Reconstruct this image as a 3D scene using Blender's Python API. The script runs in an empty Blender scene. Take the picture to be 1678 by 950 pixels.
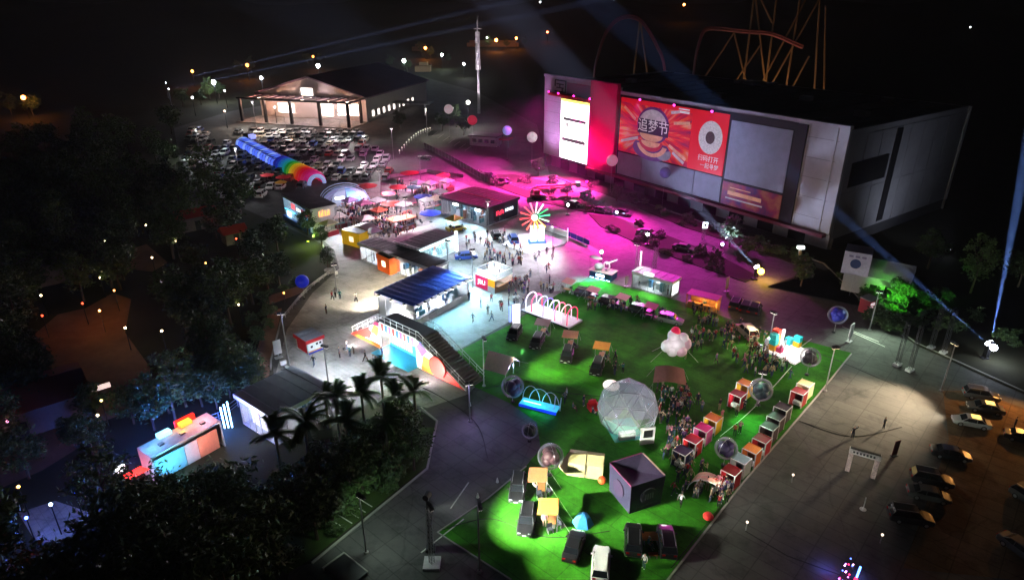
import bpy, bmesh, math, random
from mathutils import Vector, Matrix
S = bpy.context.scene
COL = S.collection
R = math.radians
random.seed(7)

# ---------------------------------------------------------------- camera, sky, moon, exposure
FPX, CX, CY, CAM_H = 1080.0, 839.0, 475.0, 44.0
PITCH = math.atan(485.0 / FPX)
cam = bpy.data.cameras.new('camera')
cam.sensor_width = 36.0
cam.lens = FPX / 1678.0 * 36.0
cam.clip_start = 0.5
cam.clip_end = 6000
cam_ob = bpy.data.objects.new('camera', cam)
COL.objects.link(cam_ob)
cam_ob.location = (0, 0, CAM_H)
cam_ob.rotation_euler = (math.pi / 2 - PITCH, 0, 0)
S.camera = cam_ob

W = bpy.data.worlds.new('World')
S.world = W
W.use_nodes = True
_nt = W.node_tree
_bg = _nt.nodes['Background']
_sky = _nt.nodes.new('ShaderNodeTexSky')
_sky.sky_type = 'NISHITA'
_sky.sun_disc = False
_sky.sun_elevation = R(38)
_sky.sun_rotation = R(-130)
_nt.links.new(_sky.outputs[0], _bg.inputs[0])
_bg.inputs[1].default_value = 0.00006          # night: only a trace of skylight is left

moon = bpy.data.lights.new('moonlight', 'SUN')
moon.energy = 0.0015
moon.angle = R(0.5)
moon.color = (0.8, 0.88, 1.0)
moon_ob = bpy.data.objects.new('moonlight', moon)
COL.objects.link(moon_ob)
moon_ob.rotation_euler = (R(52), 0, R(130))

S.view_settings.view_transform = 'Standard'
S.view_settings.look = 'None'
S.view_settings.exposure = 0.0
S.view_settings.gamma = 1.0
S.view_settings.use_curve_mapping = False
S.render.engine = 'CYCLES'
S.cycles.use_denoising = True
S.cycles.max_bounces = 4
S.cycles.use_adaptive_sampling = True
S.cycles.adaptive_threshold = 0.02
S.cycles.diffuse_bounces = 2
S.cycles.glossy_bounces = 2
S.cycles.transmission_bounces = 4
S.cycles.transparent_max_bounces = 12
S.cycles.volume_bounces = 0
S.cycles.sample_clamp_indirect = 4.0
S.cycles.caustics_reflective = False
S.cycles.caustics_refractive = False

# ---------------------------------------------------------------- survey: a point of the photograph to a point of the site
_c, _s = math.cos(PITCH), math.sin(PITCH)
_Rv, _Dv, _Uv = Vector((1, 0, 0)), Vector((0, _c, -_s)), Vector((0, _s, _c))
def at(px, py, z=0.0):
    d = _Dv + _Rv * ((px - CX) / FPX) - _Uv * ((py - CY) / FPX)
    t = (z - CAM_H) / d.z
    return Vector((0, 0, CAM_H)) + d * t
def proj(p):
    v = Vector(p) - Vector((0, 0, CAM_H))
    w = v.dot(_Dv)
    return CX + FPX * v.dot(_Rv) / w, CY - FPX * v.dot(_Uv) / w
def hgt(px, py, ty):
    p = at(px, py)
    lo, hi = 0.0, 90.0
    for _ in range(40):
        m = (lo + hi) / 2
        if proj((p.x, p.y, m))[1] > ty: lo = m
        else: hi = m
    return lo

# ---------------------------------------------------------------- materials
MATS = {}
def mat(name, col, rough=0.6, metal=0.0, emit=0.0, ecol=None, var=0.12, scale=3.0, bump=0.0, bscale=None, trans=0.0, alpha=1.0, coat=0.0):
    if name in MATS: return MATS[name]
    m = bpy.data.materials.new(name)
    m.use_nodes = True
    nt = m.node_tree
    b = nt.nodes['Principled BSDF']
    b.inputs['Roughness'].default_value = rough
    b.inputs['Metallic'].default_value = metal
    b.inputs['Base Color'].default_value = (*col, 1)
    if coat: b.inputs['Coat Weight'].default_value = coat
    if trans: b.inputs['Transmission Weight'].default_value = trans
    if alpha < 1: b.inputs['Alpha'].default_value = alpha
    if var > 0:
        tc = nt.nodes.new('ShaderNodeTexCoord')
        nz = nt.nodes.new('ShaderNodeTexNoise')
        nz.inputs['Scale'].default_value = scale
        nz.inputs['Detail'].default_value = 5
        nz.inputs['Roughness'].default_value = 0.65
        nt.links.new(tc.outputs['Object'], nz.inputs['Vector'])
        rp = nt.nodes.new('ShaderNodeValToRGB')
        rp.color_ramp.elements[0].position = 0.3
        rp.color_ramp.elements[1].position = 0.7
        rp.color_ramp.elements[0].color = (*[max(0, c * (1 - var)) for c in col], 1)
        rp.color_ramp.elements[1].color = (*[min(1, c * (1 + var)) for c in col], 1)
        nt.links.new(nz.outputs['Fac'], rp.inputs['Fac'])
        nt.links.new(rp.outputs['Color'], b.inputs['Base Color'])
        if bump > 0:
            n2 = nt.nodes.new('ShaderNodeTexNoise')
            n2.inputs['Scale'].default_value = bscale or scale * 4
            n2.inputs['Detail'].default_value = 4
            nt.links.new(tc.outputs['Object'], n2.inputs['Vector'])
            bp = nt.nodes.new('ShaderNodeBump')
            bp.inputs['Strength'].default_value = bump
            bp.inputs['Distance'].default_value = 0.05
            nt.links.new(n2.outputs['Fac'], bp.inputs['Height'])
            nt.links.new(bp.outputs['Normal'], b.inputs['Normal'])
    if emit > 0:
        b.inputs['Emission Color'].default_value = (*(ecol or col), 1)
        b.inputs['Emission Strength'].default_value = emit
    MATS[name] = m
    return m
def hue(h):
    return tuple((((int(h[i:i + 2], 16) / 255 + 0.055) / 1.055) ** 2.4) if int(h[i:i + 2], 16) > 10 else int(h[i:i + 2], 16) / 255 / 12.92 for i in (0, 2, 4))
def paint(h, rough=0.5, **k): return mat('paint_' + h + ('_%d' % int(rough * 100)), hue(h), rough, var=0.08, **k)
def glow(h, e=3.0): return mat('lit_%s_%d' % (h, int(e * 10)), hue(h), 0.5, emit=e, var=0)
def glassm(name, col=(0.8, 0.9, 1.0), a=0.25, rough=0.08):
    return mat(name, col, rough, var=0, alpha=a)

# ---------------------------------------------------------------- mesh builder
class MB:
    def __init__(s): s.v = []; s.f = []; s.m = []
    def add(s, vs, fs, mi=0):
        o = len(s.v)
        s.v += [tuple(v) for v in vs]
        s.f += [tuple(i + o for i in f) for f in fs]
        s.m += [mi] * len(fs)
        return s
    def box(s, x0, x1, y0, y1, z0, z1, mi=0):
        return s.add([(x0, y0, z0), (x1, y0, z0), (x1, y1, z0), (x0, y1, z0), (x0, y0, z1), (x1, y0, z1), (x1, y1, z1), (x0, y1, z1)],
                     [(3, 2, 1, 0), (4, 5, 6, 7), (0, 1, 5, 4), (1, 2, 6, 5), (2, 3, 7, 6), (3, 0, 4, 7)], mi)
    def obox(s, c, size, rz=0, rx=0, mi=0):
        M = Matrix.Translation(c) @ Matrix.Rotation(rz, 4, 'Z') @ Matrix.Rotation(rx, 4, 'X')
        a, b, d = [q / 2 for q in size]
        t = MB().box(-a, a, -b, b, -d, d)
        return s.add([M @ Vector(v) for v in t.v], t.f, mi)
    def prism(s, poly, z0, z1, mi=0, bottom=True):
        n = len(poly)
        vs = [(p[0], p[1], z0) for p in poly] + [(p[0], p[1], z1) for p in poly]
        a = sum(poly[i][0] * poly[(i + 1) % n][1] - poly[(i + 1) % n][0] * poly[i][1] for i in range(n))
        idx = list(range(n)) if a > 0 else list(range(n))[::-1]
        fs = [tuple(n + i for i in idx)]
        if bottom: fs.append(tuple(idx[::-1]))
        for k in range(n):
            i, j = idx[k], idx[(k + 1) % n]
            fs.append((i, j, n + j, n + i))
        return s.add(vs, fs, mi)
    def xprism(s, poly, x0, x1, mi=0):      # outline in (y, z), swept along x
        n = len(poly)
        vs = [(x0, p[0], p[1]) for p in poly] + [(x1, p[0], p[1]) for p in poly]
        fs = [tuple(range(n))[::-1], tuple(range(n, 2 * n))] + [(i, (i + 1) % n, n + (i + 1) % n, n + i) for i in range(n)]
        return s.add(vs, fs, mi)
    def yprism(s, poly, y0, y1, mi=0):      # outline in (x, z), swept along y
        n = len(poly)
        vs = [(p[0], y0, p[1]) for p in poly] + [(p[0], y1, p[1]) for p in poly]
        fs = [tuple(range(n)), tuple(range(n, 2 * n))[::-1]] + [((i + 1) % n, i, n + i, n + (i + 1) % n) for i in range(n)]
        return s.add(vs, fs, mi)
    def cone(s, p, q, r0, r1, n=8, mi=0, caps=True):
        p, q = Vector(p), Vector(q)
        d = (q - p)
        if d.length < 1e-6: return s
        d.normalize()
        u = d.orthogonal().normalized(); w = d.cross(u)
        vs = []
        for c, r in ((p, r0), (q, r1)):
            for k in range(n):
                a = 2 * math.pi * k / n
                vs.append(c + (u * math.cos(a) + w * math.sin(a)) * r)
        fs = [(k, (k + 1) % n, n + (k + 1) % n, n + k) for k in range(n)]
        if caps: fs += [tuple(range(n))[::-1], tuple(range(n, 2 * n))]
        return s.add(vs, fs, mi)
    def tube(s, pts, r, n=6, mi=0):
        pts = [Vector(p) for p in pts]
        rings = []
        u = None
        for i, p in enumerate(pts):
            d = (pts[min(i + 1, len(pts) - 1)] - pts[max(i - 1, 0)]).normalized()
            if u is None: u = d.orthogonal().normalized()
            u = (u - d * u.dot(d)).normalized()
            w = d.cross(u)
            rr = r[i] if isinstance(r, (list, tuple)) else r
            rings.append([p + (u * math.cos(2 * math.pi * k / n) + w * math.sin(2 * math.pi * k / n)) * rr for k in range(n)])
        vs = [v for g in rings for v in g]
        fs = []
        for i in range(len(pts) - 1):
            for k in range(n):
                fs.append((i * n + k, i * n + (k + 1) % n, (i + 1) * n + (k + 1) % n, (i + 1) * n + k))
        fs += [tuple(range(n))[::-1], tuple(range((len(pts) - 1) * n, len(pts) * n))]
        return s.add(vs, fs, mi)
    def lathe(s, prof, n=12, c=(0, 0, 0), mi=0):
        vs = []
        for r, z in prof:
            for k in range(n):
                a = 2 * math.pi * k / n
                vs.append((c[0] + r * math.cos(a), c[1] + r * math.sin(a), c[2] + z))
        fs = []
        for i in range(len(prof) - 1):
            for k in range(n):
                fs.append((i * n + k, i * n + (k + 1) % n, (i + 1) * n + (k + 1) % n, (i + 1) * n + k))
        fs += [tuple(range(n))[::-1], tuple(range((len(prof) - 1) * n, len(prof) * n))]
        return s.add(vs, fs, mi)
    def ball(s, c, r, n=14, m=9, mi=0, sq=(1, 1, 1)):
        prof = [(r * math.sin(math.pi * i / m) + 1e-4, -r * math.cos(math.pi * i / m)) for i in range(m + 1)]
        t = MB().lathe(prof, n)
        return s.add([(c[0] + v[0] * sq[0], c[1] + v[1] * sq[1], c[2] + v[2] * sq[2]) for v in t.v], t.f, mi)
    def mesh(s, name, mats, smooth=False):
        me = bpy.data.meshes.new(name)
        me.from_pydata(s.v, [], s.f)
        for m in (mats if isinstance(mats, (list, tuple)) else [mats]): me.materials.append(m)
        if any(s.m): me.polygons.foreach_set('material_index', s.m)
        if smooth: me.polygons.foreach_set('use_smooth', [True] * len(me.polygons))
        me.update()
        return me
    def obj(s, name, mats, parent=None, loc=(0, 0, 0), rz=0, smooth=False):
        return link(name, s.mesh(name, mats, smooth), parent, loc, rz)
def link(name, data, parent=None, loc=(0, 0, 0), rz=0):
    o = bpy.data.objects.new(name, data)
    COL.objects.link(o)
    o.location = loc
    o.rotation_euler = (0, 0, rz)
    if parent: o.parent = parent
    return o
def tag(o, label, cat, group=None):
    o['label'] = label; o['category'] = cat
    if group: o['group'] = group
    return o
def thing(name, label, cat, loc=(0, 0, 0), rz=0, group=None):
    return tag(link(name, None, None, loc, rz), label, cat, group)
def struct(name, mb, m, label=None):
    o = mb.obj(name, m)
    o['kind'] = 'structure'
    return o
def copy_tree(o, parent=None):
    c = o.copy(); COL.objects.link(c); c.parent = parent
    for ch in KIDS.get(o.name, ()): copy_tree(ch, c)
    return c
KIDS = {}
def index_kids(root):
    st = [root]
    while st:
        o = st.pop()
        KIDS[o.name] = list(o.children)
        st += KIDS[o.name]
def place(root, loc, rz=0, label=None, group=None, cat=None):
    c = copy_tree(root)
    c.location = loc; c.rotation_euler = (0, 0, rz)
    if label: c['label'] = label
    if group: c['group'] = group
    if cat: c['category'] = cat
    return c
def lamp(kind, loc, energy, col=(1, 1, 1), size=0.15, parent=None, aim=None, cone=90, blend=0.6, name='lamp_light'):
    l = bpy.data.lights.new(name, kind)
    l.energy = energy; l.color = col
    if kind == 'AREA': l.size = size
    else: l.shadow_soft_size = size
    if kind == 'SPOT':
        l.spot_size = R(cone); l.spot_blend = blend
    o = bpy.data.objects.new(name, l)
    COL.objects.link(o)
    o.location = loc
    if aim is not None:
        o.rotation_euler = (Vector(aim) - Vector(loc)).to_track_quat('-Z', 'Y').to_euler()
    if parent:
        o.parent = parent
        o.matrix_parent_inverse = (Matrix.Translation(parent.location) @ Matrix.Rotation(parent.rotation_euler.z, 4, 'Z')).inverted()
    return o
def lettering(body, size, m, parent, loc, rot, name='lettering', depth=0.01, align='CENTER'):
    c = bpy.data.curves.new(name, 'FONT')
    c.body = body; c.size = size; c.extrude = depth
    c.align_x = align; c.align_y = 'CENTER'
    c.resolution_u = 2
    c.materials.append(m)
    f = bpy.data.objects.new(name, c)
    COL.objects.link(f)
    me = bpy.data.meshes.new_from_object(f.evaluated_get(bpy.context.evaluated_depsgraph_get()))
    bpy.data.objects.remove(f)
    o = link(name, me, parent, loc)
    o.rotation_euler = rot
    return o
WHITE = mat('white_paint', (0.78, 0.78, 0.78), 0.5, var=0.06)
OFFWHITE = mat('off_white_panel', (0.62, 0.62, 0.64), 0.55, var=0.08)
GREY = mat('grey_metal', (0.35, 0.35, 0.37), 0.45, 0.6)
DARK = mat('dark_metal', (0.03, 0.03, 0.035), 0.45, 0.4)
BLACKM = mat('black_frame', (0.012, 0.012, 0.015), 0.5)
STEEL = mat('galvanised_steel', (0.5, 0.5, 0.52), 0.4, 0.8)
RUBBER = mat('rubber', (0.015, 0.015, 0.016), 0.85)
WINDOW = mat('dark_glass', (0.01, 0.012, 0.016), 0.08, var=0)
# ---------------------------------------------------------------- ground, paving, turf
def ground_mat(name, a, b, scale, rough=0.85, bump=0.25, fine=40.0, wear=None):
    m = bpy.data.materials.new(name); m.use_nodes = True
    nt = m.node_tree; bs = nt.nodes['Principled BSDF']
    bs.inputs['Roughness'].default_value = rough
    bs.inputs['Specular IOR Level'].default_value = 0.08 if rough > 0.84 else 0.25
    tc = nt.nodes.new('ShaderNodeTexCoord')
    n1 = nt.nodes.new('ShaderNodeTexNoise'); n1.inputs['Scale'].default_value = scale; n1.inputs['Detail'].default_value = 8; n1.inputs['Roughness'].default_value = 0.7
    n2 = nt.nodes.new('ShaderNodeTexNoise'); n2.inputs['Scale'].default_value = fine; n2.inputs['Detail'].default_value = 3
    mx = nt.nodes.new('ShaderNodeMath'); mx.operation = 'MULTIPLY_ADD'; mx.inputs[1].default_value = 0.35; 
    rp = nt.nodes.new('ShaderNodeValToRGB')
    rp.color_ramp.elements[0].position = 0.42; rp.color_ramp.elements[1].position = 0.85
    rp.color_ramp.elements[0].color = (*a, 1); rp.color_ramp.elements[1].color = (*b, 1)
    nt.links.new(tc.outputs['Object'], n1.inputs['Vector']); nt.links.new(tc.outputs['Object'], n2.inputs['Vector'])
    nt.links.new(n2.outputs['Fac'], mx.inputs[0]); nt.links.new(n1.outputs['Fac'], mx.inputs[2])
    nt.links.new(mx.outputs[0], rp.inputs['Fac'])
    out = rp.outputs['Color']
    def darken(val, lo, hi, amt):
        nonlocal out
        mr = nt.nodes.new('ShaderNodeMapRange'); mr.inputs['From Min'].default_value = lo; mr.inputs['From Max'].default_value = hi
        mr.inputs['To Min'].default_value = amt; mr.inputs['To Max'].default_value = 1.0
        nt.links.new(val, mr.inputs['Value'])
        mm = nt.nodes.new('ShaderNodeMix'); mm.data_type = 'RGBA'; mm.blend_type = 'MULTIPLY'; mm.inputs[0].default_value = 1.0
        nt.links.new(out, mm.inputs[6]); nt.links.new(mr.outputs[0], mm.inputs[7]); out = mm.outputs[2]
    if wear in ('crack', 'slab'):
        wz = nt.nodes.new('ShaderNodeTexNoise'); wz.inputs['Scale'].default_value = 0.5; wz.inputs['Detail'].default_value = 4
        nt.links.new(tc.outputs['Object'], wz.inputs['Vector'])
        ad = nt.nodes.new('ShaderNodeMixRGB'); ad.blend_type = 'ADD'; ad.inputs[0].default_value = 1.6
        nt.links.new(tc.outputs['Object'], ad.inputs[1]); nt.links.new(wz.outputs['Color'], ad.inputs[2])
        vo = nt.nodes.new('ShaderNodeTexVoronoi'); vo.feature = 'DISTANCE_TO_EDGE'; vo.inputs['Scale'].default_value = 0.11 if wear == 'crack' else 0.07
        nt.links.new(ad.outputs[0], vo.inputs['Vector']); darken(vo.outputs['Distance'], 0.0, 0.012, 0.72)
        st = nt.nodes.new('ShaderNodeTexNoise'); st.inputs['Scale'].default_value = 0.35; st.inputs['Detail'].default_value = 6; st.inputs['Roughness'].default_value = 0.75
        nt.links.new(tc.outputs['Object'], st.inputs['Vector']); darken(st.outputs['Fac'], 0.36, 0.5, 0.62)
        br = nt.nodes.new('ShaderNodeTexBrick'); br.inputs['Scale'].default_value = 0.16 if wear == 'crack' else 0.42; br.inputs['Mortar Size'].default_value = 0.008
        br.inputs['Color1'].default_value = (1, 1, 1, 1); br.inputs['Color2'].default_value = (0.86, 0.86, 0.86, 1); br.inputs['Mortar'].default_value = (0.6, 0.6, 0.6, 1); br.offset = 0.0
        mpn = nt.nodes.new('ShaderNodeMapping'); mpn.inputs['Rotation'].default_value = (0, 0, R(42)); nt.links.new(tc.outputs['Object'], mpn.inputs['Vector']); nt.links.new(mpn.outputs[0], br.inputs['Vector'])
        darken(br.outputs['Color'], 0.0, 1.0, 0.0)
    if wear == 'turf':
        mpn = nt.nodes.new('ShaderNodeMapping'); mpn.inputs['Rotation'].default_value = (0, 0, R(42)); nt.links.new(tc.outputs['Object'], mpn.inputs['Vector'])
        br = nt.nodes.new('ShaderNodeTexBrick'); br.inputs['Scale'].default_value = 0.5; br.inputs['Brick Width'].default_value = 8.0; br.inputs['Row Height'].default_value = 1.0; br.inputs['Mortar Size'].default_value = 0.02
        br.inputs['Color1'].default_value = (1, 1, 1, 1); br.inputs['Color2'].default_value = (0.72, 0.72, 0.72, 1); br.inputs['Mortar'].default_value = (0.5, 0.5, 0.5, 1)
        nt.links.new(mpn.outputs[0], br.inputs['Vector']); darken(br.outputs['Color'], 0.0, 1.0, 0.0)
        st = nt.nodes.new('ShaderNodeTexNoise'); st.inputs['Scale'].default_value = 0.22; st.inputs['Detail'].default_value = 7; st.inputs['Roughness'].default_value = 0.8
        nt.links.new(tc.outputs['Object'], st.inputs['Vector']); darken(st.outputs['Fac'], 0.38, 0.58, 0.5)
    nt.links.new(out, bs.inputs['Base Color'])
    bp = nt.nodes.new('ShaderNodeBump'); bp.inputs['Strength'].default_value = bump; bp.inputs['Distance'].default_value = 0.03
    nt.links.new(n2.outputs['Fac'], bp.inputs['Height']); nt.links.new(bp.outputs['Normal'], bs.inputs['Normal'])
    return m
SOIL = ground_mat('soil', (0.018, 0.02, 0.012), (0.04, 0.04, 0.025), 0.15)
ASPH = ground_mat('asphalt', (0.06, 0.06, 0.062), (0.12, 0.118, 0.115), 0.12, 0.75, 0.2, wear='crack')
CONC = ground_mat('concrete_paving', (0.23, 0.225, 0.22), (0.35, 0.34, 0.33), 0.2, 0.7, 0.12, wear='slab')
TURF = ground_mat('artificial_turf', (0.028, 0.18, 0.01), (0.06, 0.3, 0.018), 0.35, 0.9, 0.5, 25, wear='turf')
LAWN = ground_mat('mown_grass', (0.03, 0.06, 0.015), (0.06, 0.1, 0.025), 0.5, 0.95, 0.6, 12)
DIRT = ground_mat('brown_dirt', (0.1, 0.065, 0.04), (0.19, 0.13, 0.08), 0.3, 0.9, 0.4, 8, wear='crack')
BRICKP = ground_mat('reddish_path', (0.16, 0.09, 0.06), (0.26, 0.15, 0.1), 0.4, 0.85, 0.3, 10)
KERB = mat('kerb_stone', (0.34, 0.33, 0.31), 0.8, scale=1.0, bump=0.2)
LINE = mat('road_paint', (0.6, 0.6, 0.56), 0.7, var=0.25, scale=4)
def sheet(name, pts, z, m):
    return struct(name, MB().add([(*at(x, y).xy, z) for x, y in pts], [tuple(range(len(pts)))[::-1]]), m)
g = MB().add([(-2600, -200, 0), (2600, -200, 0), (2600, 4200, 0), (-2600, 4200, 0)], [(0, 1, 2, 3)])
struct('ground', g, SOIL)
sheet('asphalt_yard', [(430, 1130), (475, 930), (512, 922), (700, 768), (716, 690), (640, 640), (540, 700), (455, 640), (444, 590), (462, 520), (505, 470), (548, 440), (528, 400), (470, 372), (300, 300), (285, 210),
                       (380, 182), (560, 150), (700, 128), (780, 150), (880, 205), (900, 285), (1100, 345), (1350, 430), (1420, 500), (1500, 560), (1678, 640), (2100, 800), (2100, 1130)], 0.006, ASPH)
sheet('plaza_paving', [(452, 612), (470, 540), (512, 480), (556, 440), (548, 410), (520, 385), (545, 330), (600, 300), (700, 285), (760, 300), (850, 345), (895, 372), (960, 398), (990, 415), (962, 456),
                       (862, 512), (744, 577), (778, 634), (766, 646), (700, 668), (600, 640), (540, 662)], 0.012, CONC)
TURF_PX = [(745, 578), (840, 530), (862, 515), (945, 463), (985, 460), (1120, 495), (1230, 535), (1395, 578), (1340, 645), (1215, 790), (1090, 950), (1050, 1000), (930, 1000),
           (838, 948), (717, 871), (800, 815), (862, 763), (886, 735), (880, 692), (835, 660), (778, 634)]
sheet('turf', TURF_PX, 0.018, TURF)
sheet('lawn', [(470, 940), (510, 915), (700, 762), (712, 700), (640, 700), (560, 740), (470, 800), (420, 900)], 0.01, LAWN)
sheet('dirt_lot', [(1545, 640), (1600, 640), (1760, 700), (1900, 850), (1760, 960), (1480, 930), (1530, 790), (1555, 720)], 0.012, DIRT)
sheet('garden_path', [(95, 515), (140, 505), (185, 480), (215, 490), (205, 545), (245, 600), (250, 660), (170, 690), (120, 620), (60, 600), (30, 570)], 0.01, BRICKP)
sheet('garden_path', [(195, 415), (240, 400), (275, 430), (250, 445), (200, 440)], 0.01, BRICKP)
sheet('garden_path', [(425, 490), (500, 465), (500, 478), (440, 500)], 0.01, BRICKP)
sheet('garden_path', [(410, 610), (425, 560), (440, 510), (462, 505), (450, 560), (440, 620)], 0.01, BRICKP)
sheet('garden_path', [(0, 690), (60, 660), (140, 665), (150, 720), (70, 770), (0, 800)], 0.01, BRICKP)
sheet('garden_path', [(30, 840), (90, 820), (150, 840), (130, 880), (60, 890)], 0.01, CONC)
# turf edging and kerbs as raised strips
def strip(name, pts, w, z0, z1, m):
    mb = MB()
    P = [at(x, y) for x, y in pts]
    for a, b in zip(P, P[1:]):
        d = (b - a).normalized(); n = Vector((-d.y, d.x, 0)) * w / 2
        e = d * w * 0.25
        mb.prism([(a - n - e).xy, (b - n + e).xy, (b + n + e).xy, (a + n - e).xy], z0, z1)
    return struct(name, mb, m)
strip('kerb', [(1395, 580), (1340, 648), (1216, 793), (1092, 953)], 0.16, 0, 0.1, KERB)
strip('kerb', [(512, 922), (700, 768), (716, 690), (690, 668)], 0.2, 0, 0.13, KERB)
strip('kerb', [(444, 606), (444, 590), (462, 520), (505, 470), (548, 440), (528, 400)], 0.22, 0, 0.14, KERB)
strip('kerb', [(837, 949), (717, 872), (800, 816), (862, 764)], 0.12, 0, 0.08, KERB)
strip('kerb', [(1100, 347), (1350, 432), (1420, 502), (1500, 562), (1678, 642)], 0.25, 0, 0.14, KERB)
strip('drain_channel', [(1120, 497), (1310, 566), (1400, 602), (1470, 632)], 0.14, 0, 0.024, RUBBER)
strip('drain_channel', [(1310, 690), (1392, 714)], 0.1, 0, 0.022, RUBBER)
strip('drain_channel', [(1222, 870), (1290, 910), (1400, 950)], 0.1, 0, 0.022, RUBBER)
def lines(pairs, w, z=0.024):
    for a, b in pairs:
        A, B = at(*a), at(*b)
        d = (B - A).normalized(); n = Vector((-d.y, d.x, 0)) * w / 2
        o = struct('road_marking', MB().prism([(A - n).xy, (B - n).xy, (B + n).xy, (A + n).xy], 0.01, z, bottom=False), LINE)
lines([((738, 833), (768, 790)), ((690, 905), (760, 850)), ((1290, 585), (1330, 555)), ((1380, 535), (1440, 560)), ((1398, 545), (1450, 568)), ((1000, 620), (1001, 620.4))][:5], 0.12)
for i in range(9):   # parking bays marked beside the access road
    lines([((690 + i * 9, 215 + i * 4), (700 + i * 9, 208 + i * 4))], 0.15)
for i in range(5):
    lines([((540 + i * 11, 820 - i * 9 + 30), (566 + i * 11, 836 - i * 9 + 30))][:1], 0.1)
# planted medians between the road lanes
BED_PX = [[(783, 286), (840, 286), (905, 300), (985, 332), (1010, 352), (960, 348), (880, 330), (800, 302)],
          [(965, 352), (1005, 355), (1090, 385), (1180, 420), (1240, 452), (1222, 463), (1130, 432), (1050, 402), (985, 372)],
          [(900, 288), (990, 318), (1120, 372), (1280, 425), (1345, 450), (1330, 425), (1250, 400), (1100, 350), (985, 305)],
          [(1258, 470), (1340, 440), (1420, 505), (1500, 565), (1678, 645), (1678, 560), (1500, 470), (1400, 430)]]
for k, b in enumerate(BED_PX):
    P = [at(*p).xy for p in b]
    struct('planting_bed', MB().prism(P, 0, 0.12), SOIL)
# far hillside
hm = MB()
nx, ny = 40, 10
for j in range(ny + 1):
    for i in range(nx + 1):
        x = -1500 + 3000 * i / nx; y = 620 + 130 * j
        h = 26 * (j / ny) ** 1.2 * (1 + 0.35 * math.sin(i * 0.9) + 0.2 * math.sin(i * 2.3 + j)) - 1.0
        hm.v.append((x, y, h))
for j in range(ny):
    for i in range(nx):
        a = j * (nx + 1) + i
        hm.f.append((a, a + 1, a + nx + 2, a + nx + 1)); hm.m.append(0)
struct('hills', hm, SOIL)
# ---------------------------------------------------------------- exhibition hall with billboards
def frame_from(A, B):
    a, b = at(*A), at(*B)
    return a, math.atan2(b.y - a.y, b.x - a.x)
hL, hA = frame_from((890, 272), (1350, 415))
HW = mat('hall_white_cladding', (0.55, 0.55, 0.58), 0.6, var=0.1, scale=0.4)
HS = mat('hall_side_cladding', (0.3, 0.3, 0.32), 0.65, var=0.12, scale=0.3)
HR = mat('hall_roof_sheet', (0.05, 0.05, 0.055), 0.6, var=0.2, scale=0.3)
MAG = mat('magenta_panel', (0.75, 0.02, 0.22), 0.45, var=0.05)
RED = mat('signal_red', (0.62, 0.015, 0.02), 0.5, var=0.06)
hall = thing('exhibition_hall', 'huge white box-shaped hall with a dark roof and red billboards on its front', 'building', (hL.x, hL.y, 0), hA)
LX, DY, HT = 84.2, 47.5, 24.0
def hp(name, m, *boxes, parent=None, smooth=False):
    mb = MB()
    for b in boxes: mb.box(*b)
    return mb.obj(name, m, parent or hall)
hp('front_wall', HW, (0, 28.6, 0.02, 0.6, 3.6, 24.0), (28.6, 84.2, 0.02, 0.6, 3.6, 22.7))
hp('base_wall', mat('base_wall_plaster', (0.16, 0.15, 0.16), 0.7), (1.0, 83.4, 2.2, 2.6, 0, 3.6))
hp('soffit', DARK, (0.3, 83.9, 0.3, 2.6, 3.4, 3.58))
hp('entrance_canopy', mat('maroon_canopy', (0.22, 0.02, 0.045), 0.5), (19, 83.8, -1.4, -0.02, 3.15, 3.75))
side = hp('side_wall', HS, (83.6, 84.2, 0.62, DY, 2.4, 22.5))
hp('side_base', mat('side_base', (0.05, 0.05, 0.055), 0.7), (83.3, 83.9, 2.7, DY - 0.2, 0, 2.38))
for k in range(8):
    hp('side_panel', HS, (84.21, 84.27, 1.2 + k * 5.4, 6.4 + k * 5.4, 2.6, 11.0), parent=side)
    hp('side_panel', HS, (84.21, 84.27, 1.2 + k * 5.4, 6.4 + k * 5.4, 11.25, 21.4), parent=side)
hp('side_louvre', BLACKM, (84.28, 84.4, 3.0, 16.0, 12.0, 16.5)); hp('side_louvre', BLACKM, (84.28, 84.42, 17.0, 19.2, 3.0, 21.0))
hp('corner_pilaster', HW, (81.9, 82.3, -0.12, 0.0, 3.7, 22.6))
hp('corner_pilaster', HW, (82.9, 84.3, -0.06, 0.58, 3.7, 22.75))
hp('rear_pilaster', HW, (83.7, 84.5, DY - 0.8, DY + 0.1, 2.4, 22.45))
hp('back_wall', HS, (0, 84.2, DY, DY + 0.5, 0, 22.3))
hp('end_wall', HS, (0.0, 0.5, 0.62, DY, 0, 22.6))
rf = hp('roof', HR, (0.52, 83.58, 0.62, DY - 0.02, 21.9, 22.25))
for k in range(14):
    hp('roof_seam', HR, (3 + k * 5.9, 3.12 + k * 5.9, 0.8, DY - 0.4, 22.26, 22.38), parent=rf)
for k in range(5):
    hp('roof_duct', STEEL, (30 + k * 2.1, 31.6 + k * 2.1, 40 + (k % 2), 44 + (k % 3) * 0.6, 22.4, 23.1), parent=rf)
hp('parapet_cap', HW, (28.9, 84.4, -0.35, 0.75, 22.76, 23.3))
hp('parapet_cap', HW, (-0.05, 19.2, -0.25, 0.75, 24.02, 24.7))
hp('magenta_pillar', MAG, (19.25, 28.5, -1.1, 0.0, 3.8, 24.9))
hp('sign_canopy', RED, (3.2, 19.2, -1.3, 0.0, 19.7, 20.35))
hp('sign_recess', mat('plum_recess', (0.3, 0.02, 0.12), 0.6), (9.2, 19.2, -0.05, 0.01, 20.4, 23.4))
led = hp('led_screen', BLACKM, (7.5, 18.75, -0.5, 0.0, 3.85, 19.5))
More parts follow.
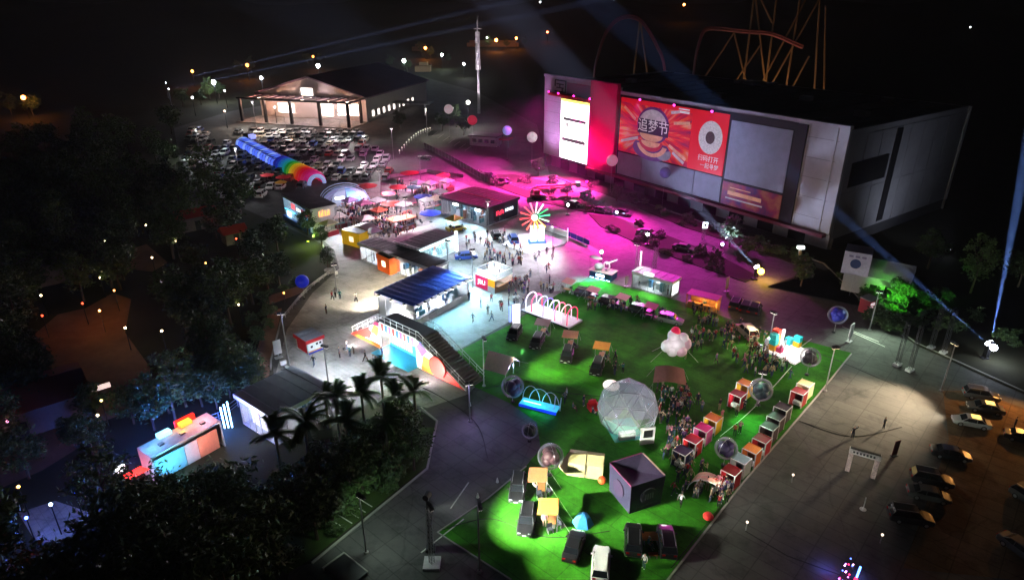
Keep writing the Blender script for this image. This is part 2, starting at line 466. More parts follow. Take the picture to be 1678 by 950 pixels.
# what the screen shows: white page, yellow band, lines of small dark type (its square code is left out)
LEDW = mat('led_white', (0.9, 0.9, 0.9), 0.4, emit=3.2, ecol=(1, 0.98, 0.96), var=0)
hp('screen_page', LEDW, (7.7, 18.55, -0.56, -0.51, 4.05, 18.6), parent=led)
hp('screen_band', mat('led_yellow', (0.9, 0.75, 0.2), 0.4, emit=2.2, ecol=(1, 0.72, 0.12), var=0), (7.7, 18.55, -0.56, -0.51, 18.62, 19.3), parent=led)
LEDD = mat('led_dark_type', (0.1, 0.1, 0.1), 0.4, emit=0.08, ecol=(0.5, 0.5, 0.55), var=0)
for z, h, x0, x1 in ((14.0, 0.75, 8.8, 17.6), (8.7, 0.85, 8.4, 17.6)):
    hp('type_line', LEDD, (x0, x1, -0.6, -0.565, z, z + h), parent=led)
for x, z, w, h in ((9.2, 12.6, 0.5, 1.0), (10.0, 12.4, 0.7, 1.2), (11.0, 12.7, 0.25, 0.8), (13.6, 12.6, 3.6, 0.25), (10.0, 9.4, 0.5, 0.35), (14.4, 9.5, 0.3, 0.3), (15.3, 9.5, 0.3, 0.5), (16.4, 9.5, 0.4, 0.3), (11.6, 10.6, 0.2, 1.2), (12.2, 10.6, 0.2, 1.2)):
    hp('type_mark', LEDD, (x, x + w, -0.6, -0.565, z, z + h), parent=led)
# boxy dark emblem on the white wall
for b in ((4.3, 8.9, 24.0 - 0.6, 24.0 - 0.3), (4.3, 8.9, 20.6, 20.9), (8.5, 8.9, 20.9, 23.4), (5.0, 7.9, 22.5, 22.75), (5.0, 7.9, 21.6, 21.85), (4.3, 4.6, 22.0, 23.4), (6.2, 6.5, 21.85, 22.5), (7.2, 7.5, 20.9, 21.6)):
    hp('emblem_stroke', BLACKM, (b[0], b[1], -0.1, 0.0, b[2], b[3]))
# billboard wall
hp('billboard_frame', BLACKM, (28.7, 74.6, -0.14, 0.0, 3.75, 22.5), (74.6, 76.6, -0.3, 0.0, 3.75, 22.4))
def poster_mat(name, kind):
    m = bpy.data.materials.new(name); m.use_nodes = True
    nt = m.node_tree; b = nt.nodes['Principled BSDF']; b.inputs['Roughness'].default_value = 0.45
    tc = nt.nodes.new('ShaderNodeTexCoord')
    N = nt.nodes.new; Lk = nt.links.new
    sep = N('ShaderNodeSeparateXYZ'); Lk(tc.outputs['Object'], sep.inputs[0])
    if kind == 'burst':
        sx = N('ShaderNodeMath'); sx.operation = 'SUBTRACT'; sx.inputs[1].default_value = 40.2; Lk(sep.outputs['X'], sx.inputs[0])
        sz = N('ShaderNodeMath'); sz.operation = 'SUBTRACT'; sz.inputs[1].default_value = 15.5; Lk(sep.outputs['Z'], sz.inputs[0])
        an = N('ShaderNodeMath'); an.operation = 'ARCTAN2'; Lk(sz.outputs[0], an.inputs[0]); Lk(sx.outputs[0], an.inputs[1])
        sc = N('ShaderNodeMath'); sc.operation = 'MULTIPLY'; sc.inputs[1].default_value = 2.4; Lk(an.outputs[0], sc.inputs[0])
        cb = N('ShaderNodeCombineXYZ'); Lk(sc.outputs[0], cb.inputs[0])
        ln = N('ShaderNodeMath'); ln.operation = 'MULTIPLY'; ln.inputs[1].default_value = 0.05; Lk(sx.outputs[0], ln.inputs[0]); Lk(ln.outputs[0], cb.inputs[1])
        nz = N('ShaderNodeTexNoise'); nz.inputs['Scale'].default_value = 3.2; nz.inputs['Detail'].default_value = 3; Lk(cb.outputs[0], nz.inputs['Vector'])
        rp = N('ShaderNodeValToRGB'); e = rp.color_ramp.elements
        e[0].position = 0.28; e[0].color = (0.14, 0.02, 0.11, 1); e[1].position = 0.75; e[1].color = (0.85, 0.45, 0.08, 1)
        for p, c in ((0.4, (0.5, 0.01, 0.06, 1)), (0.52, (0.75, 0.02, 0.03, 1)), (0.6, (0.8, 0.16, 0.05, 1)), (0.66, (0.72, 0.25, 0.22, 1))):
            q = e.new(p); q.color = c
        Lk(nz.outputs['Fac'], rp.inputs['Fac']); Lk(rp.outputs['Color'], b.inputs['Base Color'])
        Lk(rp.outputs['Color'], b.inputs['Emission Color'])
    else:
        nz = N('ShaderNodeTexNoise'); nz.inputs['Scale'].default_value = 0.35; nz.inputs['Detail'].default_value = 4; Lk(tc.outputs['Object'], nz.inputs['Vector'])
        rp = N('ShaderNodeValToRGB'); e = rp.color_ramp.elements
        e[0].position = 0.35; e[0].color = (0.1, 0.03, 0.2, 1); e[1].position = 0.68; e[1].color = (0.55, 0.22, 0.1, 1)
        q = e.new(0.52); q.color = (0.42, 0.03, 0.1, 1)
        Lk(nz.outputs['Fac'], rp.inputs['Fac']); Lk(rp.outputs['Color'], b.inputs['Base Color']); Lk(rp.outputs['Color'], b.inputs['Emission Color'])
    b.inputs['Emission Strength'].default_value = 0.35 if kind == 'burst' else 0.06
    return m
POSTRED = mat('emissive_red_print', (0.7, 0.01, 0.02), 0.45, emit=0.4, ecol=(0.8, 0.01, 0.03), var=0.05)  # red print with some emission of its own
bb = hp('billboard', poster_mat('burst_print', 'burst'), (29.2, 50.4, -0.3, -0.15, 9.6, 21.0))
hp('billboard_top', POSTRED, (29.2, 50.4, -0.3, -0.15, 21.02, 22.0), parent=bb)
bs2 = hp('billboard', POSTRED, (50.45, 59.7, -0.32, -0.15, 9.5, 22.0))
def disc(name, m, c, rx, rz_, y0, y1, parent, a0=0, a1=360, n=28, inner=0.0):
    poly = [(c[0] + rx * math.cos(R(a0 + (a1 - a0) * k / n)), c[1] + rz_ * math.sin(R(a0 + (a1 - a0) * k / n))) for k in range(n + (a1 - a0 < 360))]
    mb = MB()
    if inner:
        q = [(c[0] + rx * inner * math.cos(R(a0 + (a1 - a0) * k / n)), c[1] + rz_ * inner * math.sin(R(a0 + (a1 - a0) * k / n))) for k in range(n + (a1 - a0 < 360))]
        for k in range(len(poly) - 1): mb.yprism([poly[k], poly[k + 1], q[k + 1], q[k]], y0, y1)
    else: mb.yprism(poly, y0, y1)
    return mb.obj(name, m, parent)
P1 = mat('print_pale', (0.55, 0.5, 0.52), 0.5, emit=0.22, ecol=(0.8, 0.65, 0.68), var=0.3, scale=0.8)
P2 = mat('print_plum', (0.12, 0.03, 0.16), 0.5, emit=0.1, ecol=(0.35, 0.06, 0.5), var=0.3, scale=0.8)
P3 = mat('print_peach', (0.75, 0.4, 0.25), 0.5, emit=0.25, ecol=(0.9, 0.4, 0.25), var=0.3, scale=0.8)
P4 = mat('print_crimson', (0.5, 0.02, 0.06), 0.5, emit=0.3, ecol=(0.7, 0.02, 0.05), var=0.2, scale=0.8)
P5 = mat('print_grey', (0.28, 0.3, 0.34), 0.5, emit=0.12, ecol=(0.4, 0.42, 0.5), var=0.3, scale=0.8)
# printed centre motif: a rounded badge with stacked characters above sweeping ribbons
disc('print_ribbon', P2, (39.6, 11.6), 5.6, 2.6, -0.34, -0.305, bb, 150, 395)
disc('print_ribbon', P5, (43.3, 11.3), 2.4, 1.6, -0.36, -0.345, bb, 190, 390)
disc('print_ribbon', P3, (39.8, 13.0), 4.6, 3.1, -0.37, -0.345, bb, 190, 350, inner=0.72)
disc('print_ribbon', P4, (39.4, 13.4), 3.6, 2.3, -0.39, -0.375, bb, 180, 360)
disc('print_ribbon', P3, (39.4, 13.3), 2.9, 1.3, -0.41, -0.395, bb, 180, 360)
disc('print_badge', P2, (39.7, 16.9), 4.8, 4.1, -0.36, -0.345, bb)
disc('print_badge', P1, (39.6, 16.8), 4.3, 3.6, -0.39, -0.365, bb, 10, 170)
disc('print_badge', P3, (39.4, 14.9), 3.5, 1.6, -0.39, -0.365, bb, 180, 360)
for x0, z0, x1, z1, m in ((44.8, 13.4, 49.8, 11.0, P3), (45.6, 18.3, 50.0, 18.9, P3), (46, 12.0, 49.4, 10.2, P1), (30.4, 20.0, 34.2, 17.6, P3), (30, 12.0, 35.4, 13.6, P1), (44.6, 20.4, 47.0, 20.9, P1)):
    d = Vector((x1 - x0, z1 - z0)).normalized(); n_ = Vector((-d.y, d.x)) * 0.32
    MB().yprism([(x0 - n_.x, z0 - n_.y), (x1 - n_.x, z1 - n_.y), (x1 + n_.x, z1 + n_.y), (x0 + n_.x, z0 + n_.y)], -0.35, -0.305).obj('print_streak', m, bb)
TW = mat('print_white', (0.8, 0.8, 0.8), 0.5, emit=0.35, ecol=(0.9, 0.8, 0.82), var=0.0)
hp('print_plate', mat('print_shadow', (0.06, 0.02, 0.08), 0.5), (35.2, 44.4, -0.41, -0.392, 14.9, 18.15), parent=bb)
up = (R(90), 0, 0)
lettering('追梦节', 3.1, TW, bb, (39.8, -0.43, 16.5), up)
MB().box(46.6, 49.6, -0.33, -0.305, 20.7, 21.2).obj('print_streak', TW, bb)
MB().box(46.6, 49.6, -0.33, -0.305, 21.4, 21.7).obj('print_streak', TW, bb)
disc('print_disc', mat('print_disc_pale', (0.55, 0.52, 0.5), 0.5, emit=0.25, ecol=(0.8, 0.75, 0.72), var=0.35, scale=3), (55.7, 16.8), 3.0, 3.4, -0.4, -0.325, bs2)
disc('print_disc', mat('print_disc_core', (0.1, 0.06, 0.05), 0.5, emit=0.03, var=0.3, scale=3), (55.7, 16.8), 1.15, 1.3, -0.45, -0.405, bs2)
lettering('扫码打开', 1.35, TW, bs2, (55.7, -0.34, 12.3), up)
lettering('一起寻梦', 1.2, TW, bs2, (56.2, -0.34, 10.8), up)
GRAYP = mat('grey_blank_panel', (0.4, 0.43, 0.52), 0.55, var=0.12, scale=0.5)
for a, b in ((29.2, 37.05), (37.2, 52.5), (52.65, 59.7)): hp('blank_panel', GRAYP, (a, b, -0.28, -0.145, 4.0, 9.2))
hp('blank_panel', GRAYP, (60.3, 73.9, -0.28, -0.145, 9.2, 21.0))
bn = hp('lower_banner', poster_mat('plum_print', 'banner'), (60.2, 73.9, -0.3, -0.145, 3.95, 8.7))
MB().box(61.6, 69.6, -0.33, -0.305, 6.2, 7.0).obj('print_streak', P3, bn)
MB().box(61.2, 70, -0.33, -0.305, 5.3, 5.6).obj('print_streak', P1, bn)
MB().box(62, 67, -0.33, -0.305, 7.6, 7.8).obj('print_streak', P3, bn)
for k in range(7): hp('wall_joint', DARK, (77.0 + k * 0.0, 77.03, -0.01, 0.015, 3.8, 22.6)) if k == 0 else hp('wall_joint', DARK, (0.4, 7.3, -0.01, 0.015, 4 + k * 2.8, 4.04 + k * 2.8))
for k in range(5): hp('wall_joint', DARK, (76.8, 82.8, -0.012, 0.016, 6 + k * 3.6, 6.04 + k * 3.6))
for k, (x, y) in enumerate(((12, 18), (26, 30), (44, 14), (58, 26), (70, 38), (76, 16))): hp('roof_unit', STEEL, (x, x + 2.4, y, y + 1.8, 22.4, 23.4), parent=rf)
# ground floor doors in the recess
for k in range(11):
    d = hp('door', WINDOW, (5 + k * 7.0, 8.6 + k * 7.0, 2.12, 2.19, 0.05, 2.9))
    hp('door_frame', STEEL, (4.8 + k * 7.0, 8.8 + k * 7.0, 2.13, 2.18, 2.92, 3.05), parent=d)
# magenta wash lights at the pillar foot and the screen glow
def hall_pt(x, y, z): return Matrix.Rotation(hA, 3, 'Z') @ Vector((x, y, z)) + Vector((hL.x, hL.y, 0))
def wash(x, y, z, e, col, aim, cone, label):
    p = hall_pt(x, y, z)
    t = thing('wash_light', label, 'light', p, hA, 'coloured wash lights on the hall front')
    MB().box(-0.3, 0.3, -0.25, 0.25, 0.0, 0.5).obj('housing', DARK, t)
    MB().box(-0.24, 0.24, -0.28, -0.252, 0.06, 0.44).obj('lens', mat('wash_lens_%d%d' % (int(col[0] * 9), int(col[2] * 9)), col, 0.4, emit=12, ecol=col, var=0), t)
    q = hall_pt(x, y - 0.5, z + 0.25)
    lamp('SPOT', q, e, col, 0.3, t, hall_pt(*aim), cone, 1.0)
# ---------------------------------------------------------------- far pavilion hall with lit canopy
fA = R(-17)
fo = at(395, 200)
ph = thing('pavilion_hall', 'wide gabled hall with a lit front canopy and purple-grey roof behind the car park', 'building', (fo.x, fo.y, 0), fA)
def pp(name, m, *boxes, parent=None):
    mb = MB()
    for b in boxes: mb.box(*b)
    return mb.obj(name, m, parent or ph)
PW = mat('pavilion_wall', (0.6, 0.56, 0.55), 0.6)
RP = mat('pavilion_roof', (0.26, 0.16, 0.25), 0.55, var=0.15, scale=0.2)
MB().yprism([(0, 0), (46, 0), (46, 9), (23, 15.4), (0, 9)], 13, 13.5).obj('gable_wall', PW, ph)
pp('side_wall', PW, (45.5, 46, 13.52, 68, 0, 9)); pp('side_wall', PW, (0, 0.5, 13.52, 68, 0, 9))
MB().yprism([(-1.2, 8.75), (23, 15.5), (47.2, 8.75), (47.2, 9.25), (23, 16.0), (-1.2, 9.25)], 11.5, 69).obj('roof', RP, ph)
wl = mat('lit_window_warm', (0.9, 0.8, 0.7), 0.4, emit=3.0, ecol=(1, 0.86, 0.78), var=0)
for k in range(9):
    w_ = pp('window', wl, (46.01, 46.08, 17 + k * 4.4, 18.8 + k * 4.4, 1.6, 3.6)); pp('window_frame', DARK, (46.01, 46.12, 16.8 + k * 4.4, 17 + k * 4.4, 1.4, 3.8), parent=w_)
for a, b, z0, z1 in ((8, 15, 2, 5.5), (27, 32, 1.5, 6), (34, 43.5, 2.2, 6.4), (19, 24, 8, 11.5)):
    w_ = pp('window', wl, (a, b, 12.9, 12.99, z0, z1)); pp('window_frame', DARK, (a, b, 12.86, 12.98, (z0 + z1) / 2 - 0.1, (z0 + z1) / 2 + 0.1), parent=w_)
for x in (0.5, 11, 22, 34, 45.5):
    for y in ((0.0,) if x not in (45.5,) else (0.0, 9)): pp('column', DARK, (x - 0.45, x + 0.45, y, y + 0.9, 0, 8.4))
pp('canopy_beam', DARK, (-0.5, 47, 0.0, 0.9, 8.42, 9.0)); pp('canopy_beam', DARK, (-0.5, 47, 11.0, 11.45, 8.42, 9.0))
for k in range(13): pp('canopy_slat', RP, (0.5 + k * 3.7, 2.6 + k * 3.7, 0.92, 10.98, 8.6, 8.8))
pp('steps', CONC, (-1, 47, -1.5, 12.8, 0, 0.35))
for x, c, e in ((5, (1, 0.45, 0.25), 2600), (14, (1, 0.6, 0.45), 2200), (24, (1, 0.75, 0.75), 2200), (34, (1, 0.72, 0.7), 2200), (42, (1, 0.45, 0.25), 2400)):
    q = Matrix.Rotation(fA, 3, 'Z') @ Vector((x, 6, 7.6)) + fo
    f_ = pp('canopy_lamp', glow('ffe8d8', 14), (x - 0.8, x + 0.8, 5.8, 6.2, 8.1, 8.3))
    lamp('POINT', q, e, c, 0.4, ph)
# ---------------------------------------------------------------- mast tower
tb = at(785, 186)
tw = thing('mast_tower', 'tall slim white mast with a thicker ribbed upper drum and needle tip', 'tower', (tb.x, tb.y, 0))
MW = mat('mast_white', (0.62, 0.6, 0.62), 0.5)
MB().cone((0, 0, 0), (0, 0, 17), 0.62, 0.5, 12).obj('shaft', MW, tw, smooth=True)
for k in range(7): MB().cone((0, 0, 16.8 + k * 2.0), (0, 0, 18.65 + k * 2.0), 1.05 if k < 2 else 0.92, 1.05 if k < 2 else 0.92, 14).obj('drum', MW, tw)
MB().cone((0, 0, 30.7), (0, 0, 36.5), 0.3, 0.05, 8).obj('needle', MW, tw)
MB().box(-1.7, 1.7, -0.08, 0.08, 31.6, 31.8).box(-0.08, 0.08, -1.7, 1.7, 31.61, 31.79).obj('cross_arm', MW, tw)
ul = thing('added_mast_light', 'added floodlight brightening the white mast', 'light', (tb.x - 4, tb.y - 22, 0)); MB().box(-0.4, 0.4, -0.3, 0.3, 0, 0.7).obj('housing', DARK, ul); MB().box(-0.3, 0.3, -0.2, 0.2, 0.71, 0.76).obj('lens', mat('added_light_lens', (1, 0.95, 1), 0.4, emit=10, var=0), ul)  # floodlight added so the mast shows brighter and whiter
lamp('SPOT', (tb.x - 4, tb.y - 22, 1.0), 52000, (1, 0.86, 1), 0.3, ul, (tb.x, tb.y, 22), 62, 0.6)
# ---------------------------------------------------------------- roller coaster behind the hall
def aty(px, py, Y):
    d = _Dv + _Rv * ((px - CX) / FPX) - _Uv * ((py - CY) / FPX)
    return Vector((0, 0, CAM_H)) + d * (Y / d.y)
CYD = 262.0
rc = thing('roller_coaster', 'orange-lit steel roller coaster towering behind the hall roof', 'roller coaster', (at(1000, 160).x, CYD, 0))
ro = Vector((rc.location.x, CYD, 0))
CSM = mat('coaster_steel', (0.42, 0.27, 0.13), 0.5, 0.2)
CTM = mat('coaster_track', (0.35, 0.1, 0.14), 0.45, 0.2)
def cz(x, y): return aty(940 + x / 3.995, y / 3.995, CYD) - ro
def smooth_path(P, n=5):
    out = []
    for i in range(len(P) - 1):
        p0, p1, p2, p3 = P[max(i - 1, 0)], P[i], P[i + 1], P[min(i + 2, len(P) - 1)]
        for k in range(n):
            t = k / n
            out.append(0.5 * ((2 * p1) + (p2 - p0) * t + (2 * p0 - 5 * p1 + 4 * p2 - p3) * t * t + (3 * p1 - p0 - 3 * p2 + p3) * t ** 3))
    return out + [P[-1]]
for tr in ([(120, 640), (140, 440), (155, 370), (200, 230), (270, 135), (350, 100), (430, 120), (490, 190), (550, 300), (590, 400), (610, 600)],
           [(780, 560), (795, 400), (815, 300), (860, 190), (950, 180), (1050, 190), (1150, 200), (1300, 215), (1500, 300)]):
    pts = smooth_path([cz(*p) for p in tr])
    t_ = MB().tube([p + Vector((0, -0.7, 0)) for p in pts], 0.28, 6).tube([p + Vector((0, 0.7, 0)) for p in pts], 0.28, 6)
    for p in pts[::2]: t_.box(p.x - 0.12, p.x + 0.12, -0.6, 0.6, p.z - 0.5, p.z - 0.3)
    to = t_.obj('track', CTM, rc)
    MB().tube([p + Vector((0, 0, -0.8)) for p in pts], 0.5, 8).obj('spine', CTM, to)
SUP = [((1187, -60), (1125, 430)), ((1187, -60), (1245, 470)), ((1200, -60), (1300, 150)), ((1335, -60), (1270, 450)), ((1550, -60), (1280, 450)), ((1640, -60), (1330, 490)),
       ((1490, -60), (1410, 450)), ((1615, -60), (1580, 520)), ((1540, 370), (1470, 500)), ((1050, 215), (920, 410)), ((1050, 215), (1100, 420)), ((435, 125), (402, 410)), ((435, 125), (472, 400)), ((1220, 300), (1130, 430)), ((1650, 40), (1640, 520))]
for a, b in SUP:
    A, B = cz(*a), cz(*b)
    if B.z > 1 and b[1] > 200:
        B = A + (B - A) * (A.z / max(0.1, A.z - B.z))
    MB().cone(A, B, 0.34, 0.4, 7).obj('support', CSM, rc)
for i, (x, e) in enumerate(((1075, 9000), (1250, 9000), (1420, 8000), (1560, 6000), (430, 5000))):
    p = cz(x, 560) + ro
    fl = thing('flood_lamp', 'orange floodlight at the foot of the roller coaster', 'lamp', (p.x, CYD - 9, 0), 0, 'floodlights under the coaster')
    MB().cone((0, 0, 0), (0, 0, 1.2), 0.1, 0.1, 6).obj('post', DARK, fl); MB().box(-0.4, 0.4, -0.2, 0.2, 1.2, 1.8).obj('housing', DARK, fl)
    lamp('SPOT', (p.x, CYD - 9, 2.1), e * 0.35, (1, 0.55, 0.28), 0.4, fl, (p.x, CYD, 34), 95, 0.8)
# ---------------------------------------------------------------- far street lamps
def far_lamp(px, py, h, col, e, r, label, pw=0.0, n=1):
    p = at(px, py, h)
    gz = 0
    t = thing('street_lamp', label, 'street lamp', (p.x, p.y, 0), 0, 'distant street lamps')
    MB().cone((0, 0, 0), (0, 0, h), 0.16, 0.1, 6).obj('post', DARK, t)
    m = mat('lamp_glow_%02x%02x%02x_%d' % (int(col[0] * 255), int(col[1] * 255), int(col[2] * 255), int(e)), col, 0.5, emit=e, ecol=col, var=0)
    MB().ball((0, 0, h), r, 8, 6).obj('lamp_head', m, t)  # head enlarged, its size stands in for the lamp's bloom
    if pw: lamp('POINT', (p.x, p.y, h - r - 0.3), pw, col, 0.3, t)
    return t
WHT, ORG, GRW = (0.9, 0.95, 1.0), (1.0, 0.28, 0.05), (0.8, 1.0, 0.85)
for px, py, h, col, e, r, pw, lb in (
    (350, 135, 9, WHT, 60, 0.9, 9000, 'white lamp beside the light beams behind the car park'), (428, 128, 9, WHT, 40, 0.7, 7000, 'white lamp behind the canopy of the gabled hall'),
    (521, 108, 10, WHT, 60, 0.95, 8000, 'bright white lamp over the ridge of the gabled hall'), (315, 160, 7, WHT, 12, 0.4, 800, 'faint white lamp at the edge of the dark trees'), (368, 149, 7, WHT, 10, 0.35, 600, 'faint lamp close to the canopy corner'),
    (662, 100, 9, GRW, 50, 1.0, 9000, 'greenish white lamp behind the gabled hall end'), (724, 90, 9, GRW, 30, 0.8, 6000, 'small white lamp among trees past the hall'), (760, 105, 8, WHT, 30, 0.65, 4500, 'small white lamp beside the mast tower'),
    (767, 168, 9, (1, 0.95, 0.85), 40, 0.62, 6000, 'warm white lamp at the mast foot'), (38, 160, 8, ORG, 25, 0.8, 4000, 'lone orange lamp over the dark forest'), (315, 117, 8, ORG, 18, 0.7, 3000, 'orange lamp above the paired beams'),
    (405, 107, 8, ORG, 12, 0.9, 5000, 'dim orange lamp lighting tree crowns'), (513, 93, 8, ORG, 10, 0.7, 3000, 'dim orange lamp behind the hall ridge'), (697, 79, 8, ORG, 24, 1.0, 9000, 'orange lamp by a lit garden wall'),
    (813, 66, 9, ORG, 30, 1.3, 14000, 'large orange lamp right of the mast needle'), (846, 63, 9, ORG, 25, 1.0, 9000, 'orange lamp at the end of a lit terrace'), (897, 53, 9, (1, 0.15, 0.06), 22, 1.0, 5000, 'red orange lamp on the hillside road'),
    (798, 62, 9, GRW, 15, 0.7, 1500, 'pale lamp next to the orange terrace'), (1121, 8, 30, ORG, 35, 1.5, 9000, 'orange lamp high on the hillside over the coaster'), (885, 4, 32, WHT, 14, 1.2, 0, 'faint white lamp high on the hill'),
    (1590, 45, 9, WHT, 10, 0.8, 0, 'single tiny white lamp in the black distance'), (1006, 0, 33, WHT, 8, 0.9, 0, 'tiny white lamp above the coaster loop'), (450, 176, 6, WHT, 14, 0.3, 500, 'small lamp by the canopy steps'),
    (368, 182, 6, (1, 0.7, 0.5), 8, 0.3, 700, 'small warm lamp at the car park end'), (560, 168, 5, WHT, 6, 0.3, 500, 'small lamp under the canopy edge')):
    far_lamp(px, py, h, col, e, r, lb, pw)
for px0, px1, py, lb in ((675, 700, 84, 'low terrace wall washed by an orange lamp'), (765, 850, 77, 'long low terrace wall lit orange on the far road'), (680, 705, 118, 'reddish garden wall behind the gabled hall')):
    a, b = at(px0, py), at(px1, py)
    t = tag(MB().box(0, (b - a).length, 0, 6, 0, 3.2).box(2, (b - a).length - 2, 6.01, 9, 0, 5).obj('terrace_wall', mat('terrace_plaster', (0.4, 0.25, 0.16), 0.8), None, (a.x, a.y, 0)), lb, 'wall')
# ---------------------------------------------------------------- plaza pavilions
ROOFD = mat('dark_membrane_roof', (0.035, 0.028, 0.04), 0.6, var=0.25, scale=0.8)
ROOFB = mat('blue_membrane_roof', (0.025, 0.09, 0.68), 0.5, var=0.15, scale=0.6)
ROOFM = mat('plum_sheet_roof', (0.12, 0.06, 0.1), 0.5, var=0.15, scale=0.5)
ROOFG = mat('slate_sheet_roof', (0.22, 0.26, 0.33), 0.55, var=0.12, scale=0.6)
PANE = glassm('shop_pane', (0.75, 0.9, 0.95), 0.14)
STRIPW = mat('ceiling_strip', (0.95, 0.97, 1), 0.4, emit=16, ecol=(0.9, 0.97, 1), var=0)
def L2W(t, p):
    return Matrix.Rotation(t.rotation_euler.z, 3, 'Z') @ Vector(p) + t.location
def bx(name, m, t, *boxes):
    mb = MB()
    for b in boxes: mb.box(*b)
    return mb.obj(name, m, t)
def pavilion(name, label, K, ang, Lr, Ll, h, roof, wall, right='glass', left='glass', e=700, lc=(0.85, 0.97, 1), over=0.25, npr=6, npl=4, frame=STEEL, cat='pavilion', ridge=True):
    t = thing(name, label, cat, (K[0], K[1], 0), R(ang))
    bx('floor', OFFWHITE, t, (0, Lr, 0, Ll, 0.02, 0.12))
    r = bx('roof', roof, t, (-over, Lr + over, -over, Ll + over, h, h + 0.22))
    if ridge:
        n = max(3, int(max(Lr, Ll) / 1.2))
        for k in range(n):
            if Lr >= Ll: bx('roof_seam', roof, r, (Lr * (k + 0.5) / n - 0.04, Lr * (k + 0.5) / n + 0.04, -over + 0.02, Ll + over - 0.02, h + 0.22, h + 0.28))
            else: bx('roof_seam', roof, r, (-over + 0.02, Lr + over - 0.02, Ll * (k + 0.5) / n - 0.04, Ll * (k + 0.5) / n + 0.04, h + 0.22, h + 0.28))
    bx('fascia', wall, t, (-over - 0.02, Lr + over, -over - 0.04, -over, h - 0.3, h + 0.2)); bx('fascia', wall, t, (-over - 0.04, -over, -over, Ll + over, h - 0.3, h + 0.2))
    bx('back_wall', wall, t, (Lr - 0.12, Lr, 0.12, Ll, 0.12, h - 0.01)); bx('back_wall', wall, t, (0.12, Lr - 0.13, Ll - 0.12, Ll, 0.12, h - 0.01))
    for x, y in ((0, 0), (Lr - 0.15, 0), (0, Ll - 0.15)): bx('post', frame, t, (x, x + 0.15, y, y + 0.15, 0.12, h - 0.01))
    for kind, axis, L, n in ((right, 'r', Lr, npr), (left, 'l', Ll, npl)):
        if kind == 'open': continue
        for k in range(n):
            a, b = 0.2 + (L - 0.4) * k / n + 0.04, 0.2 + (L - 0.4) * (k + 1) / n - 0.04
            mm, nm = (PANE, 'pane') if kind == 'glass' else (wall, 'wall_panel')
            z0, z1 = (0.15, h - 0.35) if kind != 'counter' else (0.15, 1.05)
            if kind == 'counter': mm, nm = wall, 'counter_panel'
            if axis == 'r': bx(nm, mm, t, (a, b, 0.03, 0.09, z0, z1))
            else: bx(nm, mm, t, (0.03, 0.09, a, b, z0, z1))
            if kind == 'glass' and k:
                if axis == 'r': bx('mullion', frame, t, (a - 0.07, a - 0.01, 0.02, 0.1, 0.13, h - 0.32))
                else: bx('mullion', frame, t, (0.02, 0.1, a - 0.07, a - 0.01, 0.13, h - 0.32))
    for k in range(max(1, int(max(Lr, Ll) / 4))):
        f = (k + 0.5) / max(1, int(max(Lr, Ll) / 4))
        x, y = (Lr * f, Ll / 2) if Lr >= Ll else (Lr / 2, Ll * f)
        bx('ceiling_strip', STRIPW, t, (x - 0.5, x + 0.5, y - 0.12, y + 0.12, h - 0.1, h - 0.02))
        lamp('POINT', L2W(t, (x, y, h - 0.5)), e * 0.6, lc, 0.25, t)
    if right != 'counter' or Lr > 5:
        rd = random.Random(label)
        for k in range(int(Lr * Ll / 4)):
            x, y = rd.uniform(0.6, Lr - 0.9), rd.uniform(0.6, Ll - 0.9)
            bx('display_unit', paint(rd.choice(('2a6a90', 'd8e0e0', '305878', '88b8c0', 'c86a48', '283038', '4a90a0', 'a8c8d0'))), t, (x, x + rd.uniform(0.4, 1.2), y, y + rd.uniform(0.3, 0.7), 0.13, rd.uniform(0.8, 2.0)))
    return t
# blue-roofed hall with fascia lamps
pk = at(680, 537)
bp_ = pavilion('blue_roof_pavilion', 'long white sales pavilion with flat royal blue roof and lamps along its eave', pk.xy, 54, 12.3, 7.4, 3.5, ROOFB, WHITE, 'counter', 'wall', 1500, npr=8, npl=5, over=0.35)
bx('counter_top', DARK, bp_, (0.3, 5.0, -0.12, 0.4, 1.08, 1.16))
for k in range(9):
    x = 0.2 + k * 1.5
    fl = bx('eave_lamp', DARK, bp_, (x - 0.12, x + 0.12, -0.85, -0.42, 3.55, 3.75)); bx('lens', glow('f4fbff', 18), fl, (x - 0.1, x + 0.1, -0.83, -0.5, 3.5, 3.548))
    if k % 2 == 0: lamp('SPOT', L2W(bp_, (x, -0.7, 3.45)), 2800, (0.3, 0.8, 1), 0.12, bp_, L2W(bp_, (x, -4.5, 0)), 125, 0.9)
for k in range(3):
    y = 1.2 + k * 2.6
    fl = bx('eave_lamp', DARK, bp_, (-0.85, -0.42, y - 0.12, y + 0.12, 3.55, 3.75)); bx('lens', glow('fff4e0', 18), fl, (-0.83, -0.5, y - 0.1, y + 0.1, 3.5, 3.548))
lamp('SPOT', L2W(bp_, (-0.7, 3.8, 3.4)), 9000, (0.95, 0.97, 1), 0.15, bp_, L2W(bp_, (-2.5, 2.5, 0)), 150, 0.9)
lamp('SPOT', L2W(bp_, (0.3, 7.9, 3.4)), 11000, (1, 0.86, 0.62), 0.12, bp_, L2W(bp_, (1.2, 12.5, 0)), 72, 0.35)
lamp('SPOT', L2W(bp_, (5.8, 7.9, 3.4)), 11000, (1, 0.84, 0.6), 0.12, bp_, L2W(bp_, (6.6, 12.5, 0)), 68, 0.35)
lamp('SPOT', L2W(bp_, (11, 7.9, 3.4)), 9000, (1, 0.84, 0.6), 0.12, bp_, L2W(bp_, (11, 12.5, 0)), 60, 0.35)
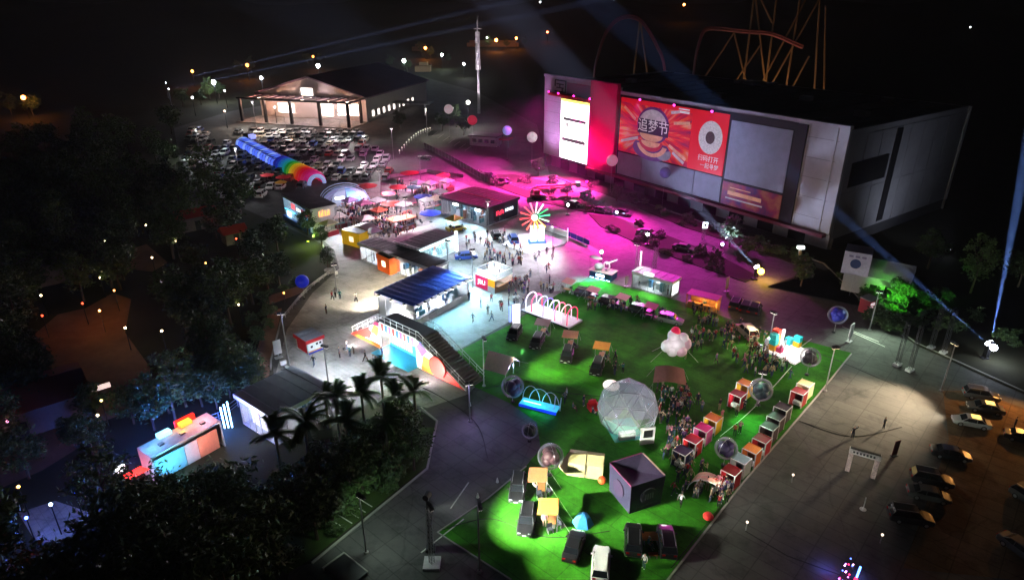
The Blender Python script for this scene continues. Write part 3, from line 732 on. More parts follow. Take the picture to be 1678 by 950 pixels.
# crossing dark-roofed pavilions
ac = pavilion('long_glass_pavilion', 'long narrow glass pavilion with black flat roof beside the orange cube', (-13.3, 99.6), 50, 3.7, 18.5, 3.1, ROOFD, WHITE, 'glass', 'glass', 1000, npr=3, npl=12)
cb_ = pavilion('glass_pavilion', 'short glass pavilion with black ribbed roof joined by a pale gutter beam', (-16.6, 107.6), 53, 10.0, 4.6, 3.3, ROOFD, WHITE, 'glass', 'wall', 1600, npr=6, npl=3, lc=(0.6, 0.95, 1))
bx('gutter_beam', WHITE, cb_, (-0.2, 0.1, -0.9, 5.6, 3.6, 3.8))
bx('eave_light', glow('d8fbff', 9), cb_, (0.2, 9.8, -0.4, -0.31, 3.0, 3.08))
bx('end_pylon', glow('e8faff', 4), cb_, (10.02, 10.4, -0.3, 0.1, 0, 3.9))
oc_k = at(639.6, 451)
oc = thing('orange_cube', 'orange cube kiosk with a pale rounded-square logo beside the black-roofed pavilion', 'kiosk', (oc_k.x, oc_k.y, 0), R(45))
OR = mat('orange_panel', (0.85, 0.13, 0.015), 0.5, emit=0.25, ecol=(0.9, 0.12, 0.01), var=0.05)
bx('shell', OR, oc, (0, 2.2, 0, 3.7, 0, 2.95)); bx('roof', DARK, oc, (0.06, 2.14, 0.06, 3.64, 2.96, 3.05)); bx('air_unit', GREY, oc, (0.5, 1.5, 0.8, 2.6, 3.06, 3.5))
bx('logo', glow('fff0d0', 2.2), oc, (-0.05, -0.01, 1.25, 2.25, 1.1, 2.1))
ye_k = at(590, 407)
yb = thing('yellow_kiosk', 'yellow box kiosk with a pale logo and grey awning behind it', 'kiosk', (ye_k.x, ye_k.y, 0), R(56))
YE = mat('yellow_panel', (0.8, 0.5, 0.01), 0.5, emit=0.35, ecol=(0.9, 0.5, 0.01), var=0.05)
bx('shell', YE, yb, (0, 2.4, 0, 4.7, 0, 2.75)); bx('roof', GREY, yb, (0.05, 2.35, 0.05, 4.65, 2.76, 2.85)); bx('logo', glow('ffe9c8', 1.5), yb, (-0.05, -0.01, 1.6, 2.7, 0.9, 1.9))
MB().xprism([(-0.3, 2.6), (5.0, 2.6), (2.4, 3.3)], 2.5, 5.4).obj('awning', mat('pale_canvas', (0.6, 0.56, 0.55), 0.8), yb)
for y in (0, 4.6): bx('awning_post', STEEL, yb, (5.2, 5.28, y, y + 0.08, 0, 2.6))
# two-storey screen kiosk with orange bars
lk = at(514, 383)
lkk = pavilion('screen_kiosk', 'tall pale kiosk with black roof, blue lit counter and orange bar lettering', lk.xy, 40, 5.2, 14.0, 5.0, ROOFD, OFFWHITE, 'wall', 'glass', 500, npr=3, npl=7, lc=(0.5, 0.8, 1))
for k, (x, z0, z1) in enumerate(((1.6, 3.2, 4.3), (2.05, 3.2, 3.9), (2.3, 3.2, 4.4), (2.85, 3.2, 4.2), (3.3, 3.2, 4.0), (3.65, 3.2, 4.3))):
    bx('bar_lettering', glow('ff9a58', 2.6), lkk, (x, x + 0.2, -0.06, 0.02, z0, z1))
for y, c, z0, z1 in ((1.0, 'd84048', 3.0, 4.0), (3.2, '602030', 3.0, 4.0), (5.4, 'e8f8ff', 3.1, 3.7), (8.0, 'e05860', 3.0, 4.1)):
    bx('menu_screen', glow(c, 2.0), lkk, (-0.06, 0.02, y, y + 1.8, z0, z1))
bx('counter_light', glow('58c8ff', 4), lkk, (-0.3, -0.2, 0.5, 13, 2.3, 2.4)); bx('counter', mat('blue_counter', (0.02, 0.1, 0.4), 0.4), lkk, (-0.9, -0.35, 0.5, 13, 0.05, 1.05))
bx('screen', glow('c8f2ff', 6), lkk, (-0.5, -0.42, 9.4, 11.4, 1.2, 2.2))
# plum-roofed dark hall
mk = at(797, 372)
dk = pavilion('plum_roof_pavilion', 'dark walled show pavilion with wide plum roof and red and white sign', mk.xy, 50, 10.4, 13.2, 3.9, ROOFM, mat('anthracite_wall', (0.04, 0.045, 0.06), 0.5), 'wall', 'glass', 700, npr=5, npl=7, lc=(0.6, 0.75, 1))
for k in range(6): MB().obox((3.2 + k * 0.42, -0.1, 2.1 + 0.14 * math.sin(k * 2.0)), (0.16, 0.05, 0.9 - 0.1 * (k % 3)), 0, 0).obj('sign_stroke', glow('ff3858', 2.5), dk)
for k in range(5): bx('sign_stroke', glow('e8f0ff', 2.2), dk, (6.0 + k * 0.55, 6.3 + k * 0.55, -0.12, -0.02, 1.9, 2.5))
for y in (1.6, 8.0): bx('wall_lamp', glow('eaf8ff', 14), dk, (-0.2, -0.02, y, y + 1.3, 3.0, 3.4)); 
for y in (2.2, 8.6): lamp('SPOT', L2W(dk, (-0.5, y, 3.1)), 5200, (0.45, 0.8, 1), 0.2, dk, L2W(dk, (-4.5, y, 0)), 130, 0.9)
bx('ridge_strip', mat('roof_ridge_pink', (0.5, 0.1, 0.2), 0.5), dk, (5.0, 5.25, 0.2, 13.0, 4.2, 4.3))
# roof terrace box
tk = at(812, 481)
tr = thing('terrace_box', 'open-topped two-level booth with pink and amber walls and white roof terrace', 'booth', (tk.x, tk.y, 0), R(48))
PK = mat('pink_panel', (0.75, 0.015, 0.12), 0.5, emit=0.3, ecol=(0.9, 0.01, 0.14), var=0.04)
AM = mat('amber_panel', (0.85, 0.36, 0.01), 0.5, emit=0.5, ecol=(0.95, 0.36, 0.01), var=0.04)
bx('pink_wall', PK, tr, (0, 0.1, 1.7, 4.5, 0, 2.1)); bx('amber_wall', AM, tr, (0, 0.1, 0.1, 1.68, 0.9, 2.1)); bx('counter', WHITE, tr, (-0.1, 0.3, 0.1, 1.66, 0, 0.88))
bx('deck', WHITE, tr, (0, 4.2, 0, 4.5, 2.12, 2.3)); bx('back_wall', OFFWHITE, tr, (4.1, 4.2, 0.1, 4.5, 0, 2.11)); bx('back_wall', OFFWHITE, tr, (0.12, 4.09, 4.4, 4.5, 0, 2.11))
bx('counter', mat('timber_counter', (0.35, 0.2, 0.12), 0.6), tr, (0.6, 4.0, 0.0, 0.35, 0, 0.95)); bx('corner_post', mat('brown_post', (0.25, 0.1, 0.06), 0.6), tr, (-0.1, 0.12, -0.1, 0.08, 0, 2.11))
for sx, kx in ((0.06, 'l'), (4.1, 'l2')):
    for k in range(6): bx('rail_pane', glassm('rail_glass', (0.85, 0.95, 1), 0.35), tr, (sx, sx + 0.04, 0.1 + k * 0.73, 0.78 + k * 0.73, 2.32, 3.2))
for sy in (0.05, 4.4):
    for k in range(6): bx('rail_pane', glassm('rail_glass'), tr, (0.15 + k * 0.66, 0.76 + k * 0.66, sy, sy + 0.04, 2.32, 3.2))
bx('top_rail', WHITE, tr, (0, 4.2, 0.03, 0.11, 3.22, 3.28), (0, 4.2, 4.38, 4.46, 3.22, 3.28), (0.03, 0.11, 0.13, 4.36, 3.22, 3.28), (4.08, 4.16, 0.13, 4.36, 3.22, 3.28))
lettering('JBL!', 1.1, glow('fff0f4', 2.0), tr, (-0.02, 3.1, 1.1), (R(90), 0, R(-90)), depth=0.01)
for x, y in ((1.0, 1.2), (3.2, 3.2)): lamp('POINT', L2W(tr, (x, y, 3.7)), 330, (0.95, 0.98, 1), 0.15, tr)
lamp('POINT', L2W(tr, (1.6, 1.2, 1.8)), 350, (1, 0.85, 0.7), 0.15, tr)
# glowing pinwheel on a white plinth
wk = at(880, 399)
ww = thing('pinwheel', 'big glowing pinwheel with rainbow spokes on two white lit columns', 'sculpture', (wk.x, wk.y, 0), R(8))
for x in (-0.75, 0.75): bx('column', glow('e6fbff', 1.1), ww, (x - 0.55, x + 0.55, -0.4, 0.4, 0.6, 3.6))
bx('base', mat('blue_plinth', (0.05, 0.2, 0.5), 0.5), ww, (-1.7, 1.7, -0.8, 0.8, 0.05, 0.6))
SPC = ['5ef0b0', '38c878', 'd8fff0', 'ffd0d8', 'ff9098', 'ff6070', 'ff5866', 'ff4858', 'ff5860', 'ff6858', 'ff9830', 'ffb838', 'ffe070', 'b8ffc8']
for k in range(14):
    a = 2 * math.pi * k / 14 + 0.1
    d = Vector((math.cos(a), 0, math.sin(a)))
    MB().cone(Vector((-0.6, -0.7, 5.6)) + d * 0.8, Vector((-0.6, -0.7, 5.6)) + d * 2.9, 0.1, 0.17, 6).obj('spoke', glow(SPC[k], 1.5), ww)
MB().ball((-0.75, -0.95, 5.6), 0.62, 12, 8).obj('hub', glow('f2fff8', 1.2), ww); MB().cone((-0.6, -0.6, 5.6), (-0.6, 0.1, 5.6), 0.85, 0.85, 14).obj('hub_plate', mat('green_hub', (0.02, 0.2, 0.1), 0.5), ww); bx('neck', STEEL, ww, (-0.75, -0.45, -0.3, 0.1, 3.61, 5.5))
lamp('POINT', L2W(ww, (-0.6, -2.0, 5.6)), 220, (1, 0.7, 0.65), 0.4, ww)
lamp('POINT', L2W(ww, (0, -1.6, 2.5)), 450, (0.8, 0.97, 1), 0.4, ww)
pl = MB()
P = [at(*p) for p in ((822, 402), (866, 417), (926, 401), (929, 392), (893, 380), (850, 386))]
pl.prism([p.xy for p in P], 0, 0.25)
tag(pl.obj('white_platform', mat('white_deck', (0.7, 0.7, 0.72), 0.5)), 'low white platform under the pinwheel with raised rear edge', 'platform')
a, b, c = at(929, 398), at(929, 391), at(893, 379)
t = thing('display_wall', 'low white lit wall along the back of the pinwheel platform', 'wall')
MB().prism([(a.x, a.y), (a.x + 0.2, a.y), (b.x + 0.2, b.y), (b.x, b.y)], 0.26, 2.2).obj('panel', glow('ffe8f4', 0.9), t); MB().prism([(b.x, b.y + .02), (b.x, b.y + 0.22), (c.x, c.y + 0.2), (c.x, c.y)], 0.26, 1.5).obj('panel', WHITE, t)
# white kiosk by the turf
kk = at(1098.8, 488.7)
wk2 = pavilion('white_kiosk', 'white box kiosk with bright framed openings at the turf edge', kk.xy, 50, 2.8, 7.1, 2.6, mat('pale_roof', (0.32, 0.3, 0.33), 0.6), WHITE, 'wall', 'glass', 600, npr=2, npl=5, over=0.08)
bx('sign_box', glow('f4ffff', 2.5), wk2, (-0.12, 0.3, 3.4, 5.0, 2.75, 3.15)); bx('wall_panel', glow('f0ffff', 2.2), wk2, (0.4, 2.4, -0.02, 0.025, 0.3, 2.3))
lamp('SPOT', L2W(wk2, (-0.4, 3.5, 2.6)), 1500, (0.8, 1, 0.95), 0.2, wk2, L2W(wk2, (-3, 3.5, 0)), 140, 0.9)
# music booth with white winged model
bk = at(1001, 462)
bo = thing('blue_booth', 'dark blue counter booth with glowing white sign at the turf corner', 'booth', (bk.x, bk.y, 0), R(56))
NV = mat('navy_panel', (0.01, 0.03, 0.16), 0.4)
bx('counter', NV, bo, (0, 2.3, 0, 4.1, 0.02, 1.2)); bx('counter_top', mat('pale_top', (0.6, 0.5, 0.45), 0.5), bo, (-0.15, 2.4, -0.15, 4.25, 1.21, 1.3))
bx('sign', glow('d0f4ff', 7), bo, (-0.06, -0.01, 1.3, 2.8, 0.45, 0.9))
for k in range(4): bx('foot_light', glow('bfefff', 7), bo, (-0.1, -0.02, 0.2 + k * 1.0, 0.9 + k * 1.0, 0.03, 0.12))
lamp('SPOT', L2W(bo, (-0.4, 2.0, 2.2)), 4500, (0.2, 1, 0.75), 0.2, bo, L2W(bo, (-3.5, 2, 0)), 150, 0.9)
ml = thing('winged_model', 'white winged aircraft-like model standing on the blue booth', 'model', (bk.x, bk.y, 1.3), R(56))
MB().lathe([(0.02, 0), (0.62, 0.05), (0.8, 0.4), (0.7, 0.85), (0.35, 1.05), (0.02, 1.1)], 12, (1.1, 2.9, 0)).obj('body', mat('mint_white', (0.6, 0.75, 0.7), 0.5), ml, smooth=True)
MB().ball((1.2, 3.6, 1.9), 1.0, 12, 8, sq=(0.5, 1.25, 0.3)).obj('wing', WHITE, ml, smooth=True); MB().cone((1.2, 1.6, 1.2), (1.2, -0.4, 2.4), 0.16, 0.1, 8).obj('wing', WHITE, ml)
MB().tube([(1.2, 1.5 + 0.55 * math.cos(a * 0.5236), 0.85 + 0.75 * math.sin(a * 0.5236)) for a in range(13)], 0.14, 6).obj('ring', WHITE, ml); MB().cone((1.2, 1.5, 0), (1.2, 1.5, 0.3), 0.3, 0.2, 8).obj('foot', GREY, ml)
lamp('POINT', L2W(bo, (-0.4, 1.2, 4.2)), 420, (1, 0.95, 0.98), 0.2, bo)
# hoop arcade on white deck
ah = at(931, 540)
ap = thing('hoop_arcade', 'white deck with a row of pink, white and violet hoops over it', 'platform', (ah.x, ah.y, 0), R(48))
bx('deck', WHITE, ap, (0, 3.4, 0, 9.0, 0.02, 0.3)); bx('deck_skirt', BLACKM, ap, (-0.03, 0, 0, 9.0, 0.02, 0.26))
HC = ['ff2a70', 'ffd8e8', 'ff5a80', 'ffffff', '8060d0', 'd8f4ff', 'ff3a6a', 'f0e0ff']
for k in range(8):
    y = 0.6 + k * 1.12
    pts = [(1.7 + 1.25 * math.cos(math.pi * i / 12), y, 0.3 + (1.35 + 1.1 * math.sin(math.pi * i / 12) if 0 < i < 12 else 1.3)) for i in range(13)]
    MB().tube([(2.95, y, 0.3)] + pts + [(0.45, y, 0.3)], 0.08, 6).obj('hoop', glow(HC[k], 0.9), ap)
lamp('POINT', L2W(ap, (1.6, 3, 3.2)), 500, (1, 0.85, 0.95), 0.2, ap); lamp('POINT', L2W(ap, (1.6, 7, 3.2)), 500, (0.9, 0.85, 1), 0.2, ap)
def totem(px, py, w, h, m, label, rz=40, legs=True):
    p = at(px, py)
    t = thing('sign_totem', label, 'sign', (p.x, p.y, 0), R(rz))
    bx('base', GREY, t, (-w / 2, w / 2, -0.3, 0.3, 0.02, 0.14)); bx('panel', m, t, (-w / 2, w / 2, -0.08, 0.08, 0.6 if legs else 0.15, h)); 
    if legs: bx('leg', GREY, t, (-0.08, 0.08, -0.05, 0.05, 0.15, 0.6))
    return t
totem(846, 531, 1.1, 3.2, glow('f8f4ff', 2.0), 'tall glowing white totem at the plaza corner of the turf', 20, False)
totem(836, 528, 0.3, 2.6, glow('90a8ff', 1.2), 'slim violet post beside the glowing totem', 20, False)
totem(1391, 560, 1.0, 2.8, OFFWHITE, 'white sign board on a stand by the road past the turf corner')
totem(1190, 478, 0.7, 2.6, mat('pinkish_board', (0.5, 0.35, 0.38), 0.6), 'narrow pinkish board beside the dark cars on the road')
totem(457, 586, 1.0, 2.6, OFFWHITE, 'white notice board on the planted verge'); totem(466, 604, 0.8, 1.2, OFFWHITE, 'short white board near the slate-roofed pavilion')
totem(552, 455, 0.5, 1.2, WHITE, 'little white sign at the tree bed'); totem(1026, 470, 0.6, 2.0, mat('rose_board', (0.5, 0.3, 0.33), 0.6), 'rose board between booth and white kiosk')
# bridge of stairs with painted front
va, vb = at(575, 545), at(765, 640)
VA = math.atan2(vb.y - va.y, vb.x - va.x); VL = (vb - va).length
br = thing('stair_bridge', 'arched stair bridge with brightly painted front and dark stepped treads', 'bridge', (va.x, va.y, 0), VA)
X1, X2, HB, WB = 7.0, 14.2, 4.1, 3.3
MUR = {k: paint(k) for k in ('e83028', 'f07828', 'f4c840', 'e84878', '38b0d8', '7848a8', 'f8f0e8', '2858a8')}
def mural(pts, c, y=0.0, d=0.14, nm='mural_panel'): MB().yprism(pts, y - d, y).obj(nm, MUR[c], br)
mural([(0.2, 0), (X1, 0), (X1, HB - 0.1), (5.6, 3.3)], 'f8f0e8'); mural([(X2, 0), (VL, 0), (16.4, 3.2), (X2, HB - 0.1)], 'f8f0e8')
mural([(0.2, 0.02), (3.2, 0.02), (4.9, 2.8)], 'e83028', -0.15, 0.03); mural([(1.0, 0.02), (X1 - 0.1, 0.02), (X1 - 0.1, 0.6), (1.9, 0.5)], 'f07828', -0.19, 0.03)
mural([(3.3, 0.7), (4.6, 0.8), (5.2, 1.9), (4.4, 2.4), (3.4, 1.7)], 'e83028', -0.19, 0.03); mural([(5.0, 2.0), (6.4, 1.7), (6.8, 3.2), (5.8, 3.3)], 'f4c840', -0.15, 0.03); mural([(5.6, 3.3), (6.9, 3.4), (6.9, 3.95), (6.2, 3.9)], 'e84878', -0.19, 0.03)
mural([(X1, 2.9), (X2, 2.9), (X2, HB), (X1, HB)], 'f8f0e8'); 
for k in range(9):
    mural([(X1 + 0.4 + k * 0.75, 3.0), (X1 + 0.8 + k * 0.75, 3.0), (X1 + 0.9 + k * 0.75, 4.0), (X1 + 0.3 + k * 0.75, 4.0)], ('e83028', '2858a8', 'e84878')[k % 3], -0.15, 0.03)
mural([(14.3, 3.0), (15.3, 1.9), (16.4, 3.0), (15.0, 3.9)], '7848a8', -0.15, 0.03); mural([(15.0, 0.2), (16.8, 0.2), (17.4, 1.9), (15.6, 2.2)], 'f4c840', -0.15, 0.03); mural([(15.2, 0.02), (17.2, 0.02), (17.2, 0.5), (15.2, 0.7)], 'f07828', -0.19, 0.03)
disc_pts = [(18.3 + 1.5 * math.cos(a * 0.3927), 1.6 + 1.45 * math.sin(a * 0.3927)) for a in range(16)]
mural(disc_pts, 'e83028', -0.2, 0.25, 'painted_disc'); mural([(17.3, 0.02), (22.8, 0.02), (18.6, 2.2)], 'e83028', -0.15, 0.03)
bx('back_screen', MUR['38b0d8'], br, (X1, X2, 1.4, 1.5, 0, 2.9))
for k in range(13): bx('screen_stripe', MUR['f8f0e8'], br, (X1 + 0.15 + k * 0.36, X1 + 0.25 + k * 0.36, 1.34, 1.4, 0.4, 2.9))
bx('archway_floor', MUR['38b0d8'], br, (X1 - 0.2, X2 + 0.2, -1.8, 1.38, 0.016, 0.03))
bx('deck', mat('deck_grating', (0.05, 0.045, 0.05), 0.7), br, (X1 - 0.4, X2 + 0.4, 0.0, WB, HB - 0.2, HB - 0.02))
TREAD = mat('stair_tread', (0.16, 0.14, 0.13), 0.75)
for k in range(20):
    f = (k + 0.5) / 20
    bx('step', TREAD, br, (X2 + 0.4 + (VL - X2 - 0.4) * k / 20, X2 + 0.4 + (VL - X2 - 0.4) * (k + 0.8) / 20, 0.12, WB - 0.1, max(0.02, HB * (1 - f) - 0.25), HB * (1 - f)))
    if k < 16:
        f = (k + 0.5) / 16
        bx('step', TREAD, br, (0.3 + (X1 - 0.7) * k / 16, 0.3 + (X1 - 0.7) * (k + 0.8) / 16, 0.12, WB - 0.1, max(0.02, HB * f - 0.25), HB * f))
bx('back_wall', OFFWHITE, br, (X1, X2, WB - 0.08, WB, 0, HB - 0.21))
for y in (0.06, WB):
    pts = [(0.3, y, 1.0), (X1 - 0.4, y, HB + 1), (X2 + 0.4, y, HB + 1), (VL - 0.1, y, 1.0)]
    rl = MB().tube(pts, 0.045, 6).obj('handrail', WHITE, br); MB().tube([(p[0], p[1], p[2] - 0.5) for p in pts], 0.03, 5).obj('mid_rail', WHITE, rl)
    for k in range(19):
        x = 0.4 + (VL - 0.6) * k / 18
        zb = HB * min(1, max(0, (x - 0.3) / (X1 - 0.7)), max(0, (VL - 0.1 - x) / (VL - X2 - 0.5)))
        MB().cone((x, y, zb), (x, y, zb + 1), 0.03, 0.03, 5).obj('baluster', WHITE, rl)
for x, y, e, c in ((3.4, -3.6, 1500, (1, 0.96, 0.92)), (10.6, -3.6, 1700, (0.75, 0.95, 1)), (18, -3.6, 1500, (1, 0.92, 0.9))):
    q = L2W(br, (x, y, 0))
    t = thing('uplight', 'small ground floodlight facing the painted stair bridge', 'light', q, VA, 'uplights before the stair bridge')
    bx('housing', DARK, t, (-0.2, 0.2, -0.15, 0.15, 0.02, 0.28)); bx('lens', glow('fffaf2', 12), t, (-0.16, 0.16, 0.151, 0.17, 0.06, 0.24))
    lamp('SPOT', q + Vector((0, 0, 0.4)), e * 3, c, 0.12, t, L2W(br, (x, 0, 1.6)), 120, 0.8)
# red ticket booth
rk = at(505, 582)
rb = pavilion('ticket_booth', 'small red sided ticket booth with dark roof and white striped counter front', rk.xy, 46, 2.4, 2.9, 2.0, ROOFG, RED, 'counter', 'wall', 160, npr=2, npl=3, cat='booth', over=0.18)
bx('white_front', WHITE, rb, (0.1, 2.3, -0.05, 0.02, 0.5, 1.6)); bx('blue_stripe', paint('3048d0'), rb, (0.1, 2.3, -0.08, -0.051, 0.05, 0.3)); bx('peach_stripe', paint('f0a878'), rb, (0.1, 2.3, -0.08, -0.051, 0.3, 0.5))
for x in (0.5, 1.3, 1.8): bx('print_mark', BLACKM, rb, (x, x + 0.3, -0.07, -0.051, 0.9 + 0.2 * (x > 1), 1.2 + 0.2 * (x > 1)))
# slate-roofed pavilion among the palms
sp = pavilion('slate_roof_pavilion', 'slate-roofed pavilion with blazing white and blue front among palms', (-25.0, 57.3), 52, 7.1, 6.6, 3.8, ROOFG, WHITE, 'glass', 'glass', 700, npr=5, npl=5, lc=(0.9, 0.95, 1), over=0.3)
for y in (0.5, 2.5, 4.2): bx('display_wall', glow('ffeeea', 1.2), sp, (0.6, 0.7, y, y + 1.2, 0.4, 2.6))
for k in range(3): bx('light_bar', glow('a8d8ff', 6), sp, (-1.2 - 0.3 * k, -1.08 - 0.3 * k, 6.8 + 0.25 * k, 6.95 + 0.25 * k, 0.05, 3.4 - 0.3 * k))
lamp('POINT', L2W(sp, (-2.0, 7.5, 2.0)), 1200, (0.1, 0.25, 1), 0.2, sp); lamp('POINT', L2W(sp, (-1.5, 3.0, 3.0)), 350, (0.85, 0.92, 1), 0.2, sp)
# colour-lit container stage in the trees
st = thing('container_stage', 'long pale container stage washed in blue and orange light among trees', 'stage', (-34.9, 51.4, 0), R(54))
bx('roof', mat('pale_stage_roof', (0.6, 0.62, 0.68), 0.5), st, (0, 7.4, 0, 2.6, 3.0, 3.2)); bx('wall', OFFWHITE, st, (0, 7.4, 2.4, 2.6, 0, 2.98)); bx('wall', OFFWHITE, st, (0.0, 0.12, 0, 2.38, 0, 2.98)); bx('wall', OFFWHITE, st, (7.28, 7.4, 0, 2.38, 0, 2.98))
bx('front_panel', paint('88c0e0'), st, (0.2, 3.2, 0, 0.1, 0.2, 2.6)); bx('front_panel', paint('d8c8d8'), st, (3.25, 4.6, 0, 0.1, 0.2, 2.6)); bx('front_panel', paint('e89880'), st, (4.65, 6.8, 0, 0.1, 0.2, 2.6))
for x in (1.4, 3.6, 5.8): bx('roof_vent', GREY, st, (x, x + 0.5, 0.9, 1.3, 3.21, 3.4))
bx('light_box', glow('a8f4ff', 1.8), st, (2.0, 3.3, 2.05, 2.75, 3.21, 3.6)); bx('light_box', glow('ffa038', 2.2), st, (4.3, 5.5, 2.05, 2.75, 3.21, 3.6)); bx('light_box', glow('ff2818', 1.6), st, (4.1, 6.2, 2.78, 3.1, 3.0, 3.7))
for k in range(6): bx('red_tube', glow('ff2a20', 4), st, (-2.3, -0.3, 0.2 + k * 0.36, 0.28 + k * 0.36, 1.9 - 0.12 * k, 2.0 - 0.12 * k))
bx('white_screen', glow('f4faff', 2.5), st, (-2.4, -1.4, 2.7, 3.0, 1.4, 2.0))
for x, y, z, e, c in ((1.0, 1.2, 4.6, 260, (0.15, 0.45, 1)), (6.3, 1.2, 4.6, 260, (1, 0.4, 0.5)), (4.6, 2.4, 4.3, 160, (1, 0.4, 0.08)), (1.5, -1.6, 2.0, 420, (0.2, 0.75, 1)), (4.8, -1.6, 2.0, 160, (1, 0.45, 0.4)), (3.5, 5, 3.2, 2000, (0.03, 0.14, 1)), (8.6, 3.2, 2.5, 1500, (0.03, 0.1, 1)), (-1.4, -0.6, 1.2, 250, (0.4, 0.65, 1)), (-1.6, 3.4, 1.0, 160, (1, 0.1, 0.08))):
    lamp('POINT', L2W(st, (x, y, z)), e, c, 0.2, st)
# ---------------------------------------------------------------- rainbow tunnel
ta, tb2 = at(398, 237), at(524, 306)
TA = math.atan2(tb2.y - ta.y, tb2.x - ta.x); TL = (tb2 - ta).length
tn = thing('rainbow_tunnel', 'long walk-through tunnel of blue light frames ending in fat rainbow inflatable rings', 'tunnel', (ta.x, ta.y, 0), TA)
for k in range(15):
    x = 1 + k * 2.35
    pts = [(x, 2.1 * math.cos(math.pi * i / 10), 0.5 + 1.7 * math.sin(math.pi * i / 10)) for i in range(11)]
    MB().tube([(x, 2.1, 0)] + pts + [(x, -2.1, 0)], 0.34, 6).obj('light_frame', glow('5878ff' if k % 3 else '88a8ff', 0.9), tn)
    MB().add([(x + 0.5, -1.9, 2.1), (x + 1.9, -1.9, 2.1), (x + 1.9, 1.9, 2.1), (x + 0.5, 1.9, 2.1), (x + 0.5, -1.9, 2.2), (x + 1.9, -1.9, 2.2), (x + 1.9, 1.9, 2.2), (x + 0.5, 1.9, 2.2)], [(3, 2, 1, 0), (4, 5, 6, 7), (0, 1, 5, 4), (1, 2, 6, 5), (2, 3, 7, 6), (3, 0, 4, 7)]).obj('roof_sheet', paint('6878c8'), tn)
RB = ['2828c0', '2848e0', '2878e8', '28a0e0', '28b8c0', '18a048', '70c030', 'f0d020', 'f8b020', 'f07020', 'f03020', 'f01840', 'e81868', 'e02080']
for k, c in enumerate(RB):
    x = 37 + k * 1.75
    r = 2.0 + 0.03 * k
    pts = [(x, r * math.cos(math.pi * i / 12), 0.3 + r * 1.05 * math.sin(math.pi * i / 12)) for i in range(13)]
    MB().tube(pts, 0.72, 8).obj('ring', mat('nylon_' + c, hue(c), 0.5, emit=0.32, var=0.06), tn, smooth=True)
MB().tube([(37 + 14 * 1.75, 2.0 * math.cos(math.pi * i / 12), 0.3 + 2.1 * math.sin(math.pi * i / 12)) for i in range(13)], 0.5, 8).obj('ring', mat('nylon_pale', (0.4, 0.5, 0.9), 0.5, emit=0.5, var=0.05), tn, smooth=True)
bx('entry_flag', glow('a8b0ff', 1.0), tn, (-2.2, 0.2, 2.7, 4.4, 1.4, 2.6)); bx('flag_post', STEEL, tn, (-2.1, -2.0, 2.7, 2.8, 0, 1.4))
# translucent dome tent
dk2 = at(566, 330)
dt = thing('dome_tent', 'pale blue and violet inflatable half-dome tent behind the black-roofed kiosk', 'tent', (dk2.x, dk2.y, 0), R(20))
for k in range(8):
    a0, a1 = math.pi * k / 8, math.pi * (k + 1) / 8
    mb = MB()
    vs, fs = [], []
    for j in range(7):
        b = math.pi / 2 * j / 6
        for a in (a0 + 0.012, a1 - 0.012):
            vs.append((5.2 * math.cos(b) * math.cos(a * 2), 4.2 * math.cos(b) * math.sin(a * 2), 3.4 * math.sin(b) + 0.02))
    for j in range(6): fs.append((2 * j, 2 * j + 1, 2 * j + 3, 2 * j + 2))
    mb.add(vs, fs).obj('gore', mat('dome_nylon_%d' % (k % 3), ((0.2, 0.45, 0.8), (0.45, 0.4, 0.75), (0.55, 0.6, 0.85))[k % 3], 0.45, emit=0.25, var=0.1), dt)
for s_ in (0.5, -0.5, 1.4, -1.4): MB().tube([(5.4 * math.cos(a * math.pi / 10), s_ * 2.4, 0.02 + 3.5 * math.sin(a * math.pi / 10)) for a in range(11)], 0.07, 6).obj('rib', glow('a8b8e8', 0.35), dt)
bx('light_panel', glow('ffffff', 7), dt, (-2.6, -0.6, -4.8, -4.6, 2.0, 2.5)); bx('light_panel', glow('ffffff', 7), dt, (-5.0, -3.8, -5.2, -5.0, 0.9, 1.4))
# parasols
def parasol(px, py, col, r, label, h=2.6, sides=8, em=0.0):
    p = at(px, py)
    t = thing('parasol', label, 'parasol', (p.x, p.y, 0), random.random())
    MB().cone((0, 0, 0.02), (0, 0, h), 0.04, 0.04, 6).obj('pole', STEEL, t); MB().lathe([(0.35, 0.02), (0.35, 0.1), (0.06, 0.14)], 10).obj('base', DARK, t)
    m = mat('canvas_' + col, hue(col), 0.7, emit=em, var=0.08)
    for k in range(sides):
        a, b = 2 * math.pi * k / sides, 2 * math.pi * (k + 1) / sides
        A, B = Vector((r * math.cos(a), r * math.sin(a), h - 0.55)), Vector((r * math.cos(b), r * math.sin(b), h - 0.55))
        T = Vector((0, 0, h + 0.02)); d = Vector((0, 0, 0.05))
        MB().add([A - d, B - d, T - d, A, B, T], [(0, 2, 1), (3, 4, 5), (0, 1, 4, 3), (1, 2, 5, 4), (2, 0, 3, 5)]).obj('panel', m, t)
    return t
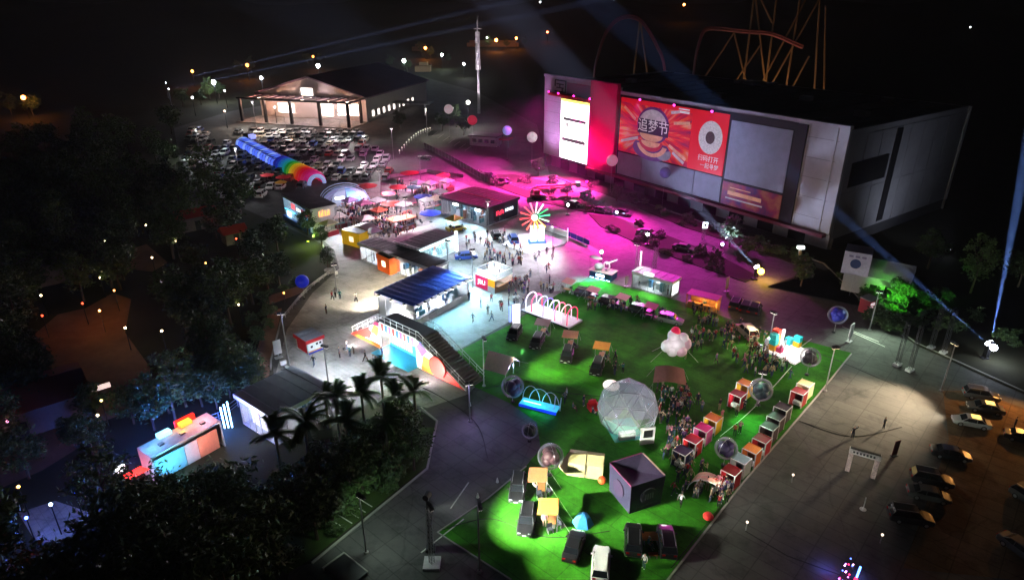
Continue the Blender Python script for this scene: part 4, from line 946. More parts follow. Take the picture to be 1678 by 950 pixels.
for px, py, c, r, lb in ((602, 318, 'c01828', 2.6, 'large dark red parasol beside the pale dome tent'), (653, 320, 'e81838', 2.2, 'bright red parasol among the market stands'), (642, 348, 'e83018', 2.4, 'orange red parasol over the crowded tables'),
                         (637, 331, 'c82848', 1.8, 'small crimson parasol between two red ones'), (694, 336, '2838b0', 2.2, 'blue parasol near the pale market cloth'), (706, 364, '2040c8', 2.3, 'royal blue parasol before the plum-roofed hall'),
                         (679, 320, '307080', 1.8, 'teal parasol at the rear of the market'), (592, 322, '8a1830', 1.6, 'maroon parasol behind the dome tent'), (727, 300, 'e02848', 1.8, 'red parasol at the magenta lit road'), (672, 296, 'b01838', 2.6, 'wide maroon canopy parasol at the market rear'),
                         (466, 303, 'c81828', 2.0, 'red parasol by the parked cars near the tunnel mouth'), (440, 300, 'b82030', 1.8, 'dark red parasol left of the tunnel rings'), (462, 312, 'e0a020', 1.5, 'yellow parasol near the tunnel mouth')):
    parasol(px, py, c, r, lb, em=0.05)
# market stands
def stand(px, py, top, body, label, rz=45, w=2.6, d=2.2, h=2.5, pitch=0.7):
    p = at(px, py)
    t = thing('market_stand', label, 'stall', (p.x, p.y, 0), R(rz))
    for x in (-w / 2, w / 2 - 0.07):
        for y in (-d / 2, d / 2 - 0.07): bx('post', STEEL, t, (x, x + 0.07, y, y + 0.07, 0, h))
    m = mat('canvas_' + top, hue(top), 0.7, var=0.08)
    a, b = w / 2 + 0.15, d / 2 + 0.15
    MB().add([(-a, -b, h), (a, -b, h), (a, b, h), (-a, b, h), (0, 0, h + pitch), (-a, -b, h - 0.25), (a, -b, h - 0.25), (a, b, h - 0.25), (-a, b, h - 0.25)],
             [(0, 1, 4), (1, 2, 4), (2, 3, 4), (3, 0, 4), (5, 6, 1, 0), (6, 7, 2, 1), (7, 8, 3, 2), (8, 5, 0, 3), (8, 7, 6, 5)]).obj('roof', m, t)
    bx('counter', paint(body), t, (-w / 2, w / 2, -d / 2 - 0.1, -d / 2 + 0.35, 0.02, 0.95)); bx('goods', paint(random.choice(('d8d0c0', 'c86048', '60a0a8'))), t, (-w / 2 + 0.2, w / 2 - 0.4, -d / 2, -d / 2 + 0.3, 0.96, 1.15))
    return t
for px, py, tc_, bc, lb in ((541, 384, 'e8dcc0', 'b83040', 'cream topped stand with red counter beside the tall pale kiosk'), (556, 372, 'd8c8c8', '904050', 'pale stand behind the yellow kiosk'), (612, 398, 'e8f0f8', 'c0c8d0', 'white topped stand at the black-roofed pavilion corner'),
                            (600, 376, 'c8b0b8', '885060', 'dusty rose stand behind the yellow kiosk'), (662, 352, 'd8d0d8', 'a05060', 'pale stand beside the orange red parasol'), (700, 345, 'e8f0f0', '8090a0', 'white stand beside the blue parasol'),
                            (722, 330, 'd8f0e8', '60a090', 'mint stand at the plum-roofed hall corner'), (716, 342, 'f0e8d0', '60b0a0', 'cream stand near the plum-roofed hall'), (686, 315, 'd0d8e8', '405070', 'bluish white stand in the rear market row'),
                            (706, 316, 'e8e8f0', '506080', 'white stand in the rear market row'), (733, 312, 'f0d8d0', 'a06060', 'peach stand at the road side'), (575, 345, 'a070b8', '603080', 'violet stand in the thick of the crowd'), (598, 350, 'd878b0', '803060', 'pink stand in the thick of the crowd'),
                            (620, 345, 'e8e0e8', '707080', 'tall pale stand in front of the dome tent'), (745, 376, 'c8a838', '302820', 'yellow equipment stand before the plum-roofed hall'), (622, 362, 'c85848', '804030', 'brick red stand by the tables'),
                            (668, 374, 'b86850', '704030', 'terracotta topped stand beside the white table'), (650, 378, 'c07860', '704030', 'light brick stand behind the black-roofed pavilion')):
    stand(px, py, tc_, bc, lb, random.choice((40, 48, 52)))
# tables with benches
def table(px, py, c, label, rz):
    p = at(px, py)
    t = thing('picnic_table', label, 'table', (p.x, p.y, 0), R(rz), 'picnic tables in the market')
    bx('top', paint(c), t, (-0.9, 0.9, -0.4, 0.4, 0.7, 0.76)); bx('bench', paint(c), t, (-0.9, 0.9, -0.85, -0.55, 0.4, 0.45)); bx('bench', paint(c), t, (-0.9, 0.9, 0.55, 0.85, 0.4, 0.45))
    for x in (-0.7, 0.66): bx('leg', STEEL, t, (x, x + 0.05, -0.8, 0.8, 0.02, 0.39)); bx('leg', STEEL, t, (x, x + 0.05, -0.05, 0.05, 0.391, 0.69))
for i in range(26):
    px = 566 + (i * 37) % 120; py = 338 + (i * 23) % 46
    c = ('a83850', 'c8a8a8', 'e0d8d8', '803048')[i % 4]
    table(px, py, c, {'a83850': 'crimson picnic table with benches in the market crowd', 'c8a8a8': 'dusty pink picnic table with benches in the market crowd', 'e0d8d8': 'white picnic table with benches in the market crowd', '803048': 'maroon picnic table with benches in the market crowd'}[c], 30 + (i * 31) % 60)
# fences
def fence(pts, h, m, label, name='barrier_fence', step=2.0, panel=True):
    P = [at(*p) for p in pts]
    t = thing(name, label, 'fence', (P[0].x, P[0].y, 0))
    o = Vector((P[0].x, P[0].y, 0))
    for a, b in zip(P, P[1:]):
        a, b = a - o, b - o
        n = max(1, round((b - a).length / step)); d = (b - a) / n
        u = d.normalized(); w = Vector((-u.y, u.x, 0)) * 0.03
        for k in range(n):
            q = a + d * k
            MB().box(q.x - 0.04, q.x + 0.04, q.y - 0.04, q.y + 0.04, 0, h + 0.05).obj('post', STEEL, t)
            e, f = q + d * 0.05, q + d * 0.95
            if panel: MB().prism([(e - w).xy, (f - w).xy, (f + w).xy, (e + w).xy], 0.12, h).obj('panel', m, t)
            else:
                for z in (0.3, 0.65, h - 0.08): MB().prism([(e - w).xy, (f - w).xy, (f + w).xy, (e + w).xy], z, z + 0.05).obj('rail', STEEL, t)
fence([(893, 373), (925, 385), (966, 403)], 1.1, paint('2838a0'), 'navy banner barrier between plaza and magenta road')
fence([(695, 242), (735, 262), (800, 300)], 1.6, mat('fence_mesh', (0.12, 0.1, 0.12), 0.7), 'tall grey barrier fence along the magenta road', step=2.4)
fence([(640, 292), (700, 283), (760, 292)], 1.0, mat('pale_fence', (0.4, 0.36, 0.38), 0.6), 'pale low barrier behind the market', step=2.4)
fence([(800, 292), (880, 318), (900, 330)], 1.0, STEEL, 'steel railing by the planted median', step=2.2, panel=False)
fence([(468, 520), (490, 492), (515, 468), (545, 446)], 0.7, mat('green_edge', (0.05, 0.1, 0.03), 0.8), 'low green edging fence along the tree bed', step=1.5, panel=False)
fence([(405, 655), (360, 690), (330, 700)], 1.2, STEEL, 'thin railing beside the slate-roofed pavilion', step=1.6, panel=False)
for k in range(14):
    f = k / 13
    p = at(655 + 50 * f, 252 - 37 * f - 8 * math.sin(f * 3.1))
    t = thing('bollard', 'white topped bollard in a curved row by the access road', 'bollard', (p.x, p.y, 0), 0, 'bollards along the access road')
    MB().cone((0, 0, 0), (0, 0, 0.9), 0.12, 0.1, 8).obj('post', WHITE, t); MB().ball((0, 0, 1.0), 0.2, 8, 6).obj('cap', glow('fff8e8', 1.5), t)
# articulated boom lift on the magenta road
p = at(880, 326)
t = thing('boom_lift', 'pink lit boom lift with its long arm lowered over the road', 'lift', (p.x, p.y, 0), R(12))
bx('chassis', paint('803048'), t, (-1.6, 1.2, -0.9, 0.9, 0.5, 1.2)); bx('turret', paint('a03858'), t, (-0.8, 0.6, -0.6, 0.6, 1.21, 2.2)); MB().obox((4.6, 0, 3.0), (9.6, 0.45, 0.5)).obj('boom', paint('d85878'), t); MB().obox((3.6, 0.5, 2.3), (6.6, 0.3, 0.35)).obj('boom', paint('c04868'), t); bx('basket', STEEL, t, (9.4, 10.4, -0.6, 0.6, 2.4, 3.5))
for x in (-1.1, 0.8):
    for y in (-0.95, 0.75): MB().cone((x, y, 0.45), (x, y + 0.2, 0.45), 0.45, 0.45, 12).obj('wheel', RUBBER, t)
# small gatehouse and white van by the access road
gk = at(770, 238)
gh = thing('gatehouse', 'low gatehouse with pale flat roof and red lean-to beside the access road', 'building', (gk.x, gk.y, 0), R(-20))
bx('wall', OFFWHITE, gh, (0, 9, 0, 5, 0, 3)); bx('roof', ROOFM, gh, (-0.5, 9.5, -0.6, 5.5, 3.01, 3.3)); bx('lean_to', RED, gh, (9.6, 13, 0.5, 4.5, 2.2, 2.5))
for x in (9.7, 12.8): bx('lean_to_post', STEEL, gh, (x, x + 0.12, 0.6, 0.72, 0, 2.19))
for k in range(4): w_ = bx('window', WINDOW, gh, (0.8 + k * 2.1, 2.2 + k * 2.1, -0.06, -0.01, 1, 2.2)); bx('window_frame', WHITE, w_, (0.7 + k * 2.1, 2.3 + k * 2.1, -0.08, -0.02, 0.85, 0.98))
gk2 = at(640, 190)
g2 = thing('toll_canopy', 'flat pale canopy on two legs across the far access road', 'canopy', (gk2.x, gk2.y, 0), R(-10))
bx('roof', OFFWHITE, g2, (0, 16, 0, 7, 4.6, 5.0)); bx('leg', OFFWHITE, g2, (2, 2.6, 3, 3.6, 0, 4.59)); bx('leg', OFFWHITE, g2, (13, 13.6, 3, 3.6, 0, 4.59))
# low dark shed in the left trees, red roofs
for px, py, w, d, h, m, lb in ((320, 372, 8, 5, 2.8, paint('a03028'), 'little hut with a red roof in the dark trees'), (385, 396, 4, 3, 2.2, paint('c04030'), 'tiny red kiosk roof glimpsed between trees'), (325, 340, 7, 9, 3, mat('grey_roof', (0.1, 0.09, 0.11), 0.6), 'low grey roofed shed at the edge of the car park'),
                            (10, 470, 16, 8, 3.5, mat('dark_roof', (0.1, 0.1, 0.12), 0.6), 'long dark shed roof at the forest rim'), (35, 690, 13, 8, 3.2, paint('803828', 0.7), 'brown roofed snack hut beside a glowing white sign')):
    p = at(px, py)
    t = thing('garden_hut', lb, 'hut', (p.x, p.y, 0), R(40))
    bx('wall', mat('hut_wall', (0.2, 0.17, 0.15), 0.7), t, (-w / 2, w / 2, -d / 2, d / 2, 0, h)); MB().xprism([(-d / 2 - 0.4, h + 0.01), (d / 2 + 0.4, h + 0.01), (0, h + 1.2)], -w / 2 - 0.4, w / 2 + 0.4).obj('roof', m, t)
    bx('door', DARK, t, (-0.5, 0.5, -d / 2 - 0.05, -d / 2 - 0.01, 0, 2))
    if px == 35: bx('sign', glow('ffe0d8', 1.0), t, (w / 2 - 0.2, w / 2 + 2.4, -d / 2 + 0.2, -d / 2 + 0.5, 2.8, 3.3))
# ---------------------------------------------------------------- people
def body(pose):
    J = {'pel': (0, 0, 0.95, 0.125), 'bel': (0, 0, 1.12, 0.12), 'che': (0, -0.01, 1.32, 0.135), 'nek': (0, 0, 1.5, 0.055), 'hed': (0, -0.01, 1.62, 0.088), 'top': (0, -0.01, 1.73, 0.06)}
    E_ = [('pel', 'bel'), ('bel', 'che'), ('che', 'nek'), ('nek', 'hed'), ('hed', 'top')]
    sw = {'stand': 0.02, 'walk': 0.26, 'phone': 0.03, 'stride': 0.34, 'sit': 0, 'wave': 0.05}[pose]
    for s, n in ((-1, 'l'), (1, 'r')):
        f = s * sw
        if pose == 'sit':
            J['hip' + n] = (s * 0.1, 0, 0.5, 0.09); J['kne' + n] = (s * 0.12, -0.42, 0.5, 0.065); J['ank' + n] = (s * 0.12, -0.44, 0.08, 0.045); J['toe' + n] = (s * 0.13, -0.6, 0.05, 0.04)
        else:
            J['hip' + n] = (s * 0.09, 0, 0.88, 0.09); J['kne' + n] = (s * 0.1, -f * 0.55 - 0.02, 0.48, 0.065); J['ank' + n] = (s * 0.1, -f * (1 if f > 0 else 0.85), 0.09 + (0.05 if f < -0.1 else 0), 0.045); J['toe' + n] = (s * 0.11, -f - 0.15, 0.05, 0.042)
        J['sho' + n] = (s * 0.19, 0, 1.42, 0.06)
        if pose == 'phone' : J['elb' + n] = (s * 0.25, -0.12, 1.16, 0.045); J['wri' + n] = (s * 0.09, -0.34, 1.3, 0.034); J['han' + n] = (s * 0.05, -0.4, 1.36, 0.036)
        elif pose == 'wave' and s > 0: J['elb' + n] = (s * 0.36, -0.03, 1.58, 0.045); J['wri' + n] = (s * 0.34, -0.08, 1.84, 0.034); J['han' + n] = (s * 0.34, -0.09, 1.93, 0.036)
        elif pose == 'sit': J['elb' + n] = (s * 0.26, -0.05, 1.16, 0.045); J['wri' + n] = (s * 0.2, -0.28, 1.04, 0.034); J['han' + n] = (s * 0.18, -0.36, 1.02, 0.036)
        else: J['elb' + n] = (s * 0.25, f * 0.5 + 0.02, 1.14, 0.045); J['wri' + n] = (s * 0.27, f * 0.9 - 0.06, 0.91, 0.034); J['han' + n] = (s * 0.27, f - 0.08, 0.82, 0.036)
        E_ += [('pel', 'hip' + n), ('hip' + n, 'kne' + n), ('kne' + n, 'ank' + n), ('ank' + n, 'toe' + n), ('che', 'sho' + n), ('sho' + n, 'elb' + n), ('elb' + n, 'wri' + n), ('wri' + n, 'han' + n)]
    if pose == 'sit':
        for k in ('pel', 'bel', 'che', 'nek', 'hed', 'top', 'shol', 'shor', 'elbl', 'elbr', 'wril', 'wrir', 'hanl', 'hanr'):
            x, y, z, r = J[k]; J[k] = (x, y, z - 0.42, r)
    keys = list(J)
    me = bpy.data.meshes.new('figure')
    me.from_pydata([J[k][:3] for k in keys], [(keys.index(a), keys.index(b)) for a, b in E_], [])
    o = bpy.data.objects.new('figure', me); COL.objects.link(o)
    o.modifiers.new('skin', 'SKIN')
    for i, k in enumerate(keys):
        sv = me.skin_vertices[0].data[i]
        r = J[k][3]; sv.radius = (r, r * (0.72 if k in ('pel', 'bel', 'che') else 1)); sv.use_root = (k == 'pel')
    sb = o.modifiers.new('sub', 'SUBSURF'); sb.levels = 1; sb.render_levels = 1
    dg = bpy.context.evaluated_depsgraph_get()
    out = bpy.data.meshes.new_from_object(o.evaluated_get(dg))
    bpy.data.objects.remove(o)
    dz = -0.42 if pose == 'sit' else 0
    zmin = min(v.co.z for v in out.vertices)
    for v in out.vertices: v.co.z -= zmin
    # 0 skin, 1 top, 2 trousers, 3 hair, 4 shoes
    out.materials.clear()
    for _ in range(5): out.materials.append(None)
    kk = {k: Vector(J[k][:3]) - Vector((0, 0, zmin)) for k in keys}
    for p in out.polygons:
        c = p.center
        n = min(keys, key=lambda k: (kk[k] - c).length)
        mi = 1
        if n in ('top',): mi = 3
        elif n == 'hed': mi = 3 if (c.y > kk['hed'].y + 0.01 or c.z > kk['hed'].z + 0.06) else 0
        elif n == 'nek' or n[:3] in ('han', 'wri'): mi = 0
        elif n[:3] in ('kne', 'hip') or n == 'pel' and c.z < kk['pel'].z: mi = 2
        elif n[:3] == 'ank': mi = 2 if c.z > kk[n].z else 4
        elif n[:3] == 'toe': mi = 4
        p.material_index = mi
        p.use_smooth = True
    return out
SKINS = [mat('skin_a', (0.5, 0.3, 0.2), 0.6), mat('skin_b', (0.6, 0.4, 0.3), 0.6), mat('skin_c', (0.35, 0.2, 0.13), 0.6)]
HAIR = mat('black_hair', (0.012, 0.01, 0.009), 0.5)
SHOE = {'dark': mat('dark_shoe', (0.02, 0.02, 0.02), 0.6), 'white': mat('white_shoe', (0.6, 0.6, 0.6), 0.6)}
CL = {'black': '141418', 'navy': '1c2440', 'grey': '686870', 'white': 'd8d8d8', 'red': 'a02028', 'pink': 'c87890', 'denim': '34486a', 'beige': 'a89478', 'brown': '4a3428', 'teal': '2a6a6c'}
POSES = {'stand': 'standing', 'walk': 'walking', 'phone': 'holding a phone', 'stride': 'striding', 'sit': 'sitting', 'wave': 'raising one arm'}
BODY = {p: body(p) for p in POSES}
FIG = {}
def figure(pose, top, leg):
    k = (pose, top, leg)
    if k not in FIG:
        m = BODY[pose].copy()
        i = len(FIG)
        ms = [SKINS[i % 3], mat('cloth_' + CL[top], hue(CL[top]), 0.8), mat('cloth_' + CL[leg], hue(CL[leg]), 0.8), HAIR, SHOE['white' if i % 3 == 0 else 'dark']]
        for j, q in enumerate(ms): m.materials[j] = q
        FIG[k] = m
    return FIG[k]
TOPS = ['black'] * 4 + ['navy'] * 2 + ['grey', 'white', 'white', 'red', 'pink', 'beige', 'teal']
LEGS = ['black', 'black', 'denim', 'navy', 'beige', 'brown']
NPEOPLE = 0
def person(pos, rz, pose, top, leg, place, z=0.02):
    global NPEOPLE
    NPEOPLE += 1
    o = link('person', figure(pose, top, leg), None, (pos.x, pos.y, z), rz)
    s = random.uniform(0.92, 1.06)
    o.scale = (s, s, s)
    tag(o, 'person in %s top, %s trousers, %s %s' % (top, leg, POSES[pose], place), 'person', 'people ' + place)
    return o
def inside(p, poly):
    x, y = p; r = False
    for i in range(len(poly)):
        (x0, y0), (x1, y1) = poly[i - 1], poly[i]
        if (y0 > y) != (y1 > y) and x < (x1 - x0) * (y - y0) / (y1 - y0) + x0: r = not r
    return r
def crowd(n, poly, place, poses=('stand', 'stand', 'walk', 'phone', 'stride'), face=None, gap=0.45):
    xs = [p[0] for p in poly]; ys = [p[1] for p in poly]
    got = []
    tries = 0
    while len(got) < n and tries < n * 60:
        tries += 1
        p = (random.uniform(min(xs), max(xs)), random.uniform(min(ys), max(ys)))
        if not inside(p, poly): continue
        q = at(*p)
        if any((q - g).length < gap for g in got): continue
        got.append(q)
        person(q, random.uniform(0, 6.28) if face is None else R(face) + random.gauss(0, 0.5), random.choice(poses), random.choice(TOPS), random.choice(LEGS), place)
crowd(17, [(755, 395), (815, 380), (850, 400), (830, 425), (775, 425)], 'between glass pavilion and pinwheel')
crowd(12, [(830, 405), (880, 418), (930, 405), (925, 425), (860, 440)], 'in front of the pinwheel')
crowd(10, [(848, 450), (900, 440), (905, 480), (850, 485)], 'right beside the terrace booth')
crowd(10, [(760, 485), (830, 492), (860, 500), (845, 515), (770, 505)], 'near the blue-roofed pavilion front')
crowd(4, [(765, 520), (820, 505), (835, 522), (780, 545)], 'at the plaza edge of the turf')
crowd(105, [(548, 340), (600, 325), (640, 340), (690, 350), (690, 380), (640, 392), (600, 385), (555, 372)], 'in the crowded market', ('stand', 'stand', 'sit', 'walk', 'phone'))
crowd(19, [(640, 305), (740, 300), (735, 330), (690, 345), (650, 330)], 'at the rear market stands')
crowd(6, [(560, 590), (620, 600), (560, 620), (545, 560), (640, 610)], 'on the entrance paving')
crowd(4, [(545, 470), (600, 500), (560, 540), (520, 520)], 'on the paving behind the blue roof')
crowd(22, [(1185, 535), (1225, 525), (1260, 570), (1290, 610), (1260, 625), (1190, 580)], 'watching the block display', face=60)
crowd(17, [(1150, 520), (1185, 520), (1170, 560), (1120, 600), (1100, 590)], 'around the white inflatable')
crowd(26, [(1075, 640), (1125, 630), (1120, 720), (1105, 770), (1085, 720)], 'beside the geodesic dome')
crowd(8, [(1095, 770), (1150, 755), (1140, 810), (1100, 820)], 'by the big fabric cube')
crowd(8, [(1150, 795), (1200, 800), (1190, 840), (1160, 840)], 'around the peach shell tent')
crowd(6, [(1170, 660), (1230, 670), (1210, 720), (1180, 710)], 'between the colour stall rows')
crowd(6, [(915, 650), (965, 630), (975, 690), (925, 690)], 'by the glowing blue platform', ('stand', 'sit', 'phone'))
crowd(5, [(985, 590), (1030, 580), (1050, 620), (1000, 620)], 'on the open turf above the dome')
crowd(6, [(1140, 500), (1170, 505), (1165, 520), (1135, 515)], 'at the timber bar by the road')
crowd(8, [(940, 470), (1060, 500), (1090, 520), (1000, 515)], 'among the camping awnings', ('stand', 'sit', 'sit'))
crowd(3, [(1262, 560), (1310, 560), (1300, 585), (1275, 580)], 'standing on the bright block display')
for px, py, pose, tp, lg, pl_ in ((1660, 704, 'stand', 'black', 'black', 'alone on the orange lit dirt lot'), (1396, 718, 'wave', 'black', 'navy', 'behind the printed archway'), (1447, 702, 'stand', 'grey', 'black', 'on the warm lit parking ground'),
                                 (985, 772, 'stand', 'black', 'navy', 'between beige tent and fabric cube'), (1062, 895, 'sit', 'teal', 'grey', 'at the orange table between two cars'), (1055, 930, 'stand', 'white', 'denim', 'near the two dark cars'), (875, 800, 'sit', 'white', 'denim', 'under the terracotta awning'),
                                 (892, 862, 'stand', 'pink', 'beige', 'beside the amber awning'), (515, 600, 'walk', 'black', 'denim', 'near the ticket booth'), (627, 585, 'phone', 'navy', 'black', 'at the mouth of the painted bridge'), (545, 492, 'walk', 'red', 'black', 'walking past the planter')):
    person(at(px, py), R(random.uniform(-60, 60)), pose, tp, lg, pl_)
for x, y in ((1.0, 2.0), (2.2, 1.2), (3.0, 3.0), (1.8, 3.4)):
    person(L2W(tr, (x, y, 0)), random.uniform(0, 6), 'stand', random.choice(TOPS), random.choice(LEGS), 'up on the roof terrace', 2.31)
for k in range(9):
    q = L2W(bp_, (1.0 + k * 1.25, 1.6 + (k % 3) * 1.4, 0))
    person(q, random.uniform(0, 6), 'stand', random.choice(TOPS), random.choice(LEGS), 'inside the blue-roofed pavilion', 0.13)
for k in range(7):
    q = L2W(ac, (1.0 + (k % 2) * 1.2, 1.4 + k * 2.4, 0))
    person(q, random.uniform(0, 6), 'stand', random.choice(TOPS), random.choice(LEGS), 'inside the long glass pavilion', 0.13)
for k in range(5):
    q = L2W(wk2, (0.8 + (k % 2) * 0.8, 0.9 + k * 1.3, 0))
    person(q, random.uniform(0, 6), 'stand', random.choice(TOPS), random.choice(LEGS), 'inside the white kiosk', 0.13)

# the thick of the crowd, too many to pick apart
def crowd_mass(zones):
    pal = ['141418', '1c2440', '686870', 'd8d8d8', 'a02028', 'c87890', '34486a', 'a89478', '7a5090']
    ms = [SKINS[0], HAIR, SHOE['dark']] + [mat('cloth_' + c, hue(c), 0.8) for c in pal]
    src = {}
    for k in ('stand', 'walk', 'phone'):
        b = BODY[k]
        src[k] = ([v.co.copy() for v in b.vertices], [tuple(p.vertices) for p in b.polygons], [p.material_index for p in b.polygons])
    mb = MB()
    for n, poly in zones:
        xs = [p[0] for p in poly]; ys = [p[1] for p in poly]; c = 0
        hubs = []
        while len(hubs) < max(3, n // 5):
            p = (random.uniform(min(xs), max(xs)), random.uniform(min(ys), max(ys)))
            if inside(p, poly): hubs.append(at(*p))
        for i in range(n):
            h_ = hubs[i % len(hubs)]
            q = h_ + Vector((random.gauss(0, 0.75), random.gauss(0, 0.75), 0))
            V, Fc, Mi = src[random.choice(list(src))]
            M = Matrix.Translation((q.x, q.y, 0.03)) @ Matrix.Rotation(random.uniform(0, 6.28), 4, 'Z') @ Matrix.Scale(random.uniform(0.9, 1.05), 4)
            t, l = random.randrange(3, 12), random.choice((3, 4, 9))
            tr_ = [0, t, l, 1, 2]
            o = len(mb.v)
            mb.v += [tuple(M @ v) for v in V]
            mb.f += [tuple(j + o for j in f) for f in Fc]; mb.m += [tr_[j] for j in Mi]
    o = mb.obj('crowd', ms, smooth=True)
    o['kind'] = 'stuff'; o['label'] = 'dense crowd of people filling the market and the turf'
crowd_mass(((95, [(552, 335), (610, 322), (650, 338), (690, 355), (685, 378), (640, 388), (600, 382), (560, 368)]), (40, [(640, 300), (735, 300), (730, 330), (690, 345), (650, 330)]), (45, [(760, 395), (850, 400), (900, 440), (895, 480), (850, 490), (835, 440), (780, 425)]), (60, [(1185, 535), (1230, 530), (1262, 572), (1290, 612), (1250, 622), (1170, 570)]), (55, [(1080, 640), (1130, 635), (1135, 700), (1105, 770), (1085, 730)]), (22, [(1100, 765), (1150, 760), (1195, 810), (1160, 835), (1110, 810)]), (26, [(930, 480), (1060, 505), (1110, 530), (1000, 520)]), (18, [(1130, 505), (1180, 512), (1160, 560), (1110, 590)])))
# ---------------------------------------------------------------- cars
GLZ = mat('car_glass', (0.008, 0.01, 0.013), 0.05, var=0)
RIM = mat('alloy_rim', (0.45, 0.45, 0.47), 0.3, 0.9)
HLM = mat('headlamp', (0.7, 0.72, 0.75), 0.15, var=0)
TLM = mat('tail_lamp', (0.4, 0.01, 0.01), 0.2, var=0)
def loft(st):     # st: list of rings (same count) -> verts, faces
    n = len(st[0]); vs = [p for r in st for p in r]; fs = []
    for i in range(len(st) - 1):
        for k in range(n): fs.append((i * n + k, (i + 1) * n + k, (i + 1) * n + (k + 1) % n, i * n + (k + 1) % n))
    return vs, fs + [tuple(range(n)), tuple(range((len(st) - 1) * n, len(st) * n))[::-1]]
SHAPES = {'sedan': dict(L=4.7, W=0.92, H=1.45, belt=0.92, hood=0.88, boot=0.98, cab=[(-1.75, 0.0), (-1.05, 0.86), (0.15, 1.0), (0.65, 0.92), (1.35, 0.0)]),
          'suv': dict(L=4.75, W=0.96, H=1.74, belt=1.05, hood=1.02, boot=1.08, cab=[(-2.25, 0.0), (-1.85, 0.9), (0.1, 1.0), (0.55, 0.94), (1.15, 0.0)])}
def car_parts(kind):
    s = SHAPES[kind]; L, Wd, H, be = s['L'], s['W'], s['H'], s['belt']
    h = L / 2
    secs = [(-h, 0.78, 0.45, 0.72), (-h + 0.12, 0.9, 0.3, s['boot'] - 0.05), (-h + 0.7, 1.0, 0.24, s['boot']), (-0.6, 1.0, 0.24, be), (0.9, 1.0, 0.24, be), (1.25, 1.0, 0.24, s['hood'] + 0.02), (h - 0.45, 0.97, 0.26, s['hood'] - 0.12), (h - 0.1, 0.86, 0.32, s['hood'] - 0.24), (h, 0.72, 0.42, s['hood'] - 0.32)]
    rings = [[(x, -Wd * f, zb), (x, -Wd * f * 1.0, (zb + zt) * 0.55), (x, -Wd * f * 0.94, zt - 0.06), (x, -Wd * f * 0.8, zt), (x, Wd * f * 0.8, zt), (x, Wd * f * 0.94, zt - 0.06), (x, Wd * f, (zb + zt) * 0.55), (x, Wd * f, zb)] for x, f, zb, zt in secs]
    body_ = MB().add(*loft(rings))
    cab = MB(); roof = MB()
    c = s['cab']
    rr = [[(x, -Wd * 0.88, be - 0.04), (x, -Wd * (0.88 - 0.16 * f), be - 0.04 + (H - be) * max(f, 0.02)), (x, Wd * (0.88 - 0.16 * f), be - 0.04 + (H - be) * max(f, 0.02)), (x, Wd * 0.88, be - 0.04)] for x, f in c]
    cab.add(*loft(rr))
    x0, x1 = c[1][0], c[3][0]
    z = lambda f: be - 0.04 + (H - be) * f
    top = [(x0 - 0.05, c[1][1]), (c[2][0], c[2][1]), (x1 + 0.05, c[3][1])]
    roof.add(*loft([[(x, -Wd * 0.75, z(f) - 0.05), (x, -Wd * 0.7, z(f) + 0.03), (x, Wd * 0.7, z(f) + 0.03), (x, Wd * 0.75, z(f) - 0.05)] for x, f in top]))
    for sd in (-1, 1):   # pillars
        for (xa, fa), (xb, fb) in ((c[0], c[1]), (c[3], c[4])):
            roof.cone((xa, sd * Wd * (0.885 - 0.16 * fa), z(max(fa, 0.02))), (xb, sd * Wd * (0.885 - 0.16 * fb), z(max(fb, 0.02))), 0.05, 0.05, 4)
        roof.cone((-0.45, sd * Wd * 0.885, be), (-0.45, sd * Wd * 0.73, z(0.93)), 0.045, 0.045, 4)
    return body_, cab, roof, s
WH = MB().cone((0, -0.12, 0), (0, 0.12, 0), 0.33, 0.33, 14).mesh('tyre', RUBBER)
RH = MB().cone((0, -0.125, 0), (0, 0.125, 0), 0.21, 0.21, 10).mesh('rim', RIM)
PAINTS = {'white': (0.72, 0.72, 0.72), 'black': (0.01, 0.01, 0.012), 'silver': (0.4, 0.41, 0.43), 'dark grey': (0.07, 0.075, 0.08), 'red': (0.4, 0.02, 0.02), 'blue': (0.02, 0.06, 0.3), 'yellow': (0.6, 0.4, 0.02), 'cream': (0.62, 0.55, 0.4)}
def pmat(c): return mat('car_paint_' + c.replace(' ', '_'), PAINTS[c], 0.28, 0.25 if c in ('silver', 'dark grey') else 0.0, var=0.03, coat=0.6)
CM = {}
